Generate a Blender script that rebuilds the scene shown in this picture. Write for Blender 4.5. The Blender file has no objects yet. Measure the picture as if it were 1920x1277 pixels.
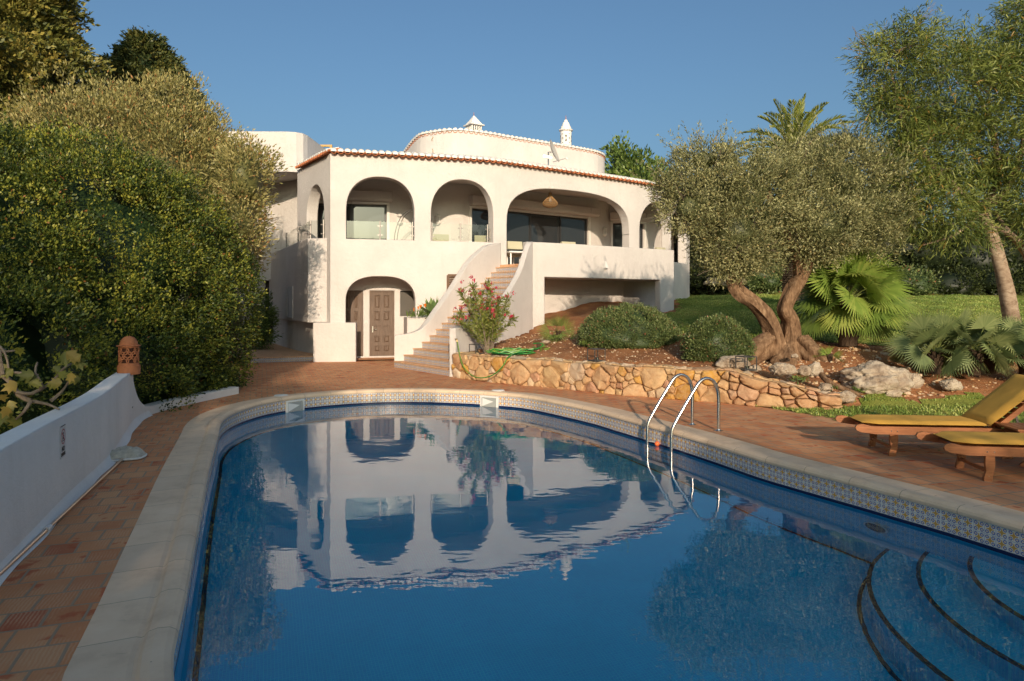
import bpy, math, random
import numpy as np
from mathutils import Vector, Matrix, geometry
random.seed(7)
RNG = np.random.default_rng(11)
scene = bpy.context.scene
COL = scene.collection
R = math.radians

# ------------------------------------------------------------------ camera
F, HY, CX, CZ = 1280.0, 567.0, 960.0, 1.78
cam_data = bpy.data.cameras.new("camera")
cam_data.sensor_width = 36.0
cam_data.lens = 24.0
cam_data.shift_y = -(638.5 - HY) / 1920.0
cam_data.clip_start = 0.05
cam_data.clip_end = 2000
cam = bpy.data.objects.new("camera", cam_data)
COL.objects.link(cam)
cam.location = (0, 0, CZ)
cam.rotation_euler = (R(90), 0, 0)
scene.camera = cam

# ------------------------------------------------------------------ light
SUN_TRAVEL = Vector((-0.105, 0.95, -0.275)).normalized()
SUN_EL = math.asin(-SUN_TRAVEL.z)
SUN_ROT = math.atan2(-SUN_TRAVEL.x, -SUN_TRAVEL.y)
world = bpy.data.worlds.new("World")
scene.world = world
world.use_nodes = True
wn = world.node_tree.nodes
wl = world.node_tree.links
bg = wn["Background"]
sky = wn.new("ShaderNodeTexSky")
sky.sky_type = 'NISHITA'
sky.sun_disc = False
sky.sun_elevation = SUN_EL
sky.sun_rotation = SUN_ROT
sky.altitude = 0
sky.air_density = 1.0
sky.dust_density = 5.0
sky.ozone_density = 2.6
stint = wn.new("ShaderNodeMix"); stint.data_type = 'RGBA'; stint.blend_type = 'MULTIPLY'
stint.inputs[0].default_value = 1.0
stint.inputs[7].default_value = (0.80, 0.97, 1.03, 1)
wl.new(sky.outputs[0], stint.inputs[6])
wl.new(stint.outputs[2], bg.inputs[0])
bg.inputs[1].default_value = 0.112
sd = bpy.data.lights.new("sun", 'SUN')
sd.energy = 3.4
sd.angle = R(0.55)
sd.color = (1.0, 0.80, 0.59)
sun = bpy.data.objects.new("sun", sd)
COL.objects.link(sun)
sun.rotation_euler = SUN_TRAVEL.to_track_quat('-Z', 'Y').to_euler()
sun.location = (4, -30, 20)
vs = scene.view_settings
vs.view_transform = 'Standard'
vs.look = 'None'
vs.exposure = 0.36
vs.gamma = 1.0
scene.render.engine = 'CYCLES'
scene.cycles.use_denoising = True
scene.cycles.max_bounces = 10
scene.cycles.transparent_max_bounces = 12
scene.cycles.transmission_bounces = 8
scene.cycles.sample_clamp_indirect = 8

# ------------------------------------------------------------------ measuring helpers (points of the real place)
def P(px, py, Y):
    return Vector(((px - CX) / F * Y, Y, CZ - (py - HY) / F * Y))
def G(px, py, z=0.0):
    Y = F * (CZ - z) / (py - HY)
    return Vector(((px - CX) / F * Y, Y, z))

# ------------------------------------------------------------------ object helpers
def tag(o, label=None, cat=None, group=None, kind=None):
    if label: o["label"] = label
    if cat: o["category"] = cat
    if group: o["group"] = group
    if kind: o["kind"] = kind
    return o

def thing(name, label, cat, loc=(0, 0, 0), group=None, rz=0.0):
    o = bpy.data.objects.new(name, None)
    COL.objects.link(o)
    o.location = loc
    o.rotation_euler = (0, 0, rz)
    o.empty_display_size = 0.2
    return tag(o, label, cat, group)

def root_loc(p):
    v = Vector((0, 0, 0))
    while p is not None:
        v += p.location
        p = p.parent
    return v

class MB:
    def __init__(self):
        self.v, self.f, self.m, self.uv = [], [], [], {}
    def add(self, verts, faces, mi=0, uvs=None):
        b = len(self.v)
        self.v += [tuple(v) for v in verts]
        for k, f in enumerate(faces):
            if uvs is not None: self.uv[len(self.f)] = uvs[k]
            self.f.append(tuple(b + i for i in f))
            self.m.append(mi)
    def box(self, c, s, rz=0.0, mi=0, rot=None):
        hx, hy, hz = s[0] / 2, s[1] / 2, s[2] / 2
        M = rot if rot is not None else Matrix.Rotation(rz, 3, 'Z')
        vs_ = [Vector(c) + M @ Vector((x * hx, y * hy, z * hz)) for x, y, z in
               ((-1,-1,-1),(1,-1,-1),(1,1,-1),(-1,1,-1),(-1,-1,1),(1,-1,1),(1,1,1),(-1,1,1))]
        self.add(vs_, [(0,3,2,1),(4,5,6,7),(0,1,5,4),(1,2,6,5),(2,3,7,6),(3,0,4,7)], mi)
    def bar(self, a, b, w, t, up=(0, 0, 1), mi=0):
        a, b = Vector(a), Vector(b)
        d = (b - a)
        L = d.length
        d.normalize()
        u = Vector(up)
        s = d.cross(u)
        if s.length < 1e-4: s = d.cross(Vector((1, 0, 0)))
        s.normalize()
        u = s.cross(d)
        M = Matrix((d, s, u)).transposed()
        self.box((a + b) / 2, (L, w, t), rot=M, mi=mi)
    def tube(self, pts, r, n=8, mi=0, caps=True, closed=False):
        pts = [Vector(p) for p in pts]
        N = len(pts)
        rs = r if isinstance(r, (list, tuple)) else [r] * N
        rings = []
        nrm = None
        for i, p in enumerate(pts):
            if closed: t = pts[(i + 1) % N] - pts[i - 1]
            else: t = pts[min(i + 1, N - 1)] - pts[max(i - 1, 0)]
            if t.length < 1e-9: t = Vector((0, 0, 1))
            t.normalize()
            if nrm is None:
                nrm = t.orthogonal().normalized()
            else:
                nrm = (nrm - t * nrm.dot(t))
                if nrm.length < 1e-6: nrm = t.orthogonal()
                nrm.normalize()
            bn = t.cross(nrm)
            rings.append([p + (nrm * math.cos(a) + bn * math.sin(a)) * rs[i]
                          for a in [2 * math.pi * k / n for k in range(n)]])
        vs_ = [q for rg in rings for q in rg]
        fs = []
        for i in range(N if closed else N - 1):
            j = (i + 1) % N
            for k in range(n):
                k2 = (k + 1) % n
                fs.append((i * n + k, i * n + k2, j * n + k2, j * n + k))
        if caps and not closed:
            fs.append(tuple(range(n - 1, -1, -1)))
            fs.append(tuple((N - 1) * n + k for k in range(n)))
        self.add(vs_, fs, mi)
    def lathe(self, prof, c=(0, 0, 0), n=20, mi=0, sx=1, sy=1):
        vs_, fs = [], []
        for r, z in prof:
            for k in range(n):
                a = 2 * math.pi * k / n
                vs_.append((c[0] + r * sx * math.cos(a), c[1] + r * sy * math.sin(a), c[2] + z))
        for i in range(len(prof) - 1):
            for k in range(n):
                k2 = (k + 1) % n
                fs.append((i * n + k, i * n + k2, (i + 1) * n + k2, (i + 1) * n + k))
        if prof[0][0] > 1e-6: fs.append(tuple(range(n - 1, -1, -1)))
        if prof[-1][0] > 1e-6: fs.append(tuple((len(prof) - 1) * n + k for k in range(n)))
        self.add(vs_, fs, mi)
    def prism(self, poly, z0, z1, mi=0):
        n = len(poly)
        vs_ = [(p[0], p[1], z0) for p in poly] + [(p[0], p[1], z1) for p in poly]
        fs = [tuple(range(n - 1, -1, -1)), tuple(range(n, 2 * n))]
        fs += [(i, (i + 1) % n, n + (i + 1) % n, n + i) for i in range(n)]
        self.add(vs_, fs, mi)
    def build(self, name, mats, parent=None, smooth=False, local=False, sharp=None):
        off = Vector((0, 0, 0)) if (local or parent is None) else root_loc(parent)
        me = bpy.data.meshes.new(name)
        me.from_pydata([(v[0] - off.x, v[1] - off.y, v[2] - off.z) for v in self.v], [], self.f)
        if not isinstance(mats, (list, tuple)): mats = [mats]
        for m in mats: me.materials.append(m)
        if len(mats) > 1: me.polygons.foreach_set("material_index", self.m)
        if self.uv:
            ul = me.uv_layers.new(name="UVMap")
            for fi, uvs in self.uv.items():
                for li, q in zip(me.polygons[fi].loop_indices, uvs): ul.data[li].uv = q
        if smooth:
            me.polygons.foreach_set("use_smooth", [True] * len(me.polygons))
            try: me.set_sharp_from_angle(angle=R(sharp or 40))
            except Exception: pass
        me.validate()
        me.update()
        o = bpy.data.objects.new(name, me)
        COL.objects.link(o)
        if parent is not None: o.parent = parent
        return o

def np_mesh(name, V, Q, mat, parent=None, tint=None, smooth=False, off=True, tris=None):
    """V (n,3), Q (m,4) quads as one mesh with a per-face tint"""
    if parent is not None and off:
        V = V - np.array(root_loc(parent))
    me = bpy.data.meshes.new(name)
    k = Q.shape[1]
    me.vertices.add(len(V)); me.vertices.foreach_set("co", V.astype(np.float32).ravel())
    me.loops.add(Q.size); me.loops.foreach_set("vertex_index", Q.astype(np.int32).ravel())
    me.polygons.add(len(Q))
    me.polygons.foreach_set("loop_start", np.arange(0, Q.size, k, dtype=np.int32))
    try: me.polygons.foreach_set("loop_total", np.full(len(Q), k, dtype=np.int32))
    except Exception: pass
    me.update(calc_edges=True)
    if smooth: me.polygons.foreach_set("use_smooth", np.ones(len(Q), dtype=bool))
    if tint is not None:
        a = me.attributes.new("tint", 'FLOAT', 'FACE')
        a.data.foreach_set("value", tint.astype(np.float32))
    me.materials.append(mat)
    o = bpy.data.objects.new(name, me)
    COL.objects.link(o)
    if parent is not None: o.parent = parent
    return o

# ------------------------------------------------------------------ materials
def new_mat(name):
    m = bpy.data.materials.new(name)
    m.use_nodes = True
    nt = m.node_tree
    return m, nt, nt.nodes["Principled BSDF"]

class NT:
    """tiny node-building helper"""
    def __init__(self, nt): self.nt = nt
    def n(self, typ, **kw):
        nd = self.nt.nodes.new(typ)
        for k, v in kw.items(): setattr(nd, k, v)
        return nd
    def l(self, a, b): self.nt.links.new(a, b)
    def val(self, x, sock):
        if hasattr(x, "is_output") or hasattr(x, "links"): self.l(x, sock)
        else: sock.default_value = x
    def math(self, op, a, b=0.0, c=None):
        nd = self.n("ShaderNodeMath", operation=op)
        self.val(a, nd.inputs[0]); self.val(b, nd.inputs[1])
        if c is not None: self.val(c, nd.inputs[2])
        return nd.outputs[0]
    def noise(self, vec, scale, detail=4, rough=0.55):
        nd = self.n("ShaderNodeTexNoise")
        if vec is not None: self.l(vec, nd.inputs["Vector"])
        nd.inputs["Scale"].default_value = scale
        nd.inputs["Detail"].default_value = detail
        nd.inputs["Roughness"].default_value = rough
        return nd.outputs["Fac"]
    def ramp(self, fac, stops):
        nd = self.n("ShaderNodeValToRGB")
        cr = nd.color_ramp
        while len(cr.elements) < len(stops): cr.elements.new(0.5)
        for e, (p, c) in zip(cr.elements, stops):
            e.position = p
            e.color = (c[0], c[1], c[2], 1) if isinstance(c, (tuple, list)) else (c, c, c, 1)
        self.l(fac, nd.inputs[0])
        return nd.outputs[0]
    def mix(self, fac, a, b, blend='MIX'):
        nd = self.n("ShaderNodeMix", data_type='RGBA', blend_type=blend)
        self.val(fac, nd.inputs[0])
        for x, s in ((a, nd.inputs[6]), (b, nd.inputs[7])):
            if isinstance(x, (tuple, list)): s.default_value = (x[0], x[1], x[2], 1)
            else: self.l(x, s)
        return nd.outputs[2]
    def bump(self, h, strength, dist, normal=None):
        nd = self.n("ShaderNodeBump")
        self.l(h, nd.inputs["Height"])
        nd.inputs["Strength"].default_value = strength
        nd.inputs["Distance"].default_value = dist
        if normal is not None: self.l(normal, nd.inputs["Normal"])
        return nd.outputs[0]
    def coord(self, which="Object"):
        return self.n("ShaderNodeTexCoord").outputs[which]
    def mapping(self, vec, scale=(1, 1, 1), rot=(0, 0, 0), loc=(0, 0, 0)):
        nd = self.n("ShaderNodeMapping")
        self.l(vec, nd.inputs[0])
        nd.inputs["Location"].default_value = loc
        nd.inputs["Rotation"].default_value = rot
        nd.inputs["Scale"].default_value = scale
        return nd.outputs[0]

def simple(name, col, rough=0.6, metal=0.0, spec=None, noise=0.0, nscale=8.0, bump=0.0, bscale=40.0):
    m, nt, b = new_mat(name)
    h = NT(nt)
    b.inputs["Roughness"].default_value = rough
    b.inputs["Metallic"].default_value = metal
    if spec is not None: b.inputs["Specular IOR Level"].default_value = spec
    b.inputs["Base Color"].default_value = (*col, 1)
    co = h.coord()
    if noise > 0:
        n = h.noise(co, nscale, 5, 0.6)
        lo = tuple(max(0, c * (1 - noise)) for c in col)
        hi = tuple(min(1, c * (1 + noise)) for c in col)
        h.l(h.ramp(n, [(0.3, lo), (0.7, hi)]), b.inputs["Base Color"])
    if bump > 0:
        h.l(h.bump(h.noise(co, bscale, 4), bump, 0.01), b.inputs["Normal"])
    return m

def m_stucco(name, col, bev=0.05, rough_amp=0.35, dirt=0.12):
    m, nt, b = new_mat(name)
    h = NT(nt)
    co = h.n("ShaderNodeNewGeometry").outputs["Position"]
    n1 = h.noise(co, 0.9, 5, 0.6)
    n2 = h.noise(co, 9.0, 4, 0.6)
    n3 = h.noise(co, 70.0, 3, 0.6)
    base = h.ramp(n1, [(0.3, tuple(c * (1 - dirt) for c in col)), (0.65, col)])
    st = h.noise(h.mapping(co, (3.0, 3.0, 0.35)), 1.6, 5, 0.62)
    base = h.mix(h.math('MULTIPLY', h.ramp(st, [(0.55, 0.0), (0.8, 1.0)]), 0.24), base, tuple(c * 0.72 * k for c, k in zip(col, (1, .95, .86))))
    h.l(base, b.inputs["Base Color"])
    b.inputs["Roughness"].default_value = 0.88
    b.inputs["Specular IOR Level"].default_value = 0.2
    bv = h.n("ShaderNodeBevel", samples=4)
    bv.inputs["Radius"].default_value = bev
    b1 = h.bump(n2, rough_amp, 0.05, bv.outputs[0])
    h.l(h.bump(n3, 0.35, 0.01, b1), b.inputs["Normal"])
    return m

STUCCO = m_stucco("white_stucco", (0.645, 0.605, 0.575))
STUCCO_SOFT = m_stucco("white_stucco_smooth", (0.86, 0.82, 0.77), 0.04, 0.25, 0.12)

def m_paving():
    m, nt, b = new_mat("terracotta_paving")
    h = NT(nt)
    co = h.n("ShaderNodeNewGeometry").outputs["Position"]
    wob = h.n("ShaderNodeTexNoise"); h.l(co, wob.inputs["Vector"]); wob.inputs["Scale"].default_value = 1.3
    add = h.n("ShaderNodeVectorMath", operation='MULTIPLY_ADD')
    h.l(wob.outputs["Color"], add.inputs[0]); add.inputs[1].default_value = (0.05, 0.05, 0); h.l(co, add.inputs[2])
    mp = h.mapping(add.outputs[0], (1, 1, 1), (0, 0, R(-20)))
    def brick(c1, c2, mo, msize=0.006, smooth=0.4):
        br = h.n("ShaderNodeTexBrick", offset=0.5, squash=1.0)
        h.l(mp, br.inputs["Vector"])
        br.inputs["Scale"].default_value = 1
        br.inputs["Brick Width"].default_value = 0.205
        br.inputs["Row Height"].default_value = 0.245
        br.inputs["Mortar Size"].default_value = msize
        br.inputs["Mortar Smooth"].default_value = smooth
        br.inputs["Bias"].default_value = 0.0
        for i, c in ((1, c1), (2, c2), (3, mo)): br.inputs[i].default_value = (*c, 1)
        return br
    rnd = brick((0, 0, 0), (1, 1, 1), (0.5, 0.5, 0.5), 0.0, 0)
    msk = brick((1, 1, 1), (1, 1, 1), (0, 0, 0), 0.011, 0.5)
    tile = h.ramp(rnd.outputs[0], [(0.0, (0.60, 0.235, 0.095)), (0.3, (0.66, 0.30, 0.135)), (0.65, (0.56, 0.20, 0.08)), (0.9, (0.68, 0.34, 0.16)), (1.0, (0.44, 0.10, 0.04))])
    # combed ridges across each tile
    wv = h.n("ShaderNodeTexWave", wave_type='BANDS', bands_direction='X')
    h.l(mp, wv.inputs["Vector"])
    wv.inputs["Scale"].default_value = 15.0
    wv.inputs["Distortion"].default_value = 3.0
    wv.inputs["Detail"].default_value = 2.0
    wv.inputs["Detail Scale"].default_value = 1.2
    wear = h.noise(h.mapping(co, (1, 1, 1), (0, 0, R(-20))), 2.8, 5, 0.62)
    worn = h.math('MULTIPLY', h.ramp(wear, [(0.42, 0.0), (0.6, 1.0)]), wv.outputs["Fac"])
    c1 = h.mix(h.math('MULTIPLY', worn, 0.55), tile, (0.70, 0.43, 0.25))
    big = h.noise(co, 0.6, 4, 0.6)
    c2 = h.mix(h.ramp(big, [(0.4, 0.0), (0.7, 0.45)]), c1, (0.44, 0.22, 0.11))
    redn = h.noise(h.mapping(co, (1, 1, 1), (0, 0, R(-20))), 5.0, 3, 0.5)
    c3 = h.mix(h.ramp(redn, [(0.60, 0.0), (0.66, 0.75)]), c2, (0.46, 0.095, 0.035))
    c4 = h.mix(h.math('SUBTRACT', 1.0, msk.outputs[0]), c3, (0.36, 0.26, 0.17))
    h.l(c4, b.inputs["Base Color"])
    b.inputs["Roughness"].default_value = 0.82
    b.inputs["Specular IOR Level"].default_value = 0.25
    hh = h.math('MULTIPLY_ADD', wv.outputs["Fac"], 0.25, h.math('ADD', msk.outputs[0], h.math('MULTIPLY', rnd.outputs[0], 0.3)))
    hh = h.math('MULTIPLY_ADD', wear, 0.4, hh)
    h.l(h.bump(hh, 0.6, 0.008), b.inputs["Normal"])
    return m
PAVING = m_paving()

def m_tilepattern(name, size, bg_c=(0.74, 0.68, 0.55), blue=(0.06, 0.10, 0.33), orange=(0.62, 0.33, 0.07), grout=(0.62, 0.60, 0.55)):
    """small glazed azulejo tiles, laid out on the UV map measured in metres"""
    m, nt, b = new_mat(name)
    h = NT(nt)
    uv = h.mapping(h.coord("UV"), (1 / size, 1 / size, 1))
    sp = h.n("ShaderNodeSeparateXYZ"); h.l(uv, sp.inputs[0])
    fx = h.math('SUBTRACT', h.math('FRACT', sp.outputs[0]), 0.5)
    fy = h.math('SUBTRACT', h.math('FRACT', sp.outputs[1]), 0.5)
    ax, ay = h.math('ABSOLUTE', fx), h.math('ABSOLUTE', fy)
    r = h.math('SQRT', h.math('ADD', h.math('MULTIPLY', fx, fx), h.math('MULTIPLY', fy, fy)))
    mx = h.math('MAXIMUM', ax, ay)
    # four blue leaves on the diagonals, an orange star in the middle, blue frame corners
    dx = h.math('SUBTRACT', ax, 0.27); dy = h.math('SUBTRACT', ay, 0.27)
    rc = h.math('SQRT', h.math('ADD', h.math('MULTIPLY', dx, dx), h.math('MULTIPLY', dy, dy)))
    ring = h.math('LESS_THAN', h.math('ABSOLUTE', h.math('SUBTRACT', rc, 0.125)), 0.038)
    dot = h.math('LESS_THAN', rc, 0.045)
    star = h.math('LESS_THAN', h.math('MULTIPLY', ax, ay), 0.012)
    star = h.math('MULTIPLY', star, h.math('LESS_THAN', r, 0.36))
    core = h.math('LESS_THAN', r, 0.15)
    c = h.mix(star, bg_c, orange)
    c = h.mix(ring, c, blue)
    c = h.mix(dot, c, orange)
    c = h.mix(core, c, orange)
    edge = h.math('GREATER_THAN', mx, 0.468)
    c = h.mix(edge, c, blue)
    g = h.math('GREATER_THAN', mx, 0.482)
    c = h.mix(g, c, grout)
    # joint every fourth tile
    s4 = h.math('FRACT', h.math('DIVIDE', sp.outputs[0], 3.0))
    c = h.mix(h.math('LESS_THAN', s4, 0.03), c, (0.7, 0.68, 0.6))
    h.l(c, b.inputs["Base Color"])
    b.inputs["Roughness"].default_value = 0.22
    h.l(h.bump(h.math('SUBTRACT', 1.0, g), 0.3, 0.002), b.inputs["Normal"])
    return m
AZULEJO = m_tilepattern("azulejo_tiles", 0.092)
AZULEJO_STEP = m_tilepattern("azulejo_step_tiles", 0.086, (0.56, 0.54, 0.50), (0.06, 0.10, 0.28), (0.55, 0.32, 0.10))

def m_coping():
    m, nt, b = new_mat("limestone_coping")
    h = NT(nt)
    co = h.n("ShaderNodeNewGeometry").outputs["Position"]
    n1 = h.noise(co, 3.0, 6, 0.65)
    n2 = h.noise(h.mapping(co, (1, 4, 1), (0, 0, R(20))), 6.0, 5, 0.7)
    c = h.ramp(n1, [(0.25, (0.60, 0.42, 0.28)), (0.5, (0.76, 0.56, 0.38)), (0.75, (0.82, 0.63, 0.45))])
    c = h.mix(h.ramp(n2, [(0.62, 0.0), (0.76, 0.4)]), c, (0.27, 0.215, 0.16))
    vo = h.n("ShaderNodeTexVoronoi", feature='F1'); h.l(co, vo.inputs["Vector"]); vo.inputs["Scale"].default_value = 5.0
    c = h.mix(h.math('MULTIPLY', h.math('LESS_THAN', vo.outputs["Distance"], 0.055), 0.6), c, (0.12, 0.09, 0.07))
    sx = h.n("ShaderNodeSeparateXYZ"); h.l(h.coord("UV"), sx.inputs[0])
    u = h.math('ADD', h.math('DIVIDE', sx.outputs[0], 0.52), h.math('MULTIPLY', h.noise(co, 2.0, 2), 0.03))
    jt = h.math('LESS_THAN', h.math('FRACT', u), 0.012)
    slab = h.n("ShaderNodeTexWhiteNoise", noise_dimensions='1D'); h.l(h.math('FLOOR', u), slab.inputs["W"])
    c = h.mix(h.math('MULTIPLY', slab.outputs["Value"], 0.28), c, (0.50, 0.40, 0.30))
    c = h.mix(h.math('MULTIPLY', jt, 0.75), c, (0.24, 0.18, 0.13))
    h.l(c, b.inputs["Base Color"])
    b.inputs["Roughness"].default_value = 0.75
    b.inputs["Specular IOR Level"].default_value = 0.3
    h.l(h.bump(h.math('SUBTRACT', h.noise(co, 30, 5, 0.7), jt), 0.35, 0.006), b.inputs["Normal"])
    return m
COPING = m_coping()

def m_mosaic(name, c_lo, c_hi, grout, s=0.025, flat=True):
    m, nt, b = new_mat(name)
    h = NT(nt)
    co = h.coord("UV") if not flat else h.n("ShaderNodeNewGeometry").outputs["Position"]
    mp = h.mapping(co, (1, 1, 1), (0, 0, R(-20)) if flat else (0, 0, 0))
    br = h.n("ShaderNodeTexBrick", offset=0.0)
    h.l(mp, br.inputs["Vector"])
    br.inputs["Scale"].default_value = 1
    br.inputs["Brick Width"].default_value = s
    br.inputs["Row Height"].default_value = s
    br.inputs["Mortar Size"].default_value = s * 0.07
    br.inputs["Mortar Smooth"].default_value = 0.3
    br.inputs[1].default_value = (*c_lo, 1); br.inputs[2].default_value = (*c_hi, 1); br.inputs[3].default_value = (*grout, 1)
    br2 = h.n("ShaderNodeTexBrick", offset=0.0)
    h.l(mp, br2.inputs["Vector"])
    br2.inputs["Scale"].default_value = 1
    br2.inputs["Brick Width"].default_value = 0.3; br2.inputs["Row Height"].default_value = 0.3
    br2.inputs["Mortar Size"].default_value = 0.004
    br2.inputs[1].default_value = (0, 0, 0, 1); br2.inputs[2].default_value = (0.25, 0.25, 0.25, 1); br2.inputs[3].default_value = (1, 1, 1, 1)
    c = h.mix(h.math('MULTIPLY', br2.outputs[0], 0.35), br.outputs[0], grout)
    n1 = h.noise(co, 1.2, 4, 0.6)
    c = h.mix(h.ramp(n1, [(0.35, 0.0), (0.7, 0.3)]), c, tuple(x * 0.7 for x in c_lo))
    h.l(c, b.inputs["Base Color"])
    b.inputs["Roughness"].default_value = 0.35
    return m
MOSAIC = m_mosaic("blue_pool_mosaic", (0.0, 0.66, 0.92), (0.0, 0.74, 0.96), (0.06, 0.95, 1.0))
MOSAIC_WALL = m_mosaic("pale_pool_mosaic", (0.05, 0.70, 0.92), (0.10, 0.76, 0.95), (0.25, 0.82, 0.95), 0.025, False)
NAVY = simple("navy_mosaic", (0.006, 0.012, 0.06), 0.35, noise=0.3, nscale=40)

def m_water():
    m, nt, b = new_mat("pool_water")
    h = NT(nt)
    for n in list(nt.nodes):
        if n.type == 'BSDF_PRINCIPLED': nt.nodes.remove(n)
    out = [n for n in nt.nodes if n.type == 'OUTPUT_MATERIAL'][0]
    co = h.n("ShaderNodeNewGeometry").outputs["Position"]
    n1 = h.noise(h.mapping(co, (0.8, 1.5, 1), (0, 0, R(12))), 1.5, 3, 0.5)
    n2 = h.noise(h.mapping(co, (0.7, 1.6, 1), (0, 0, R(-8))), 5.5, 2, 0.5)
    hh = h.math('MULTIPLY_ADD', n2, 0.13, n1)
    bp = h.bump(hh, 0.10, 0.03)
    g = h.n("ShaderNodeBsdfRefraction")
    g.inputs["Color"].default_value = (0.5, 0.97, 1.0, 1)
    g.inputs["IOR"].default_value = 1.333
    g.inputs["Roughness"].default_value = 0.0
    gl = h.n("ShaderNodeBsdfGlossy"); gl.inputs["Roughness"].default_value = 0.0
    gl.inputs["Color"].default_value = (1, 1, 1, 1)
    fr = h.n("ShaderNodeFresnel"); fr.inputs["IOR"].default_value = 1.52
    mx = h.n("ShaderNodeMixShader")
    h.l(bp, g.inputs["Normal"]); h.l(bp, gl.inputs["Normal"]); h.l(bp, fr.inputs["Normal"])
    h.l(fr.outputs[0], mx.inputs[0]); h.l(g.outputs[0], mx.inputs[1]); h.l(gl.outputs[0], mx.inputs[2])
    h.l(mx.outputs[0], out.inputs[0])
    return m
WATER = m_water()

def m_leaf(name, dark, mid, light, rough=0.5, trans=0.25, accent=None, spec=0.4):
    m, nt, b = new_mat(name)
    h = NT(nt)
    at = h.n("ShaderNodeAttribute", attribute_name="tint")
    stops = [(0.0, dark), (0.5, mid), (0.93, light)]
    if accent: stops.append((0.97, accent))
    c = h.ramp(at.outputs["Fac"], stops)
    h.l(c, b.inputs["Base Color"])
    b.inputs["Roughness"].default_value = rough
    b.inputs["Specular IOR Level"].default_value = spec
    if trans > 0:
        tr = h.n("ShaderNodeBsdfTranslucent")
        h.l(c, tr.inputs[0])
        mx = h.n("ShaderNodeMixShader")
        mx.inputs[0].default_value = trans
        h.l(b.outputs[0], mx.inputs[1]); h.l(tr.outputs[0], mx.inputs[2])
        out = [n for n in nt.nodes if n.type == 'OUTPUT_MATERIAL'][0]
        h.l(mx.outputs[0], out.inputs[0])
    return m
L_HEDGE = m_leaf("hedge_leaf", (0.020, 0.042, 0.010), (0.105, 0.145, 0.024), (0.36, 0.35, 0.05), accent=(0.30, 0.13, 0.04))
L_OLIVEBUSH = m_leaf("wild_olive_leaf", (0.143, 0.145, 0.047), (0.304, 0.272, 0.092), (0.499, 0.426, 0.170), accent=(0.428, 0.222, 0.078))
L_OLIVE = m_leaf("olive_leaf", (0.106, 0.120, 0.047), (0.251, 0.248, 0.102), (0.502, 0.478, 0.235), accent=(0.464, 0.368, 0.156))
L_CYPRESS = m_leaf("cypress_foliage", (0.059, 0.080, 0.019), (0.176, 0.171, 0.035), (0.351, 0.278, 0.064), trans=0.1)
L_DARKCON = m_leaf("dark_conifer_foliage", (0.028, 0.051, 0.016), (0.078, 0.094, 0.023), (0.195, 0.169, 0.039), trans=0.1)
L_GUM = m_leaf("gum_leaf", (0.066, 0.103, 0.021), (0.155, 0.196, 0.040), (0.308, 0.328, 0.079), accent=(0.367, 0.218, 0.050))
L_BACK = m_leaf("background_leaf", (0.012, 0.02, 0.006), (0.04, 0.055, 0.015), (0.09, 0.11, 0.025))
L_CAROB = m_leaf("broad_leaf", (0.052, 0.091, 0.019), (0.117, 0.182, 0.039), (0.221, 0.286, 0.065))
L_SHRUB = m_leaf("shrub_leaf", (0.054, 0.085, 0.028), (0.132, 0.178, 0.054), (0.248, 0.279, 0.109), accent=(0.389, 0.155, 0.093))
L_FAN = m_leaf("fan_palm_leaf", (0.110, 0.177, 0.033), (0.220, 0.319, 0.059), (0.439, 0.495, 0.116), rough=0.4, trans=0.35)
L_FANGREY = m_leaf("grey_fan_palm_leaf", (0.088, 0.126, 0.050), (0.176, 0.227, 0.086), (0.335, 0.370, 0.157), rough=0.45, trans=0.25)
L_DATE = m_leaf("date_palm_leaf", (0.132, 0.176, 0.033), (0.264, 0.297, 0.055), (0.418, 0.396, 0.099), rough=0.4, trans=0.35)
L_OLEANDER = m_leaf("oleander_leaf", (0.096, 0.132, 0.024), (0.204, 0.240, 0.054), (0.360, 0.360, 0.096), accent=(0.360, 0.216, 0.060), trans=0.3)
FLOWER = m_leaf("oleander_flower", (0.5, 0.015, 0.05), (0.62, 0.03, 0.09), (0.75, 0.16, 0.2), trans=0.3)
L_AGAVE = m_leaf("agave_leaf", (0.10, 0.17, 0.06), (0.19, 0.28, 0.10), (0.32, 0.40, 0.17), trans=0.1)
L_FIG = m_leaf("fig_leaf", (0.10, 0.12, 0.02), (0.2, 0.2, 0.035), (0.33, 0.24, 0.06), trans=0.35)
L_GRASS = m_leaf("grass_blade", (0.115, 0.184, 0.034), (0.252, 0.344, 0.069), (0.551, 0.551, 0.161), trans=0.3)
ORANGEFLOWER = simple("orange_petal", (0.75, 0.2, 0.02), 0.5)

def m_bark(name, c1, c2, c3, scale=6, stretch=0.35, bump=0.8, ring=False):
    m, nt, b = new_mat(name)
    h = NT(nt)
    co = h.n("ShaderNodeNewGeometry").outputs["Position"]
    mp = h.mapping(co, (1, 1, stretch))
    n1 = h.noise(mp, scale, 8, 0.7)
    n2 = h.noise(co, scale * 0.35, 4, 0.6)
    c = h.ramp(n1, [(0.3, c1), (0.5, c2), (0.72, c3)])
    c = h.mix(h.ramp(n2, [(0.4, 0.0), (0.65, 0.5)]), c, c1)
    h.l(c, b.inputs["Base Color"])
    b.inputs["Roughness"].default_value = 0.9
    b.inputs["Specular IOR Level"].default_value = 0.15
    h.l(h.bump(n1, bump, 0.04), b.inputs["Normal"])
    return m
BARK_OLIVE = m_bark("olive_bark", (0.075, 0.04, 0.022), (0.25, 0.15, 0.085), (0.42, 0.28, 0.17), 17, 0.28, 1.0)
BARK_GUM = m_bark("gum_bark", (0.16, 0.10, 0.065), (0.36, 0.27, 0.19), (0.50, 0.40, 0.30), 7, 2.2, 0.6)
BARK_DARK = m_bark("dark_bark", (0.03, 0.02, 0.012), (0.07, 0.045, 0.03), (0.12, 0.08, 0.05), 8, 0.4)
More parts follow.
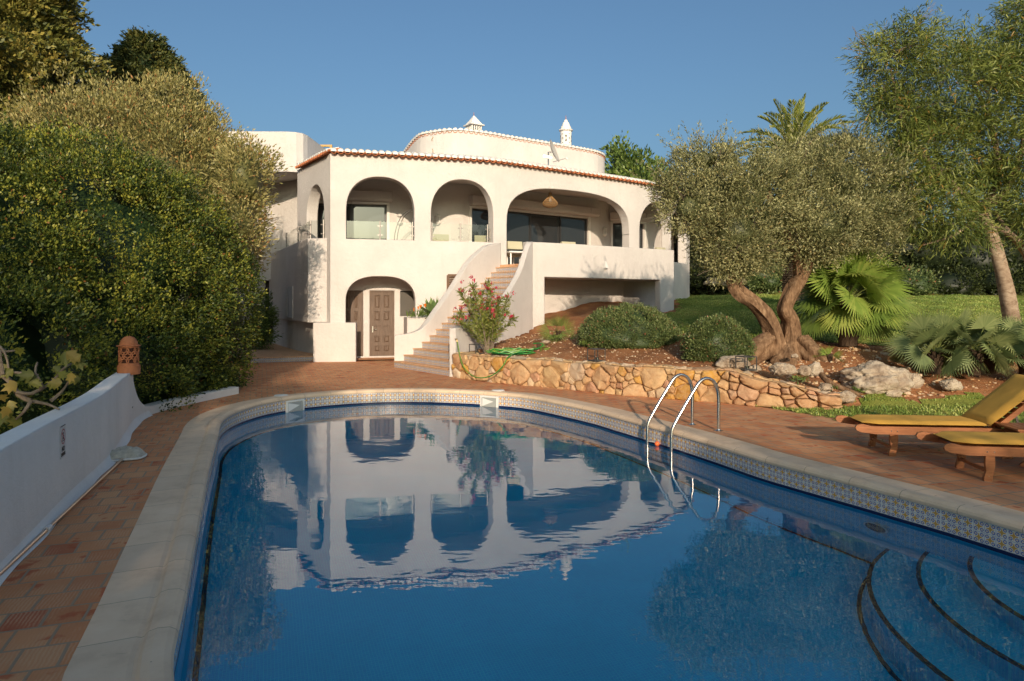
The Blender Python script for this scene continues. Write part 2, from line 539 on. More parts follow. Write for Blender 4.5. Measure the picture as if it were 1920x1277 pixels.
BARK_GREY = m_bark("grey_twig_bark", (0.14, 0.11, 0.08), (0.24, 0.19, 0.14), (0.33, 0.27, 0.2), 20, 1.0, 0.4)

def m_rock(name, cols, scale=4.0, bump=1.0, tintattr=False):
    m, nt, b = new_mat(name)
    h = NT(nt)
    co = h.n("ShaderNodeNewGeometry").outputs["Position"]
    n1 = h.noise(co, scale, 8, 0.68)
    n2 = h.noise(co, scale * 6, 6, 0.7)
    if tintattr:
        at = h.n("ShaderNodeAttribute", attribute_name="tint")
        c = h.ramp(at.outputs["Fac"], cols)
        c = h.mix(h.ramp(n1, [(0.38, 0.0), (0.68, 0.6)]), c, (0.30, 0.12, 0.05))
        c = h.mix(h.ramp(n2, [(0.40, 0.0), (0.75, 0.5)]), c, (0.60, 0.44, 0.27))
    else:
        c = h.ramp(n1, cols)
    vo = h.noise(co, scale * 2.2, 3, 0.5)
    h.l(c, b.inputs["Base Color"])
    b.inputs["Roughness"].default_value = 0.9
    b.inputs["Specular IOR Level"].default_value = 0.2
    hh = h.math('MULTIPLY_ADD', n2, 0.35, n1)
    h.l(h.bump(hh, bump, 0.05), b.inputs["Normal"])
    return m
ROCK = m_rock("weathered_limestone", [(0.28, (0.13, 0.09, 0.06)), (0.42, (0.33, 0.25, 0.18)), (0.6, (0.50, 0.42, 0.32)), (0.75, (0.36, 0.27, 0.19))], 3.5, 1.0)
WALLSTONE = m_rock("ochre_wall_stone", [(0.0, (0.46, 0.25, 0.13)), (0.2, (0.54, 0.35, 0.18)), (0.4, (0.56, 0.38, 0.19)), (0.55, (0.48, 0.26, 0.16)), (0.7, (0.60, 0.48, 0.32)), (0.82, (0.52, 0.28, 0.05)), (1.0, (0.62, 0.52, 0.40))], 3.0, 0.7, True)
MORTAR = simple("sandy_mortar", (0.46, 0.29, 0.15), 0.95, noise=0.3, nscale=20, bump=0.6)

def m_soil():
    m, nt, b = new_mat("red_garden_soil")
    h = NT(nt)
    co = h.n("ShaderNodeNewGeometry").outputs["Position"]
    n1 = h.noise(co, 1.1, 6, 0.65)
    n2 = h.noise(co, 14, 7, 0.75)
    c = h.ramp(n1, [(0.3, (0.22, 0.09, 0.042)), (0.5, (0.36, 0.155, 0.068)), (0.7, (0.50, 0.24, 0.11))])
    c = h.mix(h.ramp(n2, [(0.5, 0.0), (0.72, 0.7)]), c, (0.36, 0.22, 0.12))
    vo = h.n("ShaderNodeTexVoronoi"); h.l(co, vo.inputs["Vector"]); vo.inputs["Scale"].default_value = 16
    peb = h.ramp(vo.outputs["Distance"], [(0.14, 1.0), (0.2, 0.0)])
    c = h.mix(peb, c, (0.45, 0.33, 0.22))
    h.l(c, b.inputs["Base Color"])
    b.inputs["Roughness"].default_value = 0.95
    b.inputs["Specular IOR Level"].default_value = 0.1
    hh = h.math('MULTIPLY_ADD', peb, 0.4, n2)
    h.l(h.bump(hh, 1.0, 0.04), b.inputs["Normal"])
    return m
SOIL = m_soil()

def m_lawn():
    m, nt, b = new_mat("mown_lawn")
    h = NT(nt)
    co = h.n("ShaderNodeNewGeometry").outputs["Position"]
    n1 = h.noise(co, 0.7, 6, 0.6)
    n2 = h.noise(co, 40, 4, 0.8)
    c = h.ramp(n1, [(0.3, (0.20, 0.25, 0.04)), (0.5, (0.33, 0.35, 0.08)), (0.72, (0.46, 0.40, 0.11))])
    c = h.mix(h.ramp(n2, [(0.4, 0.0), (0.7, 0.65)]), c, (0.06, 0.085, 0.015))
    h.l(c, b.inputs["Base Color"])
    b.inputs["Roughness"].default_value = 0.95
    b.inputs["Specular IOR Level"].default_value = 0.1
    h.l(h.bump(n2, 1.0, 0.04), b.inputs["Normal"])
    return m
LAWN = m_lawn()

def m_wood(name, c1, c2, rough=0.5, axis=(1, 12, 12), scale=4):
    m, nt, b = new_mat(name)
    h = NT(nt)
    co = h.coord()
    n1 = h.noise(h.mapping(co, axis), scale, 6, 0.6)
    h.l(h.ramp(n1, [(0.3, c1), (0.7, c2)]), b.inputs["Base Color"])
    b.inputs["Roughness"].default_value = rough
    h.l(h.bump(n1, 0.2, 0.004), b.inputs["Normal"])
    return m
TEAK = m_wood("oiled_teak", (0.22, 0.072, 0.022), (0.38, 0.14, 0.045), 0.45)
DOORWOOD = m_wood("weathered_door_wood", (0.085, 0.05, 0.032), (0.17, 0.11, 0.075), 0.6, (10, 10, 1), 4)
GATEWOOD = m_wood("dark_gate_wood", (0.018, 0.012, 0.01), (0.04, 0.028, 0.022), 0.6, (10, 10, 1), 4)
YELLOWWOOD = m_wood("pale_timber", (0.42, 0.26, 0.09), (0.55, 0.36, 0.14), 0.7)
TERRACOTTA = simple("terracotta", (0.50, 0.17, 0.065), 0.75, noise=0.18, nscale=9, bump=0.2)
ROOFTILE = simple("roof_tile", (0.42, 0.14, 0.055), 0.85, noise=0.35, nscale=5, bump=0.3)
TREAD = simple("tread_terracotta", (0.62, 0.36, 0.20), 0.8, noise=0.25, nscale=6, bump=0.3)
STEEL = simple("brushed_steel", (0.62, 0.60, 0.57), 0.22, 1.0, noise=0.12, nscale=18)
POSTSTEEL = simple("satin_steel_post", (0.30, 0.28, 0.26), 0.45, 0.8)
DARKMETAL = simple("dark_grey_metal", (0.07, 0.068, 0.066), 0.5, 0.3)
ALU = simple("anthracite_frame", (0.035, 0.036, 0.038), 0.4, 0.2)
WHITEPLASTIC = simple("white_plastic", (0.72, 0.71, 0.68), 0.4)
WHITEPAINT = simple("white_paint", (0.76, 0.74, 0.70), 0.6, noise=0.05)
CREAMFABRIC = simple("cream_cushion", (0.50, 0.46, 0.32), 0.9, bump=0.3, bscale=200)
CUSHION = simple("mustard_cushion", (0.66, 0.36, 0.055), 0.9, noise=0.1, nscale=3, bump=0.25, bscale=14)
RATTAN = simple("rattan", (0.30, 0.17, 0.07), 0.7, noise=0.2)
HOSE = simple("green_hose", (0.012, 0.22, 0.04), 0.35)
HOSE_Y = simple("yellow_hose_stripe", (0.42, 0.42, 0.05), 0.4)
BRASS = simple("old_brass", (0.35, 0.25, 0.12), 0.35, 0.9)
ORANGEBALL = simple("orange_float", (0.85, 0.16, 0.04), 0.4)
NET = simple("net_fabric", (0.55, 0.50, 0.40), 0.95, noise=0.25, nscale=20, bump=0.5, bscale=120)
DARKINT = simple("dark_interior", (0.02, 0.018, 0.016), 0.9)
SIGNRED = simple("sign_red", (0.42, 0.09, 0.10), 0.6)
SIGNBLACK = simple("sign_black", (0.02, 0.02, 0.022), 0.6)
SIGNWHITE = simple("sign_white", (0.60, 0.59, 0.58), 0.5)

def m_glass(name, tint, alpha, rough=0.02):
    m, nt, b = new_mat(name)
    h = NT(nt)
    out = [n for n in nt.nodes if n.type == 'OUTPUT_MATERIAL'][0]
    tr = h.n("ShaderNodeBsdfTransparent"); tr.inputs[0].default_value = (*tint, 1)
    gl = h.n("ShaderNodeBsdfGlossy"); gl.inputs["Roughness"].default_value = rough
    fr = h.n("ShaderNodeFresnel"); fr.inputs["IOR"].default_value = 1.7
    mx = h.n("ShaderNodeMixShader")
    h.l(h.math('MULTIPLY', fr.outputs[0], alpha), mx.inputs[0]); h.l(tr.outputs[0], mx.inputs[1]); h.l(gl.outputs[0], mx.inputs[2])
    h.l(mx.outputs[0], out.inputs[0])
    nt.nodes.remove(b)
    return m
GLASS_RAIL = m_glass("railing_glass", (0.83, 0.88, 0.86), 1.6)
WINGLASS, _nt, _b = new_mat("window_glass")
_b.inputs["Base Color"].default_value = (0.03, 0.035, 0.04, 1)
_b.inputs["Roughness"].default_value = 0.03
_b.inputs["IOR"].default_value = 1.7
# ------------------------------------------------------------------ plan curves
def catmull(pts, closed=False, step=0.12, z=False):
    pts = [Vector((p[0], p[1], p[2] if z else 0)) for p in pts]
    n = len(pts)
    out = []
    segs = n if closed else n - 1
    for i in range(segs):
        p0 = pts[(i - 1) % n] if (closed or i > 0) else pts[0] * 2 - pts[1]
        p1 = pts[i]; p2 = pts[(i + 1) % n]
        p3 = pts[(i + 2) % n] if (closed or i + 2 < n) else p2 * 2 - p1
        k = max(2, int((p2 - p1).length / step))
        for j in range(k):
            t = j / k
            out.append(0.5 * ((2 * p1) + (p2 - p0) * t + (2 * p0 - 5 * p1 + 4 * p2 - p3) * t * t + (3 * p1 - p0 - 3 * p2 + p3) * t ** 3))
    if not closed: out.append(pts[-1])
    return out

class Curve:
    def __init__(self, pts, step=0.12, smooth=True):
        self.p = catmull(pts, step=step) if smooth else [Vector((q[0], q[1], 0)) for q in pts]
        self.s = [0.0]
        for a, b in zip(self.p, self.p[1:]): self.s.append(self.s[-1] + (b - a).length)
        self.L = self.s[-1]
    def _k(self, s):
        import bisect
        return min(max(bisect.bisect_right(self.s, s) - 1, 0), len(self.p) - 2)
    def at(self, s):
        k = self._k(s)
        t = (s - self.s[k]) / (self.s[k + 1] - self.s[k])
        return self.p[k].lerp(self.p[k + 1], t)
    def tan(self, s):
        a = self.at(max(s - 0.15, 0)); b = self.at(min(s + 0.15, self.L))
        return (b - a).normalized()
    def nrm(self, s):
        """pointing inwards, left-hand side of the walking direction"""
        t = self.tan(s)
        return Vector((-t.y, t.x, 0))
    def offset(self, d, step=0.3):
        n = max(2, int(self.L / step))
        return Curve([self.at(self.L * i / n) + self.nrm(self.L * i / n) * d for i in range(n + 1)], smooth=False)
    def s_px(self, px, lo=0.0):
        k = (px - CX) / F
        best = None
        for i in range(len(self.p) - 1):
            if self.s[i + 1] < lo: continue
            a, b = self.p[i], self.p[i + 1]
            fa, fb = a.x - k * a.y, b.x - k * b.y
            if fa * fb <= 0 and fa != fb:
                return self.s[i] + (self.s[i + 1] - self.s[i]) * fa / (fa - fb)
        raise ValueError("px %s off curve" % px)

def wall(mb, cv, th, z0, z1, openings=(), mi=0, s0=0.0, s1=None, step=0.3, z1f=None, z0f=None, jamb_side=True):
    """wall along a plan curve; th>0 builds towards nrm. openings: dict(s0,s1,zb,zs,zt,n)"""
    if s1 is None: s1 = cv.L
    br = {round(s0, 5), round(s1, 5)}
    n = max(1, int((s1 - s0) / step))
    for i in range(n + 1): br.add(round(s0 + (s1 - s0) * i / n, 5))
    for o in openings:
        for i in range(33):
            u = 0.5 - 0.5 * math.cos(math.pi * i / 32)
            if 'n' not in o and i not in (0, 32): continue
            br.add(round(min(max(o['s0'] + (o['s1'] - o['s0']) * u, s0), s1), 5))
    br = sorted(b for b in br if s0 - 1e-4 <= b <= s1 + 1e-4)
    b2 = [br[0]]
    for b in br[1:]:
        if b - b2[-1] > 1e-3: b2.append(b)
    br = b2
    def top(o, s):
        if 'n' not in o: return o['zt']
        u = min(max((s - o['s0']) / (o['s1'] - o['s0']), 0), 1)
        v = abs(2 * u - 1)
        return o['zs'] + (o['zt'] - o['zs']) * max(0.0, 1 - v ** o['n']) ** (1 / o['n'])
    def pt(s, back):
        p = cv.at(s)
        if back: p = p + cv.nrm(s) * th
        return p
    for a, b in zip(br, br[1:]):
        mid = (a + b) / 2
        act = sorted([o for o in openings if o['s0'] < mid < o['s1']], key=lambda o: o['zb'])
        zlo = lambda s: (z0f(s) if z0f else z0)
        zhi = lambda s: (z1f(s) if z1f else z1)
        pa, pb, qa, qb = pt(a, 0), pt(b, 0), pt(a, 1), pt(b, 1)
        def V(p, z): return (p.x, p.y, z)
        lv = [(zlo(a), zlo(b))]
        for o in act: lv += [(o['zb'], o['zb']), (top(o, a), top(o, b))]
        lv.append((zhi(a), zhi(b)))
        for i in range(0, len(lv), 2):
            (la, lb), (ha, hb) = lv[i], lv[i + 1]
            if ha - la < 1e-4 and hb - lb < 1e-4: continue
            mb.add([V(pa, la), V(pb, lb), V(pb, hb), V(pa, ha)], [(0, 1, 2, 3)], mi, [[(a, la), (b, lb), (b, hb), (a, ha)]])
            mb.add([V(qa, la), V(qb, lb), V(qb, hb), V(qa, ha)], [(3, 2, 1, 0)], mi, [[(a, ha), (b, hb), (b, lb), (a, la)]])
            # underside and topside
            mb.add([V(pa, ha), V(pb, hb), V(qb, hb), V(qa, ha)], [(0, 1, 2, 3)], mi, [[(0, 0)] * 4])
            mb.add([V(pa, la), V(pb, lb), V(qb, lb), V(qa, la)], [(3, 2, 1, 0)], mi, [[(0, 0)] * 4])
    def endface(s, za, zb, flip):
        p, q = pt(s, 0), pt(s, 1)
        f = (0, 1, 2, 3) if not flip else (3, 2, 1, 0)
        mb.add([(p.x, p.y, za), (q.x, q.y, za), (q.x, q.y, zb), (p.x, p.y, zb)], [f], mi, [[(0, 0)] * 4])
    endface(s0, z0f(s0) if z0f else z0, z1f(s0) if z1f else z1, True)
    endface(s1, z0f(s1) if z0f else z0, z1f(s1) if z1f else z1, False)
    for o in openings:
        zj = o['zs'] if 'n' in o else o['zt']
        if zj > o['zb'] + 1e-3:
            endface(o['s0'], o['zb'], zj, False)
            endface(o['s1'], o['zb'], zj, True)

def fill_between(mb, A, B, z, mi=0, n=24, flip=False):
    """flat sheet between two curves (A outer, B inner)"""
    for i in range(n):
        a0, a1 = A.at(A.L * i / n), A.at(A.L * (i + 1) / n)
        b0, b1 = B.at(B.L * i / n), B.at(B.L * (i + 1) / n)
        q = [(a0.x, a0.y, z), (a1.x, a1.y, z), (b1.x, b1.y, z), (b0.x, b0.y, z)]
        mb.add(q, [(0, 1, 2, 3)] if not flip else [(3, 2, 1, 0)], mi)

def poly_with_hole(outer, holes, z):
    loops = [[Vector((p[0], p[1], z)) for p in outer]] + [[Vector((p[0], p[1], z)) for p in hh] for hh in holes]
    tris = geometry.tessellate_polygon(loops)
    vs_ = [v for lp in loops for v in lp]
    return vs_, [tuple(t) for t in tris]

def area2(poly):
    return sum(a[0] * b[1] - b[0] * a[1] for a, b in zip(poly, poly[1:] + poly[:1]))

def pip(px_, py_, poly):
    """vectorised point-in-polygon"""
    inside = np.zeros(px_.shape, dtype=bool)
    n = len(poly)
    j = n - 1
    for i in range(n):
        xi, yi = poly[i][0], poly[i][1]; xj, yj = poly[j][0], poly[j][1]
        c = ((yi > py_) != (yj > py_)) & (px_ < (xj - xi) * (py_ - yi) / (yj - yi + 1e-12) + xi)
        inside ^= c
        j = i
    return inside

def seg_dist(X, Y, line):
    d = np.full(X.shape, 1e9)
    for (x0, y0), (x1, y1) in zip(line, line[1:]):
        dx, dy = x1 - x0, y1 - y0
        t = np.clip(((X - x0) * dx + (Y - y0) * dy) / (dx * dx + dy * dy), 0, 1)
        d = np.minimum(d, np.hypot(X - x0 - t * dx, Y - y0 - t * dy))
    return d

# ------------------------------------------------------------------ pool outline (inner edge of the coping)
POOL_K = [(-1.84, 3.76), (-1.99, 4.15), (-2.26, 4.82), (-2.67, 5.85), (-3.27, 7.36), (-3.98, 9.23), (-4.28, 10.0),
          (-4.46, 10.69), (-4.5, 11.38), (-4.40, 12.06), (-4.16, 12.6), (-3.78, 13.05), (-2.97, 13.55), (-1.98, 13.7), (-0.96, 13.5),
          (-0.28, 13.2), (0.34, 12.75), (1.24, 11.4), (1.58, 10.7), (1.97, 9.85), (2.23, 9.28), (2.56, 8.45), (2.80, 7.80),
          (3.1, 7.2), (3.32, 6.8), (3.55, 6.35), (3.77, 5.92), (4.02, 5.32), (4.4, 4.4), (4.7, 3.4), (4.6, 2.4), (3.9, 1.6), (2.8, 1.15),
          (1.5, 1.15), (0.3, 1.6), (-0.7, 2.25), (-1.35, 2.85), (-1.65, 3.3)]
POOL = catmull(POOL_K, closed=True, step=0.16)
if area2([(p.x, p.y) for p in POOL]) < 0: POOL = POOL[::-1]
def ring(d):
    """pool outline pushed outwards by d"""
    n = len(POOL)
    out = []
    for i in range(n):
        t = (POOL[(i + 1) % n] - POOL[i - 1]).normalized()
        out.append(POOL[i] + Vector((t.y, -t.x, 0)) * d)
    return out
WATER_Z = -0.25
FLOOR_Z = -1.62

# ------------------------------------------------------------------ terrain
WLINE = [(-1.39, 16.16), (-0.18, 15.0), (0.945, 14.15), (2.02, 13.2), (2.83, 12.66), (3.73, 12.1), (4.35, 11.7), (5.25, 11.45),
         (6.3, 11.5), (8.0, 11.75), (10.5, 12.2), (14.0, 12.6), (90.0, 13.0)]
GARDEN = WLINE + [(90, 300), (0.62, 300), (0.62, 20.85)]
def terrain_h(X, Y):
    X = np.asarray(X, float); Y = np.asarray(Y, float)
    ing = pip(X, Y, GARDEN)
    d = seg_dist(X, Y, WLINE)
    step = 0.54 * np.clip((5.3 - X) / 1.3, 0.02, 1)
    k = np.clip((X - 4.6) / 1.8, 0, 1)
    sl_a = 0.14 * np.minimum(d, 8) + 0.085 * np.clip(d - 8, 0, 14)
    sl_b = 0.30 * np.minimum(d, 2.4) + 0.10 * np.clip(d - 2.4, 0, 10) + 0.065 * np.clip(d - 12.4, 0, 10)
    near = np.clip((Y - 15.5) / 4, 0, 1) * np.clip((2.5 - X) / 2.0, 0, 1)
    z = step + sl_a * (1 - k) + sl_b * k - 0.25 * near
    bumps = 0.03 * np.sin(X * 2.3 + Y * 1.1) + 0.02 * np.sin(X * 5.1 - Y * 3.7) + 0.012 * np.sin(X * 11 + Y * 9)
    zz = np.where(ing & (d > 0.17), z + bumps * np.clip(d * 2, 0, 1), -0.022)
    pl = [(p.x, p.y) for p in ring(0.28)[::2]]
    zz = np.where(pip(X, Y, pl), -2.4, zz)
    wallL = [(-1.2, -2), (-1.9, 0), (-3.53, 4.44), (-4.63, 7.52), (-5.77, 10.2), (-5.95, 11.1), (-5.5, 13.3), (-6.2, 15.2), (-9.0, 19.0), (-60, 19), (-60, -2)]
    zz = np.where(pip(X, Y, wallL), -0.35 + 0.1 * np.sin(X * 1.3) * np.sin(Y * 1.7), zz)
    return zz
def TH(x, y): return float(terrain_h(np.array([x]), np.array([y]))[0])

def axis(segs):
    out = []
    for a, b, st in segs: out += list(np.arange(a, b, st))
    out.append(segs[-1][1])
    return np.array(out)
gx = axis([(-900, -100, 100), (-100, -16, 7), (-16, 16, 0.14), (16, 40, 1.0), (40, 100, 7), (100, 901, 100)])
gy = axis([(-900, -100, 100), (-100, -6, 6), (-6, 26, 0.14), (26, 60, 0.6), (60, 120, 6), (120, 901, 100)])
GXX, GYY = np.meshgrid(gx, gy)
GZ = terrain_h(GXX, GYY)
def grid_mesh(name, mask, mat, dz, jit=0.0):
    V = np.stack([GXX.ravel(), GYY.ravel(), (GZ + dz).ravel()], 1)
    ny, nx = GXX.shape
    idx = np.arange(ny * nx).reshape(ny, nx)
    Q = np.stack([idx[:-1, :-1], idx[:-1, 1:], idx[1:, 1:], idx[1:, :-1]], -1)
    if mask is not None:
        cx = (GXX[:-1, :-1] + GXX[1:, 1:]) / 2; cy = (GYY[:-1, :-1] + GYY[1:, 1:]) / 2
        Q = Q[mask(cx, cy)]
    Q = Q.reshape(-1, 4)
    used, inv = np.unique(Q, return_inverse=True)
    o = np_mesh(name, V[used], inv.reshape(-1, 4), mat, smooth=True)
    return o
ground = grid_mesh("ground", None, SOIL, 0.0)
tag(ground, kind="structure")

LAWN_LINE = [(2.6, 17.0), (4.0, 15.9), (5.4, 15.3), (6.6, 15.0), (8.2, 14.9), (10.5, 15.0), (14, 15.5), (60, 18)]
LAWN_POLY = LAWN_LINE + [(60, 36), (9, 33.5), (7.4, 31), (8.2, 29), (6.0, 25.2), (3.0, 21)]
LAWN_POLY = [(2.9, 18.2), (3.4, 17.2), (4.4, 16.2), (5.6, 15.6), (7.0, 15.3), (8.6, 15.3), (10.5, 15.4), (14, 15.8), (60, 18), (60, 36), (18, 35), (9.5, 33.5), (7.0, 32.5), (6.6, 27), (5.9, 24.0), (4.6, 22.6), (3.6, 20.6)]
GRASS_POLY = [(3.95, 12.0), (4.2, 11.6), (4.56, 11.1), (5.08, 10.3), (6.5, 8.6), (9.0, 6.2), (30, 2), (30, 12), (9, 12.0), (7.5, 12.0), (6.6, 11.9), (5.9, 11.6), (5.2, 11.55)]
def wob(cx, cy, poly):
    a = 0.12 * np.sin(cx * 7.1 + cy * 3.3) + 0.08 * np.sin(cx * 13.7 - cy * 11.3)
    b = 0.12 * np.sin(cy * 6.3 - cx * 4.1) + 0.08 * np.sin(cy * 15.1 + cx * 9.7)
    return pip(cx + a, cy + b, poly)
lawn = tag(grid_mesh("lawn", lambda cx, cy: wob(cx, cy, LAWN_POLY), LAWN, 0.016), kind="structure")
verge = tag(grid_mesh("grass_verge", lambda cx, cy: wob(cx, cy, GRASS_POLY), LAWN, 0.026), kind="structure")

# patio
deck = [(-0.5, -4), (-1.7, 0), (-3.35, 4.44), (-4.45, 7.52), (-5.6, 10.2), (-5.78, 11.1), (-5.36, 13.3), (-6.4, 15.5), (-9.6, 20), (-12, 22), (-12, 30),
        (0.9, 30), (0.9, 21.0), (-1.36, 16.4), (-1.2, 16.0), (-0.1, 15.0), (1.0, 14.2), (2.05, 13.28), (2.85, 12.75), (3.75, 12.1), (4.2, 11.65), (4.56, 11.12),
        (5.08, 10.33), (6.5, 8.66), (9, 6.2), (12, 3), (12, -4)]
PO = ring(0.42)
vs_, fs_ = poly_with_hole(deck[::-1], [[(p.x, p.y) for p in PO]], 0.0)
mb = MB(); mb.add(vs_, fs_)
patio = tag(mb.build("patio_paving", PAVING), kind="structure")
for p_ in patio.data.polygons:
    pass
if patio.data.polygons[0].normal.z < 0: patio.data.flip_normals()

# ------------------------------------------------------------------ pool
pool = thing("swimming_pool", "curved blue mosaic swimming pool with pale stone coping and patterned tile band, filling the foreground", "swimming pool", (0.5, 8, 0))
def strip(mb, prof, mi=0, uvflag=False):
    """prof = [(outward offset, z)...] swept round the pool"""
    rings = [[Vector((p.x, p.y, z)) for p in ring(d)] for d, z in prof]
    n = len(POOL)
    ss = [0]
    for i in range(n): ss.append(ss[-1] + (POOL[(i + 1) % n] - POOL[i]).length)
    for j in range(len(prof) - 1):
        for i in range(n):
            i2 = (i + 1) % n
            q = [rings[j][i], rings[j][i2], rings[j + 1][i2], rings[j + 1][i]]
            mb.add(q, [(0, 1, 2, 3)], mi, [[(ss[i], prof[j][1]), (ss[i + 1], prof[j][1]), (ss[i + 1], prof[j + 1][1]), (ss[i], prof[j + 1][1])]] if uvflag else None)
mb = MB()
strip(mb, [(0.46, -0.03), (0.46, 0.006), (0.19, 0.014), (0.165, 0.006), (0.15, 0.012), (0.13, 0.034), (0.09, 0.044), (0.03, 0.040), (0.0, 0.022), (-0.012, 0.0), (-0.008, -0.025), (0.012, -0.034)], 0, True)
cop = mb.build("coping", COPING, pool, smooth=True, sharp=60)
mb = MB(); strip(mb, [(0.012, -0.034), (0.012, -0.034 - 2 * 0.092 - 0.0)], 0, True)
for k, uvs in list(mb.uv.items()): mb.uv[k] = [(u, v + 0.034) for u, v in uvs]
strip(mb, [(0.012, -0.218), (0.012, -0.25)], 1)
mb.build("tile_band", [AZULEJO, NAVY], pool)
mb = MB(); strip(mb, [(0.012, -0.25), (0.012, FLOOR_Z + 0.0)], 0, True)
mb.build("pool_wall", MOSAIC_WALL, pool)
# two rows of the light ledge line + dark line where wall and floor meet
mb = MB(); strip(mb, [(-0.005, FLOOR_Z + 0.012), (-0.045, FLOOR_Z + 0.012)])
mb.build("floor_line", NAVY, pool)
vs_, fs_ = poly_with_hole([(p.x, p.y) for p in ring(0.05)], [], FLOOR_Z)
mb = MB(); mb.add(vs_, fs_)
fl = mb.build("pool_floor", MOSAIC, pool)
if fl.data.polygons[0].normal.z < 0: fl.data.flip_normals()
# corner steps: quarter discs around a centre outside the right-hand edge
SC = Vector((4.95, 4.75, 0))
for rad, zt in ((2.2, -1.14), (1.84, -0.86), (1.48, -0.58), (1.1, -0.34)):
    mb = MB()
    n = 56
    ang = [R(95 + 185 * i / n) for i in range(n + 1)]
    arc = [(SC.x + rad * math.cos(a), SC.y + rad * math.sin(a)) for a in ang]
    zb = FLOOR_Z
    inner = [(SC.x + 0.02 * math.cos(a), SC.y + 0.02 * math.sin(a)) for a in ang]
    for i in range(n):
        a, b = arc[i], arc[i + 1]
        mb.add([(a[0], a[1], zb), (b[0], b[1], zb), (b[0], b[1], zt), (a[0], a[1], zt)], [(3, 2, 1, 0)], 0, [[(0, 0)] * 4])
        mb.add([(a[0], a[1], zt), (b[0], b[1], zt), (SC.x, SC.y, zt)], [(0, 1, 2)], 0, [[(0, 0)] * 3])
        for (r0, r1) in ((rad + 0.003, rad - 0.032),):
            pa = [(SC.x + r * math.cos(t), SC.y + r * math.sin(t), zt + 0.006) for r, t in ((r0, ang[i]), (r0, ang[i + 1]), (r1, ang[i + 1]), (r1, ang[i]))]
            mb.add(pa, [(3, 2, 1, 0)], 1)
            mb.add([(*pa[0][:2], zt - 0.02), (*pa[1][:2], zt - 0.02), pa[1], pa[0]], [(3, 2, 1, 0)], 1)
    mb.build("pool_step", [MOSAIC, NAVY], pool)
mb = MB(); mb.tube([(SC.x + 2.26 * math.cos(R(95 + 185 * i / 40)), SC.y + 2.26 * math.sin(R(95 + 185 * i / 40)), FLOOR_Z + 0.006) for i in range(41)], 0.018, 6)
mb.build("step_base_line", NAVY, pool)
# underwater lamp in the right wall
def pool_near(x, y):
    i = min(range(len(POOL)), key=lambda i: (POOL[i].x - x) ** 2 + (POOL[i].y - y) ** 2)
    t = (POOL[(i + 1) % len(POOL)] - POOL[i - 1]).normalized()
    return POOL[i], t, Vector((-t.y, t.x, 0))     # inward normal (outline is counter-clockwise)
p_, t_, n_ = pool_near(3.45, 6.55)
mb = MB()
c_ = p_ + n_ * 0.01 + Vector((0, 0, -0.62))
for r0, r1, off, mi in ((0.13, 0.11, 0.02, 0), (0.11, 0.0, 0.035, 1)):
    k = 24
    A = [c_ + (t_ * math.cos(2 * math.pi * i / k) + Vector((0, 0, 1)) * math.sin(2 * math.pi * i / k)) * r0 + n_ * 0.01 for i in range(k)]
    B = [c_ + (t_ * math.cos(2 * math.pi * i / k) + Vector((0, 0, 1)) * math.sin(2 * math.pi * i / k)) * r1 + n_ * off for i in range(k)]
    mb.add(A + B, [(i, (i + 1) % k, k + (i + 1) % k, k + i) for i in range(k)], mi)
mb.build("pool_lamp", [WHITEPLASTIC, DARKINT], pool)
# skimmer mouths
for px, py in ((554.5, 757), (922, 745)):
    g_ = G(px, py, -0.1)
    p_, t_, n_ = pool_near(g_.x, g_.y)
    M = Matrix((t_, -n_, Vector((0, 0, 1)))).transposed()
    mb = MB()
    w, hgt, zc = 0.40, 0.235, -0.175
    for cx_, cz_, sx_, sz_ in ((0, hgt / 2, w, 0.03), (0, -hgt / 2, w, 0.03), (-w / 2 + 0.018, 0, 0.036, hgt - 0.03), (w / 2 - 0.018, 0, 0.036, hgt - 0.03)):
        mb.box(p_ + M @ Vector((cx_, -0.008, cz_)) + Vector((0, 0, zc)), (sx_, 0.035, sz_), rot=M)
    for sx_ in (-1, 1):
        mb.box(p_ + M @ Vector((sx_ * (w / 2 - 0.03), -0.02, 0)) + Vector((0, 0, zc)), (0.012, 0.03, hgt - 0.05), rot=M)
    # slanting white throat behind the mouth
    q = [M @ Vector(v) + p_ + Vector((0, 0, zc)) for v in ((-w / 2 + .04, -0.014, hgt / 2 - .02), (w / 2 - .04, -0.014, hgt / 2 - .02), (w / 2 - .04, -0.014, -hgt / 2 + .02), (-w / 2 + .04, -0.014, -hgt / 2 + .02), (0.02, -0.012, 0.03), (w / 2 - .04, -0.02, 0.06), (w / 2 - .04, -0.02, -0.02))]
    mb.add(q[:4], [(0, 1, 2, 3)], 1)
    q2 = [M @ Vector(v) + p_ + Vector((0, 0, zc)) for v in ((-0.10, -0.022, 0.03), (w / 2 - .05, -0.022, 0.09), (w / 2 - .05, -0.022, -0.07))]
    mb.add(q2, [(0, 1, 2), (2, 1, 0)], 0)
    mb.build("skimmer_mouth", [WHITEPLASTIC, simple("skimmer_throat", (0.34, 0.35, 0.33), 0.6)], pool)
for px, py in ((527, 741.5), (934, 732)):
    g_ = G(px, py, 0.012)
    mb = MB(); mb.lathe([(0.13, -0.01), (0.13, 0.006), (0.12, 0.012), (0, 0.014)], g_, 24)
    mb.build("skimmer_lid", WHITEPLASTIC, pool, smooth=True)
# water sheet
vs_, fs_ = poly_with_hole([(p.x, p.y) for p in ring(0.011)], [], WATER_Z)
mb = MB(); mb.add(vs_, fs_)
water = tag(mb.build("water", WATER), kind="structure")
if water.data.polygons[0].normal.z < 0: water.data.flip_normals()

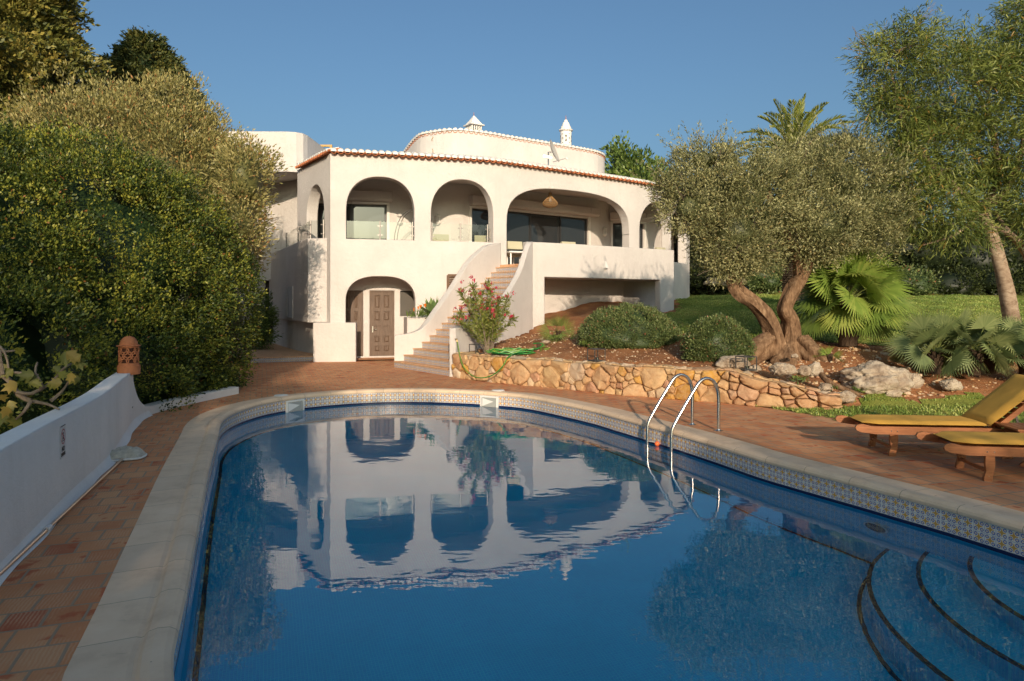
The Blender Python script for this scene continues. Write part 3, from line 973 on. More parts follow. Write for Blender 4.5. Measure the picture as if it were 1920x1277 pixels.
# ------------------------------------------------------------------ villa
villa = thing("white_villa", "large white rounded villa with arched balcony, tiled staircase and roof drum behind the pool", "house", (0, 24, 0))
FCV = Curve([(-5.46, 20.5), (-3.5, 21.0), (-1.35, 21.6), (-0.41, 22.0), (1.31, 23.15), (3.2, 24.5), (4.79, 25.7), (5.6, 26.5), (6.4, 27.5), (7.25, 28.8), (7.78, 29.9)])
SIDE = Curve([(-7.25, 23.06), (-6.86, 22.5), (-5.46, 20.5)], smooth=False)      # walked towards the corner so the inside stays on the left
EAVE, SILL, FLR = 6.25, 3.70, 2.98
def op(cv, x0, x1, zb, zs, zt, n):
    return dict(s0=cv.s_px(x0), s1=cv.s_px(x1), zb=zb, zs=zs, zt=zt, n=n)
arches = [op(FCV, 649, 777, SILL, 4.55, 5.62, 2.3), op(FCV, 808, 925, SILL, 4.55, 5.66, 2.2), op(FCV, 950, 1180, FLR, 4.3, 5.66, 2.9),
          op(FCV, 1199, 1256, FLR, 4.5, 5.66, 2.1), op(FCV, 1258.5, 1287, 3.42, 4.7, 5.66, 2.0),
          op(FCV, 648, 779, 0.0, 1.75, 2.58, 2.6)]
mb = MB()
wall(mb, FCV, 0.36, -0.3, EAVE, arches)
side_ops = [dict(s0=SIDE.s_px(575), s1=SIDE.s_px(608), zb=SILL, zs=4.5, zt=5.5, n=2.0)]
wall(mb, SIDE, 0.36, -0.3, EAVE, side_ops)
mb.build("facade_wall", STUCCO, villa, smooth=True, sharp=35)
# balcony floor / ceiling / back wall
BACK = FCV.offset(2.6)
BK = Curve([(-9.6, 23.6 + 0.0)] + [tuple(p) for p in BACK.p], smooth=False)
mb = MB()
INN = FCV.offset(0.3)
BACK2 = FCV.offset(2.7)
fill_between(mb, INN, BACK2, FLR - 0.003); fill_between(mb, INN, BACK2, FLR - 0.25, flip=True)
mb.build("balcony_floor", TREAD, villa)
mb = MB(); fill_between(mb, INN, BACK2, 5.98, flip=True)
mb.prism([(-6.75, 22.9), (-5.2, 20.75), (-4.0, 24.1)], 5.985, 6.1)
mb.build("balcony_ceiling", STUCCO, villa)
UP0 = Curve([(-9.75, 27.4), (-8.6, 25.3), (-7.6, 23.4), (-6.75, 21.75), (-6.32, 20.95), (-6.2, 20.78), (-5.62, 20.74)], smooth=False).offset(0.12)
mb = MB(); mb.prism([(p.x, p.y) for p in UP0.p[2:]] + [(-5.3, 20.9), (-4.0, 24.2), (-6.2, 24.6)], FLR - 0.3, FLR - 0.006)
mb.build("bay_floor", TREAD, villa)
# back wall with glazing
BW = Curve([(-7.0, 22.98), (-6.1, 23.05)] + [(p.x, p.y) for p in BACK.p if -5.2 < p.x < 4.2] + [(5.2, 28.6), (6.2, 29.7), (7.4, 31.2)], smooth=False)
def rop(cv, x0, x1, zb, zt): return dict(s0=cv.s_px(x0), s1=cv.s_px(x1), zb=zb, zt=zt)
glaz = [(593, 725, FLR, 5.13), (884, 922, FLR, 5.15), (938, 1103, FLR, 5.17), (1149, 1172, FLR, 5.12), (1188, 1208, FLR, 5.12)]
mb = MB()
wall(mb, BW, 0.3, FLR - 0.2, 6.0, [rop(BW, *g) for g in glaz])
mb.build("balcony_back_wall", STUCCO, villa, smooth=True, sharp=35)
def window(cv, x0, x1, zb, zt, inset, npan, name, fr=ALU, gl=WINGLASS, shutter=True, fw=0.07):
    s0, s1 = cv.s_px(x0), cv.s_px(x1)
    fm = MB(); gm = MB()
    N = npan
    for k in range(N):
        a = s0 + (s1 - s0) * k / N; b = s0 + (s1 - s0) * (k + 1) / N
        ins = inset + (0.05 if k % 2 else 0.0)
        A = cv.at(a) + cv.nrm((a + b) / 2) * ins; B = cv.at(b) + cv.nrm((a + b) / 2) * ins
        d = (B - A).normalized()
        for q in (A + d * fw / 2, B - d * fw / 2):
            fm.bar((q.x, q.y, zb), (q.x, q.y, zt), 0.05, fw, up=(d.x, d.y, 0))
        for z in (zb + fw / 2, zt - fw / 2):
            fm.bar((A.x + d.x * fw, A.y + d.y * fw, z), (B.x - d.x * fw, B.y - d.y * fw, z), 0.048, fw)
        gm.add([(A.x, A.y, zb + fw), (B.x, B.y, zb + fw), (B.x, B.y, zt - fw), (A.x, A.y, zt - fw)], [(0, 1, 2, 3)])
    f = fm.build(name, fr, villa)
    g = gm.build("pane", gl, f)
    g.parent = f
    # pane vertices were made relative to the frame's own root
    return f
for i, g in enumerate(glaz):
    window(BW, g[0], g[1], g[2], g[3], 0.1, (2, 1, 3, 1, 1)[i], "glazed_door")
# roller shutter boxes and white surrounds
for x0, x1, zt in ((596, 735, 5.13), (880, 924, 5.15), (934, 1116, 5.17), (1145, 1178, 5.12), (1184, 1216, 5.12)):
    s0, s1 = BW.s_px(x0), BW.s_px(x1)
    mb = MB()
    n = max(1, int((s1 - s0) / 0.5))
    for k in range(n):
        a, b = s0 + (s1 - s0) * k / n, s0 + (s1 - s0) * (k + 1) / n
        A, B = BW.at(a), BW.at(b)
        na = BW.nrm((a + b) / 2)
        pa = [(A - na * d_) for d_ in (-0.02, 0.28, 0.28, 0.2, -0.02)]
        pb = [(B - na * d_) for d_ in (-0.02, 0.28, 0.28, 0.2, -0.02)]
        zs_ = [zt + 0.47, zt + 0.42, zt + 0.16, zt + 0.09, zt + 0.09]
        V_ = [(p.x, p.y, z) for p, z in zip(pa, zs_)] + [(p.x, p.y, z) for p, z in zip(pb, zs_)]
        mb.add(V_, [(0, 1, 6, 5), (1, 2, 7, 6), (2, 3, 8, 7), (3, 4, 9, 8), (4, 3, 2, 1, 0), (5, 6, 7, 8, 9)])
    mb.build("shutter_box", STUCCO, villa)
for i, g in enumerate(glaz):
    s0, s1 = BW.s_px(g[0]) - 0.09, BW.s_px(g[1]) + 0.09
    mb = MB()
    for s in (s0 + 0.04, s1 - 0.04):
        q = BW.at(s) - BW.nrm(s) * 0.02; t = BW.tan(s)
        mb.bar((q.x, q.y, g[2]), (q.x, q.y, g[3] + 0.08), 0.05, 0.09, up=(t.x, t.y, 0))
        mb.build("door_jamb", WHITEPAINT, villa); mb = MB()
    A, B = BW.at(s0 + 0.085) - BW.nrm(s0) * 0.02, BW.at(s1 - 0.085) - BW.nrm(s1) * 0.02
    if g[0] != 938:
        mb.bar((A.x, A.y, g[3] + 0.045), (B.x, B.y, g[3] + 0.045), 0.052, 0.085)
        mb.build("door_head", WHITEPAINT, villa)

# body of the house behind (walls + flat roofs)
mb = MB()
RB = [(p.x, p.y) for p in FCV.offset(0.05).p]
roofpoly = [(-5.3, 20.75)] + RB[1:] + [(8.2, 32), (8.0, 38), (-9, 38), (-9.2, 30), (-7.6, 26.3), (-7.1, 23.2)]
mb.prism(roofpoly, 6.13, 6.36)
mb.build("flat_roof", STUCCO_SOFT, villa)
mb = MB()
ow = Curve([(7.7, 29.8), (8.0, 32), (7.9, 38), (-9, 38), (-9.4, 30)], smooth=False)
wall(mb, ow, 0.3, 0, 6.13)
mb.build("rear_wall", STUCCO_SOFT, villa)

# upper drum with scalloped top
DR = Curve([(-6.4, 35.5), (-6.2, 32.5), (-5.3, 30), (-4.5, 28.2), (-3.75, 26.75), (-3.2, 26.2), (-2.2, 25.75), (-1.2, 26.1), (-0.06, 26.9), (1.83, 28.15), (3.3, 29.2), (3.85, 29.8), (4.15, 30.6), (4.2, 32), (3.9, 35.5)])
def drtop(s):
    p = DR.at(s)
    if p.x < -3.4 and p.x > -9:
        return 8.28 - 0.75 * min(1, max(0, (-3.5 - p.x) / 1.6)) ** 1.4
    return 8.28
mb = MB(); wall(mb, DR, 0.3, 6.1, 8.3, z1f=drtop)
mb.build("roof_drum", STUCCO, villa, smooth=True, sharp=35)
mb = MB()
mb.prism([(p.x, p.y) for p in DR.offset(0.15).p][::2], 7.3, 7.5)
mb.build("drum_roof", STUCCO_SOFT, villa)

def half_tile(mb, p, out, r, ln, up, mi, drop=0.25, n=8, thick=0.016, fill=False):
    """half-round tile lying along 'out', opening down (up=1) or up (-1)"""
    side = Vector((-out.y, out.x, 0))
    ax = (out + Vector((0, 0, -drop))).normalized()
    upv = Vector((0, 0, 1))
    A, B, A2, B2 = [], [], [], []
    for k in range(n + 1):
        a = math.pi * k / n
        o = side * math.cos(a) * r + upv * math.sin(a) * r * up
        o2 = side * math.cos(a) * (r - thick) + upv * math.sin(a) * (r - thick) * up
        A.append(p + o); B.append(p + o - ax * ln * 1.0)
        A2.append(p + o2); B2.append(p + o2 - ax * ln)
    b = A + B + A2 + B2
    m = n + 1
    fs = []
    for k in range(n):
        fs.append((k, k + 1, m + k + 1, m + k))
        fs.append((2 * m + k, 3 * m + k, 3 * m + k + 1, 2 * m + k + 1))
        fs.append((k, 2 * m + k, 2 * m + k + 1, k + 1))
    if fill: fs.append(tuple(range(n + 1)))
    mb.add(b, fs, mi)
def tile_row(cv, z, ov, sp, r, name, s0=0, s1=None):
    s1 = s1 or cv.L
    n = int((s1 - s0) / sp)
    mb = MB()
    for i in range(n + 1):
        s = s0 + (i + 0.5) * (s1 - s0) / (n + 1)
        out = -cv.nrm(s)
        j = random.uniform(-0.008, 0.008)
        p = cv.at(s)
        half_tile(mb, p + out * (ov - 0.02 + j) + Vector((0, 0, z + 0.055)), out, r * 0.99, 0.42, 1, 0, fill=True)
        # lump of mortar closing the tile
        s2 = s + (s1 - s0) / (n + 1) / 2
        out2 = -cv.nrm(min(s2, cv.L))
        p2 = cv.at(min(s2, cv.L))
        half_tile(mb, p2 + out2 * (ov - 0.03) + Vector((0, 0, z + 0.10)), out2, r * 0.8, 0.42, -1, 1)
        half_tile(mb, p + out * (ov + 0.03) + Vector((0, 0, z + 0.062)), out, r * 0.98, 0.42, -1, 1)
    mb.build(name, [WHITEPAINT, ROOFTILE], villa, smooth=True, sharp=40)
tile_row(FCV, EAVE + 0.0, 0.14, 0.205, 0.098, "eave_tiles")
SIDE_E = Curve([(-7.1, 22.85), (-5.46, 20.5)], smooth=False)
tile_row(SIDE_E, EAVE + 0.0, 0.14, 0.205, 0.098, "eave_tiles")
# strip of tile and mortar behind the eave row
mb = MB()
EI = FCV.offset(0.42); EO = FCV.offset(-0.05)
for i in range(40):
    a0, a1, b0, b1 = EO.at(EO.L * i / 40), EO.at(EO.L * (i + 1) / 40), EI.at(EI.L * i / 40), EI.at(EI.L * (i + 1) / 40)
    mb.add([(a0.x, a0.y, EAVE + .09), (a1.x, a1.y, EAVE + .09), (b1.x, b1.y, EAVE + .2), (b0.x, b0.y, EAVE + .2), (b0.x, b0.y, EAVE), (b1.x, b1.y, EAVE)], [(0, 1, 2, 3), (3, 2, 5, 4)])
mb.build("eave_mortar", ROOFTILE, villa)
# scallops on the drum
mb = MB()
nsc = int(DR.L / 0.205)
for i in range(nsc):
    s = (i + 0.5) * DR.L / nsc
    p = DR.at(s); out = -DR.nrm(s)
    half_tile(mb, p + out * 0.04 + Vector((0, 0, drtop(s) - 0.01)), out, 0.1, 0.4, 1, 0, drop=0.02, fill=True)
    half_tile(mb, p + out * 0.015 + Vector((0, 0, drtop(s) - 0.015)), out, 0.09, 0.38, -1, 1, drop=0.02)
mb.build("drum_tiles", [WHITEPAINT, ROOFTILE], villa, smooth=True, sharp=40)
# cracks in the plaster of the drum
mb = MB()
for (x, y0, y1) in ((811, 256, 265), (812, 279, 292)):
    prev = None
    for k in range(5):
        yy = y0 + (y1 - y0) * k / 4
        s = DR.s_px(x + random.uniform(-1.2, 1.2)); q = DR.at(s) - DR.nrm(s) * 0.004
        pt = Vector((q.x, q.y, CZ - (yy - HY) / F * q.y))
        if prev is not None: mb.bar(prev, pt, 0.035, 0.008, up=(0.3, -0.95, 0))
        prev = pt
mb.build("plaster_crack", simple("crack_ochre", (0.30, 0.2, 0.1), 0.9), villa)

# left upper block with the curved soffit and the recessed wall behind
mb = MB()
blk = Curve([(-12.6, 24.2), (-7.9, 24.3), (-7.55, 24.45), (-7.45, 24.8), (-7.3, 31)], smooth=False)
wall(mb, blk, 0.3, 6.43, 7.86)
mb.prism([(-12.6, 24.3), (-7.9, 24.4), (-7.6, 24.9), (-7.45, 31), (-12.6, 31)], 6.5, 6.62)
mb.prism([(-12.6, 24.3), (-7.9, 24.4), (-7.6, 24.9), (-7.45, 31), (-12.6, 31)], 7.3, 7.4)
mb.build("upper_block", STUCCO, villa, smooth=True, sharp=35)
mb = MB()
rw = Curve([(-14.5, 27.4), (-10.2, 27.3), (-9.2, 26.9), (-8.1, 26.2), (-7.2, 25.9)], smooth=False)
gate_op = dict(s0=rw.s_px(489), s1=rw.s_px(526.5), zb=0.16, zt=2.66)
wall(mb, rw, 0.35, 0, 6.5, [gate_op])
mb.build("recessed_wall", STUCCO, villa, smooth=True, sharp=35)
mb = MB()
for x0, x1 in ((488, 506), (507, 527)):
    a, b = P(x0, 567, 27.5), P(x1, 567, 27.5)
    mb.box(((a.x + b.x) / 2, 27.5, 1.41), (b.x - a.x - 0.02, 0.06, 2.48))
    for z in (0.6, 1.3, 2.1): mb.box(((a.x + b.x) / 2, 27.46, z), (b.x - a.x - 0.16, 0.04, 0.5))
g_ = mb.build("side_gate", GATEWOOD, villa)
mb = MB(); mb.tube([P(521, 594, 27.42), P(524, 593.5, 27.38)], 0.02, 8); mb.build("handle", STEEL, g_)
# small parapet and timber frame on the roof
mb = MB()
a = P(597, 278, 28); b = P(621, 278, 28)
for q in (a, b):
    for dy in (0, 1.3): mb.bar((q.x, q.y + dy, 6.3), (q.x, q.y + dy, 8.16), 0.09, 0.09, up=(0, 1, 0))
for dy in (0, 1.3): mb.bar((a.x - 0.04, a.y + dy, 8.2), (b.x + 0.04, b.y + dy, 8.2), 0.1, 0.08)
for q in (a, b): mb.bar((q.x, q.y, 8.12), (q.x, q.y + 1.3, 8.12), 0.09, 0.07)
for k in range(4): mb.bar((a.x, a.y + 0.25 + k * 0.25, 8.08), (b.x, b.y + 0.25 + k * 0.25, 8.08), 0.05, 0.05)
mb.build("timber_frame", YELLOWWOOD, villa)

# curved bay under the side balcony
UP = Curve([(-9.75, 27.4), (-8.6, 25.3), (-7.6, 23.4), (-6.75, 21.75), (-6.32, 20.95), (-6.2, 20.78), (-5.62, 20.74)], smooth=False)
LO = Curve([(-9.6, 27.4), (-8.45, 25.2), (-7.4, 23.3), (-6.75, 22.3), (-6.27, 21.55), (-5.62, 21.1)], smooth=False)
mb = MB()
wall(mb, UP, 0.26, 1.17, SILL + 0.03)
s_a, s_b = LO.s_px(539.5), LO.s_px(549.5)
wall(mb, LO, 0.24, 0.0, 1.17)
# the niche window sits in the upper skin
mb.build("bay_wall", STUCCO, villa, smooth=True, sharp=35)
mb = MB()
sa, sb = UP.s_px(539), UP.s_px(549.5)
A, B = UP.at(sa) - UP.nrm(sa) * 0.004, UP.at(sb) - UP.nrm(sb) * 0.004
zA, zB = 1.29, 2.32
mb.add([(A.x, A.y, zA), (B.x, B.y, zA), (B.x, B.y, zB), (A.x, A.y, zB)], [(0, 1, 2, 3)], 1)
for q, w in ((A, 0.03), (B, 0.03)):
    mb.bar((q.x, q.y, zA), (q.x, q.y, zB), 0.03, 0.04, up=(0, 1, 0))
mb.bar((A.x, A.y, zA - .02), (B.x, B.y, zA - .02), 0.06, 0.04)
mb.build("narrow_window", [STUCCO, simple("pale_blind", (0.5, 0.5, 0.5), 0.8)], villa)
# low wall in front of the left pier
mb = MB()
lw = Curve([(-5.93, 20.36), (-4.69, 20.5)], smooth=False)
wall(mb, lw, 0.28, -0.02, 1.17)
mb.build("low_wall", STUCCO, villa, smooth=True, sharp=35)
# raised landing with tiled riser
mb = MB()
la, lb = G(470, 680.5), G(587, 677)
land = [(la.x, la.y), (lb.x, lb.y), (-6.2, 21.2), (-6.27, 21.6), (-9.6, 27.5), (-9.5, 27.8), (-12.5, 27.8), (-12.5, la.y)]
n = len(land)
mb.add([(p[0], p[1], 0.155) for p in land], [tuple(range(n))], 0)
mb.add([(la.x, la.y, 0.0), (lb.x, lb.y, 0), (lb.x, lb.y, 0.135), (la.x, la.y, 0.135)], [(0, 1, 2, 3)], 1, [[(0, 0), (3, 0), (3, .135), (0, .135)]])
mb.bar((la.x, la.y + 0.01, 0.147), (lb.x, lb.y + 0.01, 0.147), 0.07, 0.02, mi=0)
mb.add([(lb.x, lb.y, 0), (-6.2, 21.2, 0), (-6.2, 21.2, .15), (lb.x, lb.y, .15)], [(0, 1, 2, 3)], 0)
mb.build("landing", [TREAD, AZULEJO_STEP], villa)

# recess behind the lower arch, with doors
NI = FCV.offset(1.15)
mb = MB()
nW = Curve([(p.x, p.y) for p in NI.p], smooth=False)
s0, s1 = nW.s_px(632), nW.s_px(800)
wall(mb, nW, 0.25, 0, FLR - 0.26, [dict(s0=nW.s_px(640), s1=nW.s_px(681), zb=0.05, zt=2.16), dict(s0=nW.s_px(693), s1=nW.s_px(739.5), zb=0.05, zt=2.16), dict(s0=nW.s_px(750.5), s1=nW.s_px(780), zb=1.33, zt=2.16)], s0=s0, s1=s1)
mb.build("recess_wall", STUCCO, villa, smooth=True, sharp=35)
mb = MB()
for s in (s0, s1):
    q = nW.at(s); r_ = FCV.at(s * FCV.L / nW.L) + FCV.nrm(s * FCV.L / nW.L) * 0.3
    mb.bar((q.x, q.y, 1.36), (r_.x, r_.y, 1.36), 0.2, 2.72)
mb.prism([(p.x, p.y) for p in [FCV.at(FCV.s_px(630)) + FCV.nrm(1) * .3, FCV.at(FCV.s_px(800)) + FCV.nrm(1) * .3, nW.at(s1), nW.at(s0)]], 2.69, 2.80)
mb.build("recess_side", STUCCO, villa)
def panel_door(x0, x1, zb, zt):
    a, b = nW.at(nW.s_px(x0)), nW.at(nW.s_px(x1))
    d = (b - a).normalized(); W_ = (b - a).length
    nin = Vector((-d.y, d.x, 0))
    M = Matrix((d, nin, Vector((0, 0, 1)))).transposed()
    mb = MB()
    o = a + nin * 0.08 + Vector((0, 0, zb))
    H_ = zt - zb
    mb.box(o + M @ Vector((W_ / 2, 0.03, H_ / 2)), (W_ - 0.1, 0.03, H_ - 0.05), rot=M)
    st = 0.1
    # frame, stiles and rails
    for x in (0.022, W_ - 0.022): mb.box(o + M @ Vector((x, 0, H_ / 2)), (0.044, 0.1, H_), rot=M)
    mb.box(o + M @ Vector((W_ / 2, 0, H_ - 0.02)), (W_ - 0.088, 0.1, 0.04), rot=M)
    for x in (0.045 + st / 2, W_ / 2, W_ - 0.045 - st / 2): mb.box(o + M @ Vector((x, 0, H_ / 2 - 0.02)), (st, 0.045, H_ - 0.042), rot=M)
    rails = [0.06, 0.38, 0.73, 1.05, 1.49, H_ - 0.1]
    cw = (W_ - 0.09 - 3 * st) / 2
    for z in rails:
        hh_ = 0.16 if z in (0.06, 1.05) else 0.1
        if z == 0.73: hh_ = 0.16
        for cx_ in (0.045 + st + cw / 2, W_ - 0.045 - st - cw / 2): mb.box(o + M @ Vector((cx_, 0.001, z)), (cw, 0.043, hh_), rot=M)
    zs_ = [(0.15, 0.33), (0.43, 0.65), (0.81 + .32, 1.44), (1.54, H_ - 0.15)]
    for cx_ in (0.045 + st + cw / 2, W_ - 0.045 - st - cw / 2):
        for za, zb_ in ((0.14, 0.33), (0.43, 0.65), (1.13, 1.44), (1.54, H_ - 0.15)):
            c_ = o + M @ Vector((cx_, 0.012, (za + zb_) / 2))
            w_, h2 = cw - 0.05, zb_ - za - 0.04
            # raised field with bevelled rim
            V_ = [c_ + M @ Vector(v) for v in ((-w_/2, 0, -h2/2), (w_/2, 0, -h2/2), (w_/2, 0, h2/2), (-w_/2, 0, h2/2), (-w_/2+.035, -.022, -h2/2+.035), (w_/2-.035, -.022, -h2/2+.035), (w_/2-.035, -.022, h2/2-.035), (-w_/2+.035, -.022, h2/2-.035))]
            mb.add(V_, [(0,1,5,4),(1,2,6,5),(2,3,7,6),(3,0,4,7),(4,5,6,7)])
    dr = mb.build("panelled_door", DOORWOOD, villa)
    mb = MB()
    hp = o + M @ Vector((0.1, -0.03, 0.86))
    mb.tube([hp, hp - nin * 0.04, hp - nin * 0.045 + d * 0.12], 0.011, 8)
    mb.box(hp, (0.035, 0.012, 0.2), rot=M)
    mb.build("handle", STEEL, dr)
panel_door(640, 680.5, 0.05, 2.16)
panel_door(693, 739.5, 0.05, 2.16)
mb = MB()
a, b = nW.at(nW.s_px(751)), nW.at(nW.s_px(779.5)); d = (b - a).normalized(); nin = Vector((-d.y, d.x, 0))
A, B = a + nin * 0.14, b + nin * 0.14
mb.add([(A.x, A.y, 1.34), (B.x, B.y, 1.34), (B.x, B.y, 2.155), (A.x, A.y, 2.155)], [(0, 1, 2, 3)])
for z in (1.35, 2.14): mb.bar((A.x, A.y, z), (B.x, B.y, z), 0.03, 0.03)
mb.build("insect_screen", simple("window_mesh", (0.06, 0.048, 0.035), 0.5, noise=0.15, nscale=2), villa)
mb = MB()
q = nW.at(nW.s_px(686.5)) - nW.nrm(1) * 0.01
mb.box((q.x, q.y, 1.13), (0.085, 0.02, 0.085), rz=0.25)
for dx in (-.02, .02):
    for dz in (-.02, .02): mb.box((q.x + dx, q.y - 0.012, 1.13 + dz), (0.028, 0.008, 0.028), rz=0.25, mi=1)
mb.build("wall_socket", [WHITEPLASTIC, simple("socket_grey", (0.4, 0.38, 0.35), 0.5)], villa)
# louvred shutter on the facade beside the stairs
mb = MB()
a, b = FCV.at(FCV.s_px(839.5)) - FCV.nrm(4) * 0.03, FCV.at(FCV.s_px(868)) - FCV.nrm(4) * 0.03
zt, zb = 2.63, 1.55
for q in (a, b): mb.bar((q.x, q.y, zb), (q.x, q.y, zt), 0.06, 0.07, up=(1, 0.3, 0))
for z in (zb, zt): mb.bar((a.x, a.y, z), (b.x, b.y, z), 0.06, 0.07)
for k in range(18):
    z = zb + 0.08 + k * 0.055
    mb.bar((a.x, a.y, z), (b.x, b.y, z), 0.045, 0.012, up=(0, -0.5, 0.8))
mb.build("louvred_shutter", simple("brown_shutter", (0.14, 0.075, 0.04), 0.6, noise=0.2), villa)
# chimneys
def chim_sq():
    c = P(888.5, 567, 28.8)
    z0, z1 = 7.4, 9.22
    mb = MB()
    mb.box((c.x, c.y, (z0 + z1 - 0.42) / 2), (0.52, 0.52, z1 - 0.42 - z0), rz=0.6)
    # slotted head: corner posts and fins
    Mz = Matrix.Rotation(0.6, 3, 'Z')
    for k in range(5):
        for sgn in (-1, 1):
            for swap in (0, 1):
                o = (-0.21 + k * 0.105, sgn * 0.225, 0)
                if swap: o = (o[1], o[0], 0)
                v = Mz @ Vector(o)
                mb.box((c.x + v.x, c.y + v.y, z1 - 0.2), (0.05, 0.05, 0.44), rz=0.6)
    mb.box((c.x, c.y, z1 + 0.015), (0.66, 0.66, 0.05), rz=0.6)
    cc = Vector((c.x, c.y, z1 + 0.04))
    base = [cc + Mz @ Vector((x * .28, y * .28, 0)) for x, y in ((-1, -1), (1, -1), (1, 1), (-1, 1))]
    mid = [cc + Mz @ Vector((x * .13, y * .13, 0.22)) for x, y in ((-1, -1), (1, -1), (1, 1), (-1, 1))]
    top = cc + Vector((0, 0, 0.42))
    mb.add(base + mid + [top], [(0,1,5,4),(1,2,6,5),(2,3,7,6),(3,0,4,7),(4,5,8),(5,6,8),(6,7,8),(7,4,8)])
    ch = mb.build("chimney", STUCCO_SOFT, villa)
    mb = MB(); mb.tube([cc + Vector((0, 0, 0.4)), cc + Vector((0, 0, 0.54))], [0.015, 0.006], 6)
    mb.build("finial", ROOFTILE, ch)
    mb = MB(); mb.box((c.x, c.y, z1 - 0.2), (0.34, 0.34, 0.4), rz=0.6); mb.build("flue", DARKINT, ch)
chim_sq()
def chim_round():
    c = P(1061, 567, 30.5)
    mb = MB()
    z0, z1 = 7.4, 9.4
    mb.lathe([(0.25, z0), (0.25, z1), (0.26, z1), (0.31, z1 + 0.04), (0.31, z1 + 0.085), (0.22, z1 + 0.12), (0.235, z1 + 0.16), (0.21, z1 + 0.24), (0.16, z1 + 0.28), (0.165, z1 + 0.32), (0.14, z1 + 0.39), (0.09, z1 + 0.43), (0.09, z1 + 0.47), (0.06, z1 + 0.53), (0, z1 + 0.55)], (c.x, c.y, 0), 28)
    ch = mb.build("chimney", STUCCO_SOFT, villa, smooth=True, sharp=50)
    mb = MB()
    for ang0 in (-1.62, -2.9, -0.35):
        for k in range(4):
            a0 = math.pi / 2 * k + math.pi / 2
            pts = []
            for (r, w) in ((0.03, 0.012), (0.15, 0.055), (0.15, -0.055), (0.03, -0.012)):
                x = r * math.cos(a0) - w * math.sin(a0); z = r * math.sin(a0) + w * math.cos(a0)
                a = ang0 + x / 0.25
                pts.append((c.x + 0.2535 * math.cos(a), c.y + 0.2535 * math.sin(a), z1 - 0.33 + z))
            mb.add(pts, [(0, 1, 2, 3)])
            a1 = math.pi / 2 * k + math.pi / 4
            x, z = 0.2 * math.cos(a1), 0.2 * math.sin(a1) * 1.35
            a = ang0 + x / 0.25
            cc = Vector((c.x + 0.2535 * math.cos(a), c.y + 0.2535 * math.sin(a), z1 - 0.33 + z))
            t = Vector((-math.sin(a), math.cos(a), 0))
            mb.add([cc + t * .02, cc + Vector((0, 0, .02)), cc - t * .02, cc - Vector((0, 0, .02))], [(0, 1, 2, 3)])
    tag(mb.build("vent_holes", DARKINT, ch), kind="stuff")
    mb = MB(); mb.tube([(c.x, c.y, z1 + 0.54), (c.x, c.y, z1 + 0.74)], [0.016, 0.006], 6); mb.build("finial", ROOFTILE, ch)
chim_round()

# glass railings
def railing(cv, s0, s1, posts, z0, h_=0.56):
    gm, pm = MB(), MB()
    n = max(2, int((s1 - s0) / 0.6))
    for k in range(n):
        a, b = s0 + (s1 - s0) * k / n, s0 + (s1 - s0) * (k + 1) / n
        A, B = cv.at(a) + cv.nrm(a) * 0.12, cv.at(b) + cv.nrm(b) * 0.12
        gm.add([(A.x, A.y, z0 + 0.04), (B.x, B.y, z0 + 0.04), (B.x, B.y, z0 + h_), (A.x, A.y, z0 + h_)], [(0, 1, 2, 3)])
    for s in posts:
        pm = MB()
        q = cv.at(s) + cv.nrm(s) * 0.12; t = cv.tan(s)
        pm.tube([(q.x, q.y, z0), (q.x, q.y, z0 + h_ + 0.02)], 0.022, 10)
        for dz in (0.15, 0.43):
            for sg in (-1, 1):
                c_ = q + t * 0.05 * sg
                pm.box((c_.x, c_.y, z0 + dz), (0.06, 0.035, 0.03), rz=math.atan2(t.y, t.x))
        pm.build("railing_post", POSTSTEEL, villa)
    gm.build("glass_panel", GLASS_RAIL, villa)
railing(FCV, FCV.s_px(650), FCV.s_px(776), [FCV.s_px(713), FCV.s_px(774)], SILL)
railing(FCV, FCV.s_px(809), FCV.s_px(920), [FCV.s_px(811), FCV.s_px(865), FCV.s_px(917)], SILL)
railing(UP, UP.s_px(530), UP.L - 0.1, [UP.s_px(530.5), UP.s_px(552), UP.s_px(575), UP.s_px(604)], SILL + 0.03)

# terrace in front of the wide arch
TF = Curve([(0.45, 20.7), (1.9, 21.5), (3.9, 22.85), (5.72, 24.1)])
TFI = FCV
mb = MB()
wall(mb, TF, 0.24, 0.2, 3.62, [dict(s0=TF.s_px(1021), s1=TF.s_px(1238), zb=0.2001, zt=2.56)])
tr = Curve([(5.70, 24.14), (6.2, 27.0)], smooth=False)
wall(mb, tr, 0.24, 0.6, 3.6, [dict(s0=0.4, s1=2.6, zb=0.6001, zt=2.56)])
mb.build("terrace_parapet", STUCCO, villa, smooth=True, sharp=35)
fs_px = FCV.s_px(948)
FSub = Curve([tuple(FCV.at(fs_px + (FCV.s_px(1246) - fs_px) * i / 12)) for i in range(13)], smooth=False)
TIn = TF.offset(0.1)
mb = MB()
pl = [(-0.42, 21.95), (0.5, 20.8)] + [(p.x, p.y) for p in TIn.p[1:]] + [(q.x, q.y + 0.25) for q in FSub.p[::-1]]
mb.prism(pl, 2.6, FLR - 0.001)
mb.build("terrace_floor", [TREAD], villa)
mb = MB(); mb.prism([(p[0], p[1]) for p in pl[1:]], 2.56, 2.596); mb.build("terrace_soffit", STUCCO, villa)
mb = MB()
bw = TF.offset(1.65)
s0 = 0.05; s1 = bw.L * 0.86
wall(mb, bw, 0.2, 0.2, 2.56, s0=s0, s1=s1)
mb.build("undercroft_wall", STUCCO, villa)
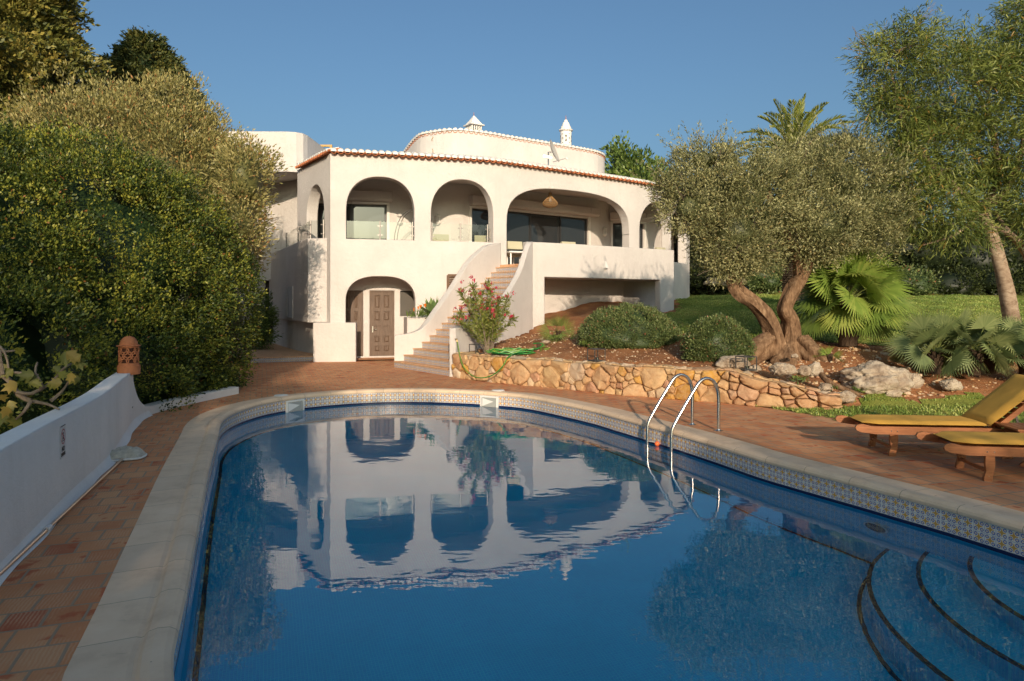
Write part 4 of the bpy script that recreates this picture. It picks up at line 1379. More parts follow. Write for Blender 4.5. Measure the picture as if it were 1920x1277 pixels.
# bulkhead wall lamp
mb = MB()
s = TF.s_px(1133); q = TF.at(s) - TF.nrm(s) * 0.06; t = TF.tan(s)
M = Matrix((t, TF.nrm(s), Vector((0, 0, 1)))).transposed()
z = CZ - (497 - HY) / F * q.y
V_ = [Vector((q.x, q.y, z)) + M @ Vector(v) for v in ((-.05, .06, -.12), (.07, .06, -.12), (.07, -.07, -.10), (-.05, -.07, -.10), (-.05, .06, .12), (.01, .06, .12), (.01, -.03, .12), (-.05, -.03, .12))]
mb.add(V_, [(3,2,1,0),(4,5,6,7),(0,1,5,4),(1,2,6,5),(2,3,7,6),(3,0,4,7)])
mb.build("wall_light", WHITEPLASTIC, villa)

# ---- stairs
NS = 17
RISE = FLR / (NS + 0.5)
LP = Curve([(-3.24, 18.95), (-3.15, 18.75), (-2.83, 18.85), (-2.5, 19.0), (-2.24, 19.25), (-2.02, 19.6), (-1.5, 20.4), (-0.9, 21.2), (-0.36, 21.95)], smooth=False)
LP = Curve([(-3.24, 18.8), (-2.9, 18.85), (-2.55, 19.0), (-2.26, 19.27), (-1.6, 20.25), (-0.9, 21.2), (-0.36, 21.95)], smooth=True)
RP = Curve([(-1.52, 16.5), (0.0, 19.75), (0.5, 20.9)], smooth=False)
def Lz(i): return LP.at(LP.L * min(1, (i - 1) / NS))
def Rz(i): return RP.at(RP.L * min(1, (i - 1) / NS))
mb = MB()
for i in range(1, NS + 1):
    a, b = Lz(i), Rz(i); a2, b2 = Lz(i + 1), Rz(i + 1)
    z = RISE * i
    zb = z - RISE
    L_ = (b - a).length
    mb.add([(a.x, a.y, zb), (b.x, b.y, zb), (b.x, b.y, z - 0.02), (a.x, a.y, z - 0.02)], [(0, 1, 2, 3)], 1, [[(0, 0.0), (L_, 0.0), (L_, 0.15), (0, 0.15)]])
    d = Vector((b.y - a.y, -(b.x - a.x), 0)).normalized()
    if d.dot(a2 - a) > 0: d = -d
    n0 = d * 0.02
    mb.add([(a.x + n0.x, a.y + n0.y, z - .022), (b.x + n0.x, b.y + n0.y, z - .022), (b.x + n0.x, b.y + n0.y, z), (a.x + n0.x, a.y + n0.y, z), (b2.x, b2.y, z), (a2.x, a2.y, z)],
           [(0, 1, 2, 3), (3, 2, 4, 5)], 0)
    mb.add([(a.x + n0.x, a.y + n0.y, z - .022), (b.x + n0.x, b.y + n0.y, z - .022), (b.x, b.y, z - .02), (a.x, a.y, z - .02)], [(3, 2, 1, 0)], 0)
mb.build("stair_steps", [TREAD, AZULEJO_STEP], villa)
# stringers
def lerp_prof(prof, t):
    for (t0, z0_), (t1, z1_) in zip(prof, prof[1:]):
        if t <= t1:
            u = (t - t0) / (t1 - t0)
            u = u * u * (3 - 2 * u) * 0.4 + u * 0.6
            return z0_ + (z1_ - z0_) * u
    return prof[-1][1]
def smoothprof(prof):
    pts = catmull([(t * 5, z, 0) for t, z in prof], step=0.1)
    return [(p.x / 5, p.y) for p in pts]
SPR = smoothprof([(0, 1.16), (0.04, 1.17), (0.15, 1.22), (0.35, 1.42), (0.617, 1.97), (0.81, 2.62), (0.9, 3.15), (0.965, 3.55), (1.0, 3.62)])
RS = Curve([(-1.50, 16.34), (-0.02, 19.68), (0.47, 20.75)], smooth=False)
mb = MB()
wall(mb, RS, -0.17, -0.05, 1.1, z1f=lambda s: lerp_prof(SPR, s / RS.L), step=0.12)
mb.build("stair_parapet", STUCCO, villa, smooth=True, sharp=35)
LS = LP
SPL = smoothprof([(0, 0.87), (0.12, 0.95), (0.2, 1.13), (0.32, 1.60), (0.45, 2.1), (0.55, 2.56), (0.66, 3.05), (0.82, 3.5), (0.93, 3.64), (1.0, 3.70)])
mb = MB()
wall(mb, LS, 0.2, -0.05, 1.1, z1f=lambda s: lerp_prof(SPL, s / LS.L), step=0.1)
mb.build("stair_parapet", STUCCO, villa, smooth=True, sharp=35)
# planter ledge between stairs and facade
mb = MB()
s0, s1 = FCV.s_px(757), FCV.s_px(842)
fo = [FCV.at(s0 + (s1 - s0) * k / 8) for k in range(9)]
fi = [p - FCV.nrm(4) * 0.75 for p in fo]
mb.prism([(p.x, p.y) for p in fo] + [(p.x, p.y) for p in fi[::-1]][:-0 or None], -0.02, 1.33)
mb.build("planter_ledge", STUCCO, villa)
# ================================================================== vegetation
def unit(n, rng=RNG):
    v = rng.normal(size=(n, 3))
    return v / np.linalg.norm(v, axis=1, keepdims=True)

def leaves_mesh(P_, D, N_, ln, wd, bend=0.0):
    """rhombic leaves: base points P_, direction D, normal N_, lengths ln, widths wd -> V, Q (bent leaves get two quads)"""
    D = D / (np.linalg.norm(D, axis=1, keepdims=True) + 1e-9)
    S = np.cross(D, N_); S /= (np.linalg.norm(S, axis=1, keepdims=True) + 1e-9)
    Nn = np.cross(S, D)
    ln = ln[:, None]; wd = wd[:, None]
    n = len(P_)
    if bend == 0:
        V = np.stack([P_, P_ + D * ln * 0.5 + S * wd * 0.5 - Nn * wd * 0.1, P_ + D * ln, P_ + D * ln * 0.5 - S * wd * 0.5 - Nn * wd * 0.1], 1).reshape(-1, 3)
        return V, np.arange(4 * n).reshape(-1, 4)
    g = np.array([0, 0, -1.0])
    m = P_ + D * ln * 0.5 + g * ln * bend * 0.25
    t = P_ + D * ln * 0.85 + g * ln * bend
    V = np.stack([P_ - S * wd * 0.15, P_ + S * wd * 0.15, m + S * wd * 0.5, m - S * wd * 0.5, t + S * wd * 0.08, t - S * wd * 0.08], 1).reshape(-1, 3)
    b = np.arange(n)[:, None] * 6
    Q = np.concatenate([b + np.array([[0, 1, 2, 3]]), b + np.array([[3, 2, 4, 5]])], 0)
    return V, Q

def blob_points(ells, n, rng, shell=(0.82, 1.05), zmin=None, rough=0.12):
    """points near the outer skin of a union of ellipsoids, with outward normals"""
    E = np.array(ells, float)
    A = (E[:, 3] * E[:, 4] + E[:, 4] * E[:, 5] + E[:, 3] * E[:, 5])
    w = A / A.sum()
    out_p, out_n = [], []
    tot = 0
    while tot < n:
        k = rng.choice(len(E), size=n * 2, p=w)
        u = unit(n * 2, rng)
        c, r = E[k, :3], E[k, 3:6]
        sc = rng.uniform(shell[0], shell[1], size=(n * 2, 1))
        bump = 1 + rough * (np.sin(u[:, :1] * 7 + k[:, None]) + np.sin(u[:, 1:2] * 9 + 1.3 * k[:, None]) + np.sin(u[:, 2:3] * 8 + 2.1 * k[:, None])) / 2
        p = c + u * r * sc * bump
        nn = u / r; nn /= np.linalg.norm(nn, axis=1, keepdims=True)
        keep = np.ones(len(p), bool)
        for j in range(len(E)):
            q = (((p - E[j, :3]) / E[j, 3:6]) ** 2).sum(1)
            keep &= (q > 0.62) | (k == j)
        if zmin is not None: keep &= p[:, 2] > zmin
        out_p.append(p[keep]); out_n.append(nn[keep]); tot += keep.sum()
    return np.concatenate(out_p)[:n], np.concatenate(out_n)[:n]

def foliage(name, parent, mat, ells, clumps, per, cr, ln, wd, seed, core=None, out=0.9, zmin=None, shell=(0.82, 1.05), upb=0.3,
            bend=0.0, rough=0.12, aniso=(1, 1, 1), tint_v=0.22, ctint_v=0.2, droop=0.0, accent=0.02, spray=None):
    rng = np.random.default_rng(seed)
    cp, cn = blob_points(ells, clumps, rng, shell, zmin, rough)
    k = np.repeat(np.arange(clumps), per)
    off = unit(clumps * per, rng) * (rng.uniform(0, 1, size=(clumps * per, 1)) ** 0.45) * cr * np.array(aniso)
    # flatten clumps along their outward normal a little
    N_ = cn[k]
    P_ = cp[k] + off + N_ * cr * 0.2
    D = N_ * out + unit(len(P_), rng) * 0.9 + off / cr * 0.7 + np.array([0, 0, upb]) + np.array([0, 0, -droop])
    L_ = ln * rng.uniform(0.6, 1.25, len(P_)); W_ = wd * rng.uniform(0.7, 1.2, len(P_))
    if zmin is not None:
        kp = P_[:, 2] > zmin
        P_, D, N_, L_, W_, k = P_[kp], D[kp], N_[kp], L_[kp], W_[kp], k[kp]
    ct = rng.normal(0.45, ctint_v, clumps)
    tint = np.clip(ct[k] + rng.normal(0, tint_v, len(k)), 0.02, 0.92)
    if accent > 0: tint = np.where(rng.random(len(k)) < accent, 1.0, tint)
    if spray:
        ns, sl, spl, sup = spray
        sp, sn = blob_points(ells, ns, rng, (0.9, 1.05), zmin, rough)
        kz = sn[:, 2] > -0.15; sp, sn = sp[kz], sn[kz]; ns = len(sp)
        sd = sn + unit(ns, rng) * 0.55 + np.array([0, 0, sup]); sd /= np.linalg.norm(sd, axis=1, keepdims=True)
        sL = sl * rng.uniform(0.35, 1.25, ns)
        kk = np.repeat(np.arange(ns), spl); u = rng.uniform(0, 1, len(kk))
        Pp = sp[kk] + sd[kk] * (u * sL[kk])[:, None] + unit(len(kk), rng) * (ln * 0.35)
        P_ = np.concatenate([P_, Pp]); D = np.concatenate([D, sd[kk] * 1.0 + unit(len(kk), rng) * 0.75 + np.array([0, 0, -droop])])
        N_ = np.concatenate([N_, sn[kk]])
        L_ = np.concatenate([L_, ln * rng.uniform(0.6, 1.2, len(kk))]); W_ = np.concatenate([W_, wd * rng.uniform(0.7, 1.1, len(kk))])
        tint = np.concatenate([tint, np.clip(rng.normal(0.55, 0.2, len(kk)), 0.02, 0.92)])
    V, Q = leaves_mesh(P_, D, unit(len(P_), rng) * 0.8 + N_ * 0.4, L_, W_, bend)
    if bend: tint = np.concatenate([tint, tint])
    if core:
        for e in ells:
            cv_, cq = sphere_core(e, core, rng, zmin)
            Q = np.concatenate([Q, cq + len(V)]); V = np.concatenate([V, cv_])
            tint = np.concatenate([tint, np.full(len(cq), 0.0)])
    return np_mesh(name, V, Q, mat, parent, tint)

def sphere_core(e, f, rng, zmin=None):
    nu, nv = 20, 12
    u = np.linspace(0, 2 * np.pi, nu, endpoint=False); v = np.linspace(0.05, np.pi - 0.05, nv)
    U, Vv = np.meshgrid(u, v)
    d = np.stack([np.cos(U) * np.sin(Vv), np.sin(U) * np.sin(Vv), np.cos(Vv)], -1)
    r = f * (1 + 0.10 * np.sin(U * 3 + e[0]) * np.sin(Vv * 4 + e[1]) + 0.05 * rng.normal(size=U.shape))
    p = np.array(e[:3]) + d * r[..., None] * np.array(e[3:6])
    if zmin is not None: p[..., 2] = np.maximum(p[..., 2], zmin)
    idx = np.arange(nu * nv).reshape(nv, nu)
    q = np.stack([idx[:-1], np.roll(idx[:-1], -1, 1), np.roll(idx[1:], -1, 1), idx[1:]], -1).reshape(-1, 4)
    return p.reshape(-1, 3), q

def limb(mb, pts, r0, r1, n=10, wob=0.0, sub=5):
    p = catmull(pts, step=0.0 + max(0.06, r0 * 0.6), z=True) if len(pts) > 2 else [Vector(q) for q in pts]
    N = len(p)
    rs = []
    for i in range(N):
        t = i / max(1, N - 1)
        rs.append((r0 + (r1 - r0) * t ** 0.8) * (1 + wob * math.sin(i * 1.7 + r0 * 50) * 0.6 + wob * random.uniform(-0.5, 0.5)))
    mb.tube(p, rs, n)

def twigs(mb, base, dirv, ln, r, depth, spread=0.6, n=3):
    """recursive bare twigs"""
    end = base + dirv * ln
    mid = base + dirv * ln * 0.5 + Vector((random.uniform(-.06, .06), random.uniform(-.06, .06), random.uniform(-.05, .05))) * ln
    mb.tube([base, mid, end], [r, r * 0.8, r * 0.55], 5, caps=False)
    if depth <= 0: return
    for _ in range(n):
        d2 = (dirv + Vector((random.uniform(-1, 1), random.uniform(-1, 1), random.uniform(-0.6, 0.9))) * spread).normalized()
        st = base.lerp(end, random.uniform(0.5, 1.0))
        twigs(mb, st, d2, ln * random.uniform(0.5, 0.8), r * 0.6, depth - 1, spread, n)

def EP(px, py, Y, rx, rz, ry=None):
    c = P(px, py, Y); k = Y / F
    return (c.x, c.y, c.z, rx * k, (ry or (rx + rz) / 2) * k, rz * k)
# ---- hedge mass on the left
hd = thing("clipped_hedge", "tall dense dark green hedge rising behind the low white wall on the left", "hedge", (-9, 12, -0.3))
HE = [(-9.9, 11.2, 1.7, 3.4, 2.6, 3.0), (-8.6, 12.6, 1.9, 3.1, 2.3, 2.95), (-7.75, 13.5, 1.5, 2.2, 2.0, 2.75), (-6.35, 13.9, 1.6, 0.98, 1.3, 2.05), (-7.25, 13.8, 2.1, 1.45, 1.6, 2.35), (-6.75, 12.8, 0.6, 1.15, 1.25, 1.6), (-7.4, 11.4, 0.5, 1.9, 1.7, 2.1), (-8.4, 9.5, 0.4, 2.6, 2.4, 2.1), (-10.2, 8.0, 0.6, 3.6, 2.6, 2.4)]
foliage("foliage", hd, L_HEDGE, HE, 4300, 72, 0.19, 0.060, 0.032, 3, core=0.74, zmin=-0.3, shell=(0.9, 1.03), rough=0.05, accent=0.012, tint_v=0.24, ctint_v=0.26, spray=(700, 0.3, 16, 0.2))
# sprays that break the outline
mb = MB()
for x, y, z in ((-8.2, 12.6, -0.3), (-9.6, 11.5, -0.3), (-7.3, 12.9, -0.3)):
    limb(mb, [(x, y, -0.35), (x + .1, y, 1.0), (x - .2, y + .2, 2.6)], 0.14, 0.05)
mb.build("stem", BARK_DARK, hd, smooth=True)

ob = thing("wild_olive", "tall rounded grey green wild olive rising above the hedge beside the house", "tree", (-8.3, 17, -0.2))
OE = [(-8.9, 17.2, 4.6, 2.1, 2.0, 2.4), (-10.2, 16.6, 4.2, 2.2, 2.0, 2.5), (-8.1, 17.2, 4.1, 1.5, 1.6, 2.35), (-7.55, 17.3, 3.9, 0.95, 1.1, 1.75), (-11.8, 16.2, 3.2, 2.1, 2, 2.2), (-7.8, 16.8, 2.6, 0.85, 1.0, 1.2), (-9.4, 17.3, 5.5, 1.15, 1.1, 1.1), (-7.5, 17.0, 5.2, 0.5, 0.5, 0.5), EP(462, 335, 15, 38, 62), EP(450, 420, 15, 34, 55)]
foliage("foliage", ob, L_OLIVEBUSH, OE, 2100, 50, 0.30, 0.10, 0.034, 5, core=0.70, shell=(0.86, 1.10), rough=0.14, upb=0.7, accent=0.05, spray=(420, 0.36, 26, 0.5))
mb = MB()
for x, y in ((-9.3, 17.2), (-8.1, 17.3), (-7.3, 17)):
    limb(mb, [(x * 0.98, y, -0.3), (x, y, 1.8), (x + .2, y, 3.8)], 0.17, 0.06)
mb.build("trunk", BARK_OLIVE, ob, smooth=True)
mb = MB()
random.seed(5)
for (x, y, z, dx, dz) in ((-6.75, 17, 5.2, .5, .7), (-6.4, 17, 4.9, .9, .5), (-6.35, 17.1, 4.4, 1, .2), (-6.2, 17.1, 3.9, 1, -.1), (-6.4, 17, 3.4, .9, -.2), (-6.3, 17, 4.6, .8, .6), (-6.5, 17.2, 4.9, .4, .9), (-7.1, 17, 5.6, .3, .9), (-6.35, 17.1, 4.2, 1, .5), (-6.5, 16.9, 3.0, .8, -.3)):
    twigs(mb, Vector((x - .35, y, z)), Vector((dx, random.uniform(-.3, .3), dz)).normalized(), 0.42, 0.009, 3, 0.6)
tag(mb.build("bare_twigs", BARK_GREY, ob), kind="stuff")

def conifer(name, label, base, H_, prof, seed, mat, nb=420, per=60, ln=0.09, wd=0.035, th=0.26, zlo=0.5, barkr=0.3, group=None, droopf=0.25, arc=None):
    t = thing(name, label, "tree", base, group)
    rng = np.random.default_rng(seed)
    Ps, Ds, Ts = [], [], []
    for i in range(nb):
        z = zlo + (H_ - zlo) * rng.random() ** 0.85
        az = rng.uniform(*(arc or (0, 2 * np.pi)))
        R_ = prof(z / H_) * rng.uniform(0.8, 1.1)
        d = np.array([np.cos(az), np.sin(az), 0.0])
        tt = rng.uniform(0.45, 1.0, per) ** 0.7
        p = np.outer(tt * R_, d) + np.array([0, 0, z]) + np.stack([np.zeros(per), np.zeros(per), -droopf * R_ * tt ** 2 + 0.18 * R_ * tt], 1)
        wdt = th * (1.15 - tt)[:, None] + 0.06
        p = p + rng.normal(size=(per, 3)) * wdt * np.array([0.7, 0.7, 0.45])
        Ps.append(p); Ds.append(d + rng.normal(size=(per, 3)) * 0.55 + np.array([0, 0, 0.25])); Ts.append(rng.normal(0.45, 0.16) + rng.normal(0, 0.16, per))
    P_ = np.concatenate(Ps) + np.array(base); D = np.concatenate(Ds); T = np.clip(np.concatenate(Ts), 0.02, 0.9)
    V, Q = leaves_mesh(P_, D, unit(len(P_), rng), ln * rng.uniform(0.7, 1.4, len(P_)), wd * rng.uniform(0.8, 1.4, len(P_)))
    # inner shell in the darkest leaf tint, painting in the crown's inner shade
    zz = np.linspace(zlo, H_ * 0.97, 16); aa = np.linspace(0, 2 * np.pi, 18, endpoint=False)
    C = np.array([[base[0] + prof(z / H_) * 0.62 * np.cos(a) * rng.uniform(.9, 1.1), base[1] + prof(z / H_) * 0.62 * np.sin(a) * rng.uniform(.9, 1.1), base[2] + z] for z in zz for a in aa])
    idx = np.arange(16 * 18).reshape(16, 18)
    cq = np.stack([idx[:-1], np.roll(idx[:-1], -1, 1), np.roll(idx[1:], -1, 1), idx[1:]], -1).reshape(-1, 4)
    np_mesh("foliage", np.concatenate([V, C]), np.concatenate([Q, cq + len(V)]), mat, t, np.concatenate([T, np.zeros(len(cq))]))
    mb = MB(); limb(mb, [tuple(base), (base[0], base[1], base[2] + H_ * .4), (base[0] + .05, base[1], base[2] + H_ * 0.8)], barkr, 0.06)
    mb.build("trunk", BARK_DARK, t, smooth=True)
    return t
conifer("cypress_tree", "very tall broad conifer with tiered golden green sprays at the top left corner", (-15.3, 19.5, -0.3), 14.5,
        lambda u: 3.3 * min(1.0, (1.12 - u) * 2.2) * (0.94 + 0.12 * math.sin(u * 34)), 21, L_CYPRESS, nb=1500, per=80, ln=0.15, wd=0.07, th=0.34, zlo=2.5, arc=(np.pi, 2.35 * np.pi))
conifer("conifer", "dark green conifer whose pointed top shows behind the wild olive", (-14.5, 27.0, -0.3), 12.5,
        lambda u: 5.6 * max(0.02, 1.0 - u) ** 0.58, 22, L_DARKCON, nb=900, per=70, ln=0.15, wd=0.06, th=0.34, zlo=5.0, droopf=0.15)

# bush by the gate
bs = thing("bamboo_bush", "small leafy bush in the shade beside the dark side gate", "bush", (-8.3, 23.6, 0.15))
foliage("foliage", bs, L_CAROB, [(-8.75, 23.8, 1.0, 0.45, 0.45, 0.95)], 130, 26, 0.16, 0.14, 0.03, 8, core=0.7, zmin=0.15, upb=0.2)

# ---- olive tree on the right
ol = thing("olive_tree", "gnarled two trunked olive tree with broad silvery crown growing on the stony bank", "tree", (5.4, 14.2, 0.8))
mb = MB()
random.seed(12)
def PY(px, py, Y): return tuple(P(px, py, Y))
def gnarl(mb, pts, rs, n=22, amp=0.2, seed=1):
    rnd = random.Random(seed)
    N0 = len(pts)
    p = catmull(pts, step=0.07, z=True)
    N = len(p)
    rr = np.interp(np.linspace(0, 1, N), np.linspace(0, 1, N0), rs)
    b = len(mb.v)
    rings = []
    nrm = None
    ph = [rnd.uniform(0, 6.28) for _ in range(6)]
    for i, q in enumerate(p):
        t = (p[min(i + 1, N - 1)] - p[max(i - 1, 0)]).normalized()
        if nrm is None: nrm = t.orthogonal().normalized()
        nrm = (nrm - t * nrm.dot(t)).normalized()
        bn = t.cross(nrm)
        for k in range(n):
            a = 2 * math.pi * k / n
            w = 1 + amp * (math.sin(3 * a + i * 0.10 + ph[0]) * 0.7 + math.sin(5 * a - i * 0.16 + ph[1]) * 0.5 + math.sin(8 * a + i * 0.07 + ph[2]) * 0.3 + math.sin(i * 0.5 + ph[3] + 2 * a) * 0.35) + rnd.uniform(-.02, .02)
            rings.append(q + (nrm * math.cos(a) + bn * math.sin(a)) * rr[i] * w)
    fs = []
    for i in range(N - 1):
        for k in range(n):
            fs.append((i * n + k, i * n + (k + 1) % n, (i + 1) * n + (k + 1) % n, (i + 1) * n + k))
    fs.append(tuple(range(n - 1, -1, -1))); fs.append(tuple((N - 1) * n + k for k in range(n)))
    mb.add(rings, fs)
gnarl(mb, [PY(1450, 668, 14.2), PY(1452, 628, 14.1), PY(1438, 596, 14.0), PY(1412, 568, 13.9), PY(1382, 546, 13.9), PY(1374, 524, 13.9), PY(1378, 498, 14.0), PY(1372, 470, 14.0)], [0.30, 0.21, 0.17, 0.155, 0.15, 0.135, 0.125, 0.11], seed=3)
gnarl(mb, [PY(1482, 672, 14.2), PY(1484, 630, 14.2), PY(1482, 600, 14.15), PY(1472, 580, 14.1), PY(1484, 548, 14.1), PY(1502, 515, 14.2), PY(1512, 480, 14.2), PY(1518, 440, 14.3)], [0.29, 0.19, 0.16, 0.145, 0.145, 0.15, 0.145, 0.12], seed=7)
gnarl(mb, [PY(1400, 690, 14.0), PY(1420, 658, 14.0), PY(1450, 632, 14.1)], [0.15, 0.25, 0.19], seed=9)
gnarl(mb, [PY(1562, 690, 13.6), PY(1535, 672, 13.8), PY(1500, 640, 14.1)], [0.08, 0.21, 0.2], seed=11)
gnarl(mb, [PY(1470, 700, 13.6), PY(1470, 680, 13.9), PY(1468, 655, 14.1)], [0.15, 0.27, 0.19], seed=13)
gnarl(mb, [PY(1512, 480, 14.2), PY(1535, 440, 14.4), PY(1570, 400, 14.5)], [0.12, 0.09, 0.05], n=12, seed=17)
gnarl(mb, [PY(1500, 515, 14.2), PY(1492, 470, 14.0), PY(1460, 420, 14.0), PY(1440, 360, 14.0)], [0.13, 0.10, 0.08, 0.04], n=12, seed=19)
gnarl(mb, [PY(1374, 500, 14.0), PY(1340, 450, 14.1), PY(1310, 390, 14.2)], [0.09, 0.06, 0.03], n=10, seed=23)
gnarl(mb, [PY(1376, 490, 14.0), PY(1400, 430, 14.1), PY(1410, 360, 14.2)], [0.08, 0.06, 0.03], n=10, seed=29)
mb.build("trunk", BARK_OLIVE, ol, smooth=True, sharp=60)
OL = [EP(1320, 360, 13.9, 82, 70), EP(1290, 392, 13.6, 44, 46), EP(1390, 370, 14.0, 90, 85), EP(1378, 436, 13.8, 76, 66), EP(1462, 408, 14.2, 84, 80), EP(1490, 340, 14.3, 62, 45),
      EP(1570, 340, 14.4, 95, 72), EP(1620, 400, 14.4, 85, 85), EP(1540, 425, 13.9, 85, 60), EP(1400, 470, 13.8, 55, 38), EP(1364, 498, 13.8, 34, 26), EP(1470, 300, 14.5, 40, 28), EP(1320, 300, 14.0, 45, 28), EP(1560, 290, 14.6, 45, 30),
      EP(1262, 362, 13.8, 30, 30)]
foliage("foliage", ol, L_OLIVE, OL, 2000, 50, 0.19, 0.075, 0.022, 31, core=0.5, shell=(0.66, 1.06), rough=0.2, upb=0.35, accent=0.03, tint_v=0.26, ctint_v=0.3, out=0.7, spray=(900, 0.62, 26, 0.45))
mb = MB()
random.seed(77)
for _ in range(70):
    e = random.choice(OL)
    a, b = random.uniform(0, 6.28), random.uniform(-.3, 1.2)
    d = Vector((math.cos(a) * math.cos(b), -abs(math.sin(a)) * math.cos(b), math.sin(b)))
    st = Vector(e[:3]) + Vector((d.x * e[3], d.y * e[4], d.z * e[5])) * 0.6
    twigs(mb, st, d, 0.35, 0.008, 1, 0.5, 2)
tag(mb.build("twigs", BARK_GREY, ol), kind="stuff")

# ---- gum / willow wattle on the right
gm_ = thing("willow_wattle", "leaning pale trunked wattle with long drooping narrow leaves at the right edge", "tree", (10.6, 14.4, 0.9))
mb = MB()
gnarl(mb, [PY(1912, 690, 14.4), PY(1902, 630, 14.4), PY(1890, 560, 14.4), PY(1868, 470, 14.4), PY(1845, 400, 14.4), PY(1838, 385, 14.4)], [0.20, 0.17, 0.155, 0.135, 0.12, 0.11], n=16, amp=0.06, seed=41)
gnarl(mb, [PY(1842, 395, 14.4), PY(1800, 360, 14.3), PY(1740, 300, 14.2), PY(1690, 220, 14.2), PY(1670, 130, 14.2)], [0.09, 0.07, 0.055, 0.04, 0.02], n=10, amp=0.06, seed=43)
gnarl(mb, [PY(1842, 395, 14.4), PY(1870, 330, 14.5), PY(1860, 240, 14.6), PY(1820, 150, 14.6)], [0.085, 0.07, 0.05, 0.02], n=10, amp=0.06, seed=45)
gnarl(mb, [PY(1848, 392, 14.4), PY(1890, 350, 14.3), PY(1920, 260, 14.2), PY(1930, 120, 14.2)], [0.08, 0.06, 0.05, 0.02], n=10, amp=0.06, seed=47)
gnarl(mb, [PY(1942, 620, 14.8), PY(1932, 500, 14.8), PY(1905, 450, 14.6), PY(1868, 425, 14.4)], [0.11, 0.09, 0.08, 0.06], n=12, amp=0.06, seed=49)
gnarl(mb, [PY(1905, 450, 14.6), PY(1880, 420, 14.6), PY(1865, 395, 14.6)], [0.06, 0.045, 0.03], n=10, amp=0.06, seed=51)
gnarl(mb, [PY(1838, 400, 14.4), PY(1790, 440, 14.2), PY(1730, 460, 14.1)], [0.05, 0.03, 0.015], n=8, amp=0.06, seed=53)
mb.build("trunk", BARK_GUM, gm_, smooth=True, sharp=60)
GU = [EP(1690, 125, 14.2, 50, 60), EP(1650, 105, 14.2, 34, 20), EP(1685, 215, 14.2, 60, 52), EP(1760, 170, 14.4, 90, 85), EP(1850, 180, 14.5, 90, 100), EP(1725, 300, 14.2, 78, 52), EP(1800, 280, 14.5, 90, 80), EP(1915, 260, 14.2, 80, 120),
      EP(1755, 400, 14.1, 85, 40), EP(1705, 360, 14.1, 45, 34), EP(1930, 110, 14.6, 60, 85), EP(1690, 70, 14.3, 26, 32), EP(1800, 420, 14.1, 60, 40), EP(1940, 380, 14.2, 60, 90), EP(1940, 30, 14.6, 50, 50)]
foliage("foliage", gm_, L_GUM, GU, 1550, 36, 0.29, 0.18, 0.021, 61, shell=(0.5, 1.0), rough=0.25, out=0.5, upb=0.15, droop=0.0, bend=0.22, spray=(750, 0.55, 30, 0.35), accent=0.03, tint_v=0.25)
mb = MB()
random.seed(99)
for _ in range(60):
    e = random.choice(GU)
    a, b = random.uniform(0, 6.28), random.uniform(-.2, 1.0)
    d = Vector((math.cos(a) * math.cos(b), math.sin(a) * math.cos(b) * .6, math.sin(b)))
    twigs(mb, Vector(e[:3]) + d * 0.1, d, 0.45, 0.012, 2, 0.5, 2)
tag(mb.build("twigs", BARK_GREY, gm_), kind="stuff")

# ---- trees behind
def bg_tree(name, label, mat, ells, seed, clumps=500, per=22, cr=0.45, ln=0.2, wd=0.1, trunk=None, group=None, core=0.8, **kw):
    e0 = ells[0]
    zb = trunk[0][2] if trunk else TH(e0[0], e0[1])
    t = thing(name, label, "tree" if "bush" not in name and "hedge" not in name else "bush", (e0[0], e0[1], zb), group)
    foliage("foliage", t, mat, ells, clumps, per, cr, ln, wd, seed, core=core, **kw)
    mb = MB()
    tr_ = trunk or [(e0[0], e0[1], zb - 0.1), (e0[0] + .1, e0[1], zb + 0.5 * (e0[2] - zb)), (e0[0], e0[1], e0[2])]
    limb(mb, tr_, 0.22, 0.1, wob=0.1)
    mb.build("trunk", BARK_DARK, t, smooth=True)
    return t
bg_tree("carob_tree", "bright green leafy tree standing behind the right end of the house roof", L_CAROB,
        [EP(1165, 310, 38, 26, 34), EP(1195, 345, 38, 42, 40), EP(1225, 345, 38, 30, 28), EP(1150, 360, 38, 25, 40), EP(1185, 380, 38, 50, 50)], 71, clumps=260, per=26, cr=0.55, ln=0.26, wd=0.14, core=0.6, upb=0.5, shell=(0.8, 1.15), rough=0.2)
BGT = [
    ("shade_tree", "dark tree at the far left end of the lawn next to the house wall", [EP(1335, 475, 33, 70, 62), EP(1300, 500, 33, 45, 50)]),
    ("shade_tree", "dark tree standing behind the fork of the olive trunks", [EP(1430, 475, 35, 75, 62), EP(1480, 470, 35, 60, 70)]),
    ("shade_tree", "dark tree right behind the large bright fan palm", [EP(1570, 475, 35, 80, 65), EP(1540, 470, 35, 70, 65)]),
    ("shade_tree", "dark tree with an open black hollow beneath it left of the wattle trunk", [EP(1700, 480, 34, 90, 55), EP(1640, 470, 34, 60, 60)]),
    ("shade_tree", "dark tree directly behind the leaning pale wattle trunk", [EP(1830, 485, 34, 90, 58), EP(1900, 470, 34, 80, 75)]),
    ("shade_tree", "dark tree beyond the lawn at the very right edge", [EP(1990, 460, 33, 90, 90), EP(2080, 450, 33, 90, 110)]),
]
for i, (n_, lb, es) in enumerate(BGT):
    bg_tree(n_, lb, L_BACK, es, 80 + i, clumps=260, per=22, cr=0.55, ln=0.24, wd=0.12, core=0.86, group="dark trees beyond the lawn")
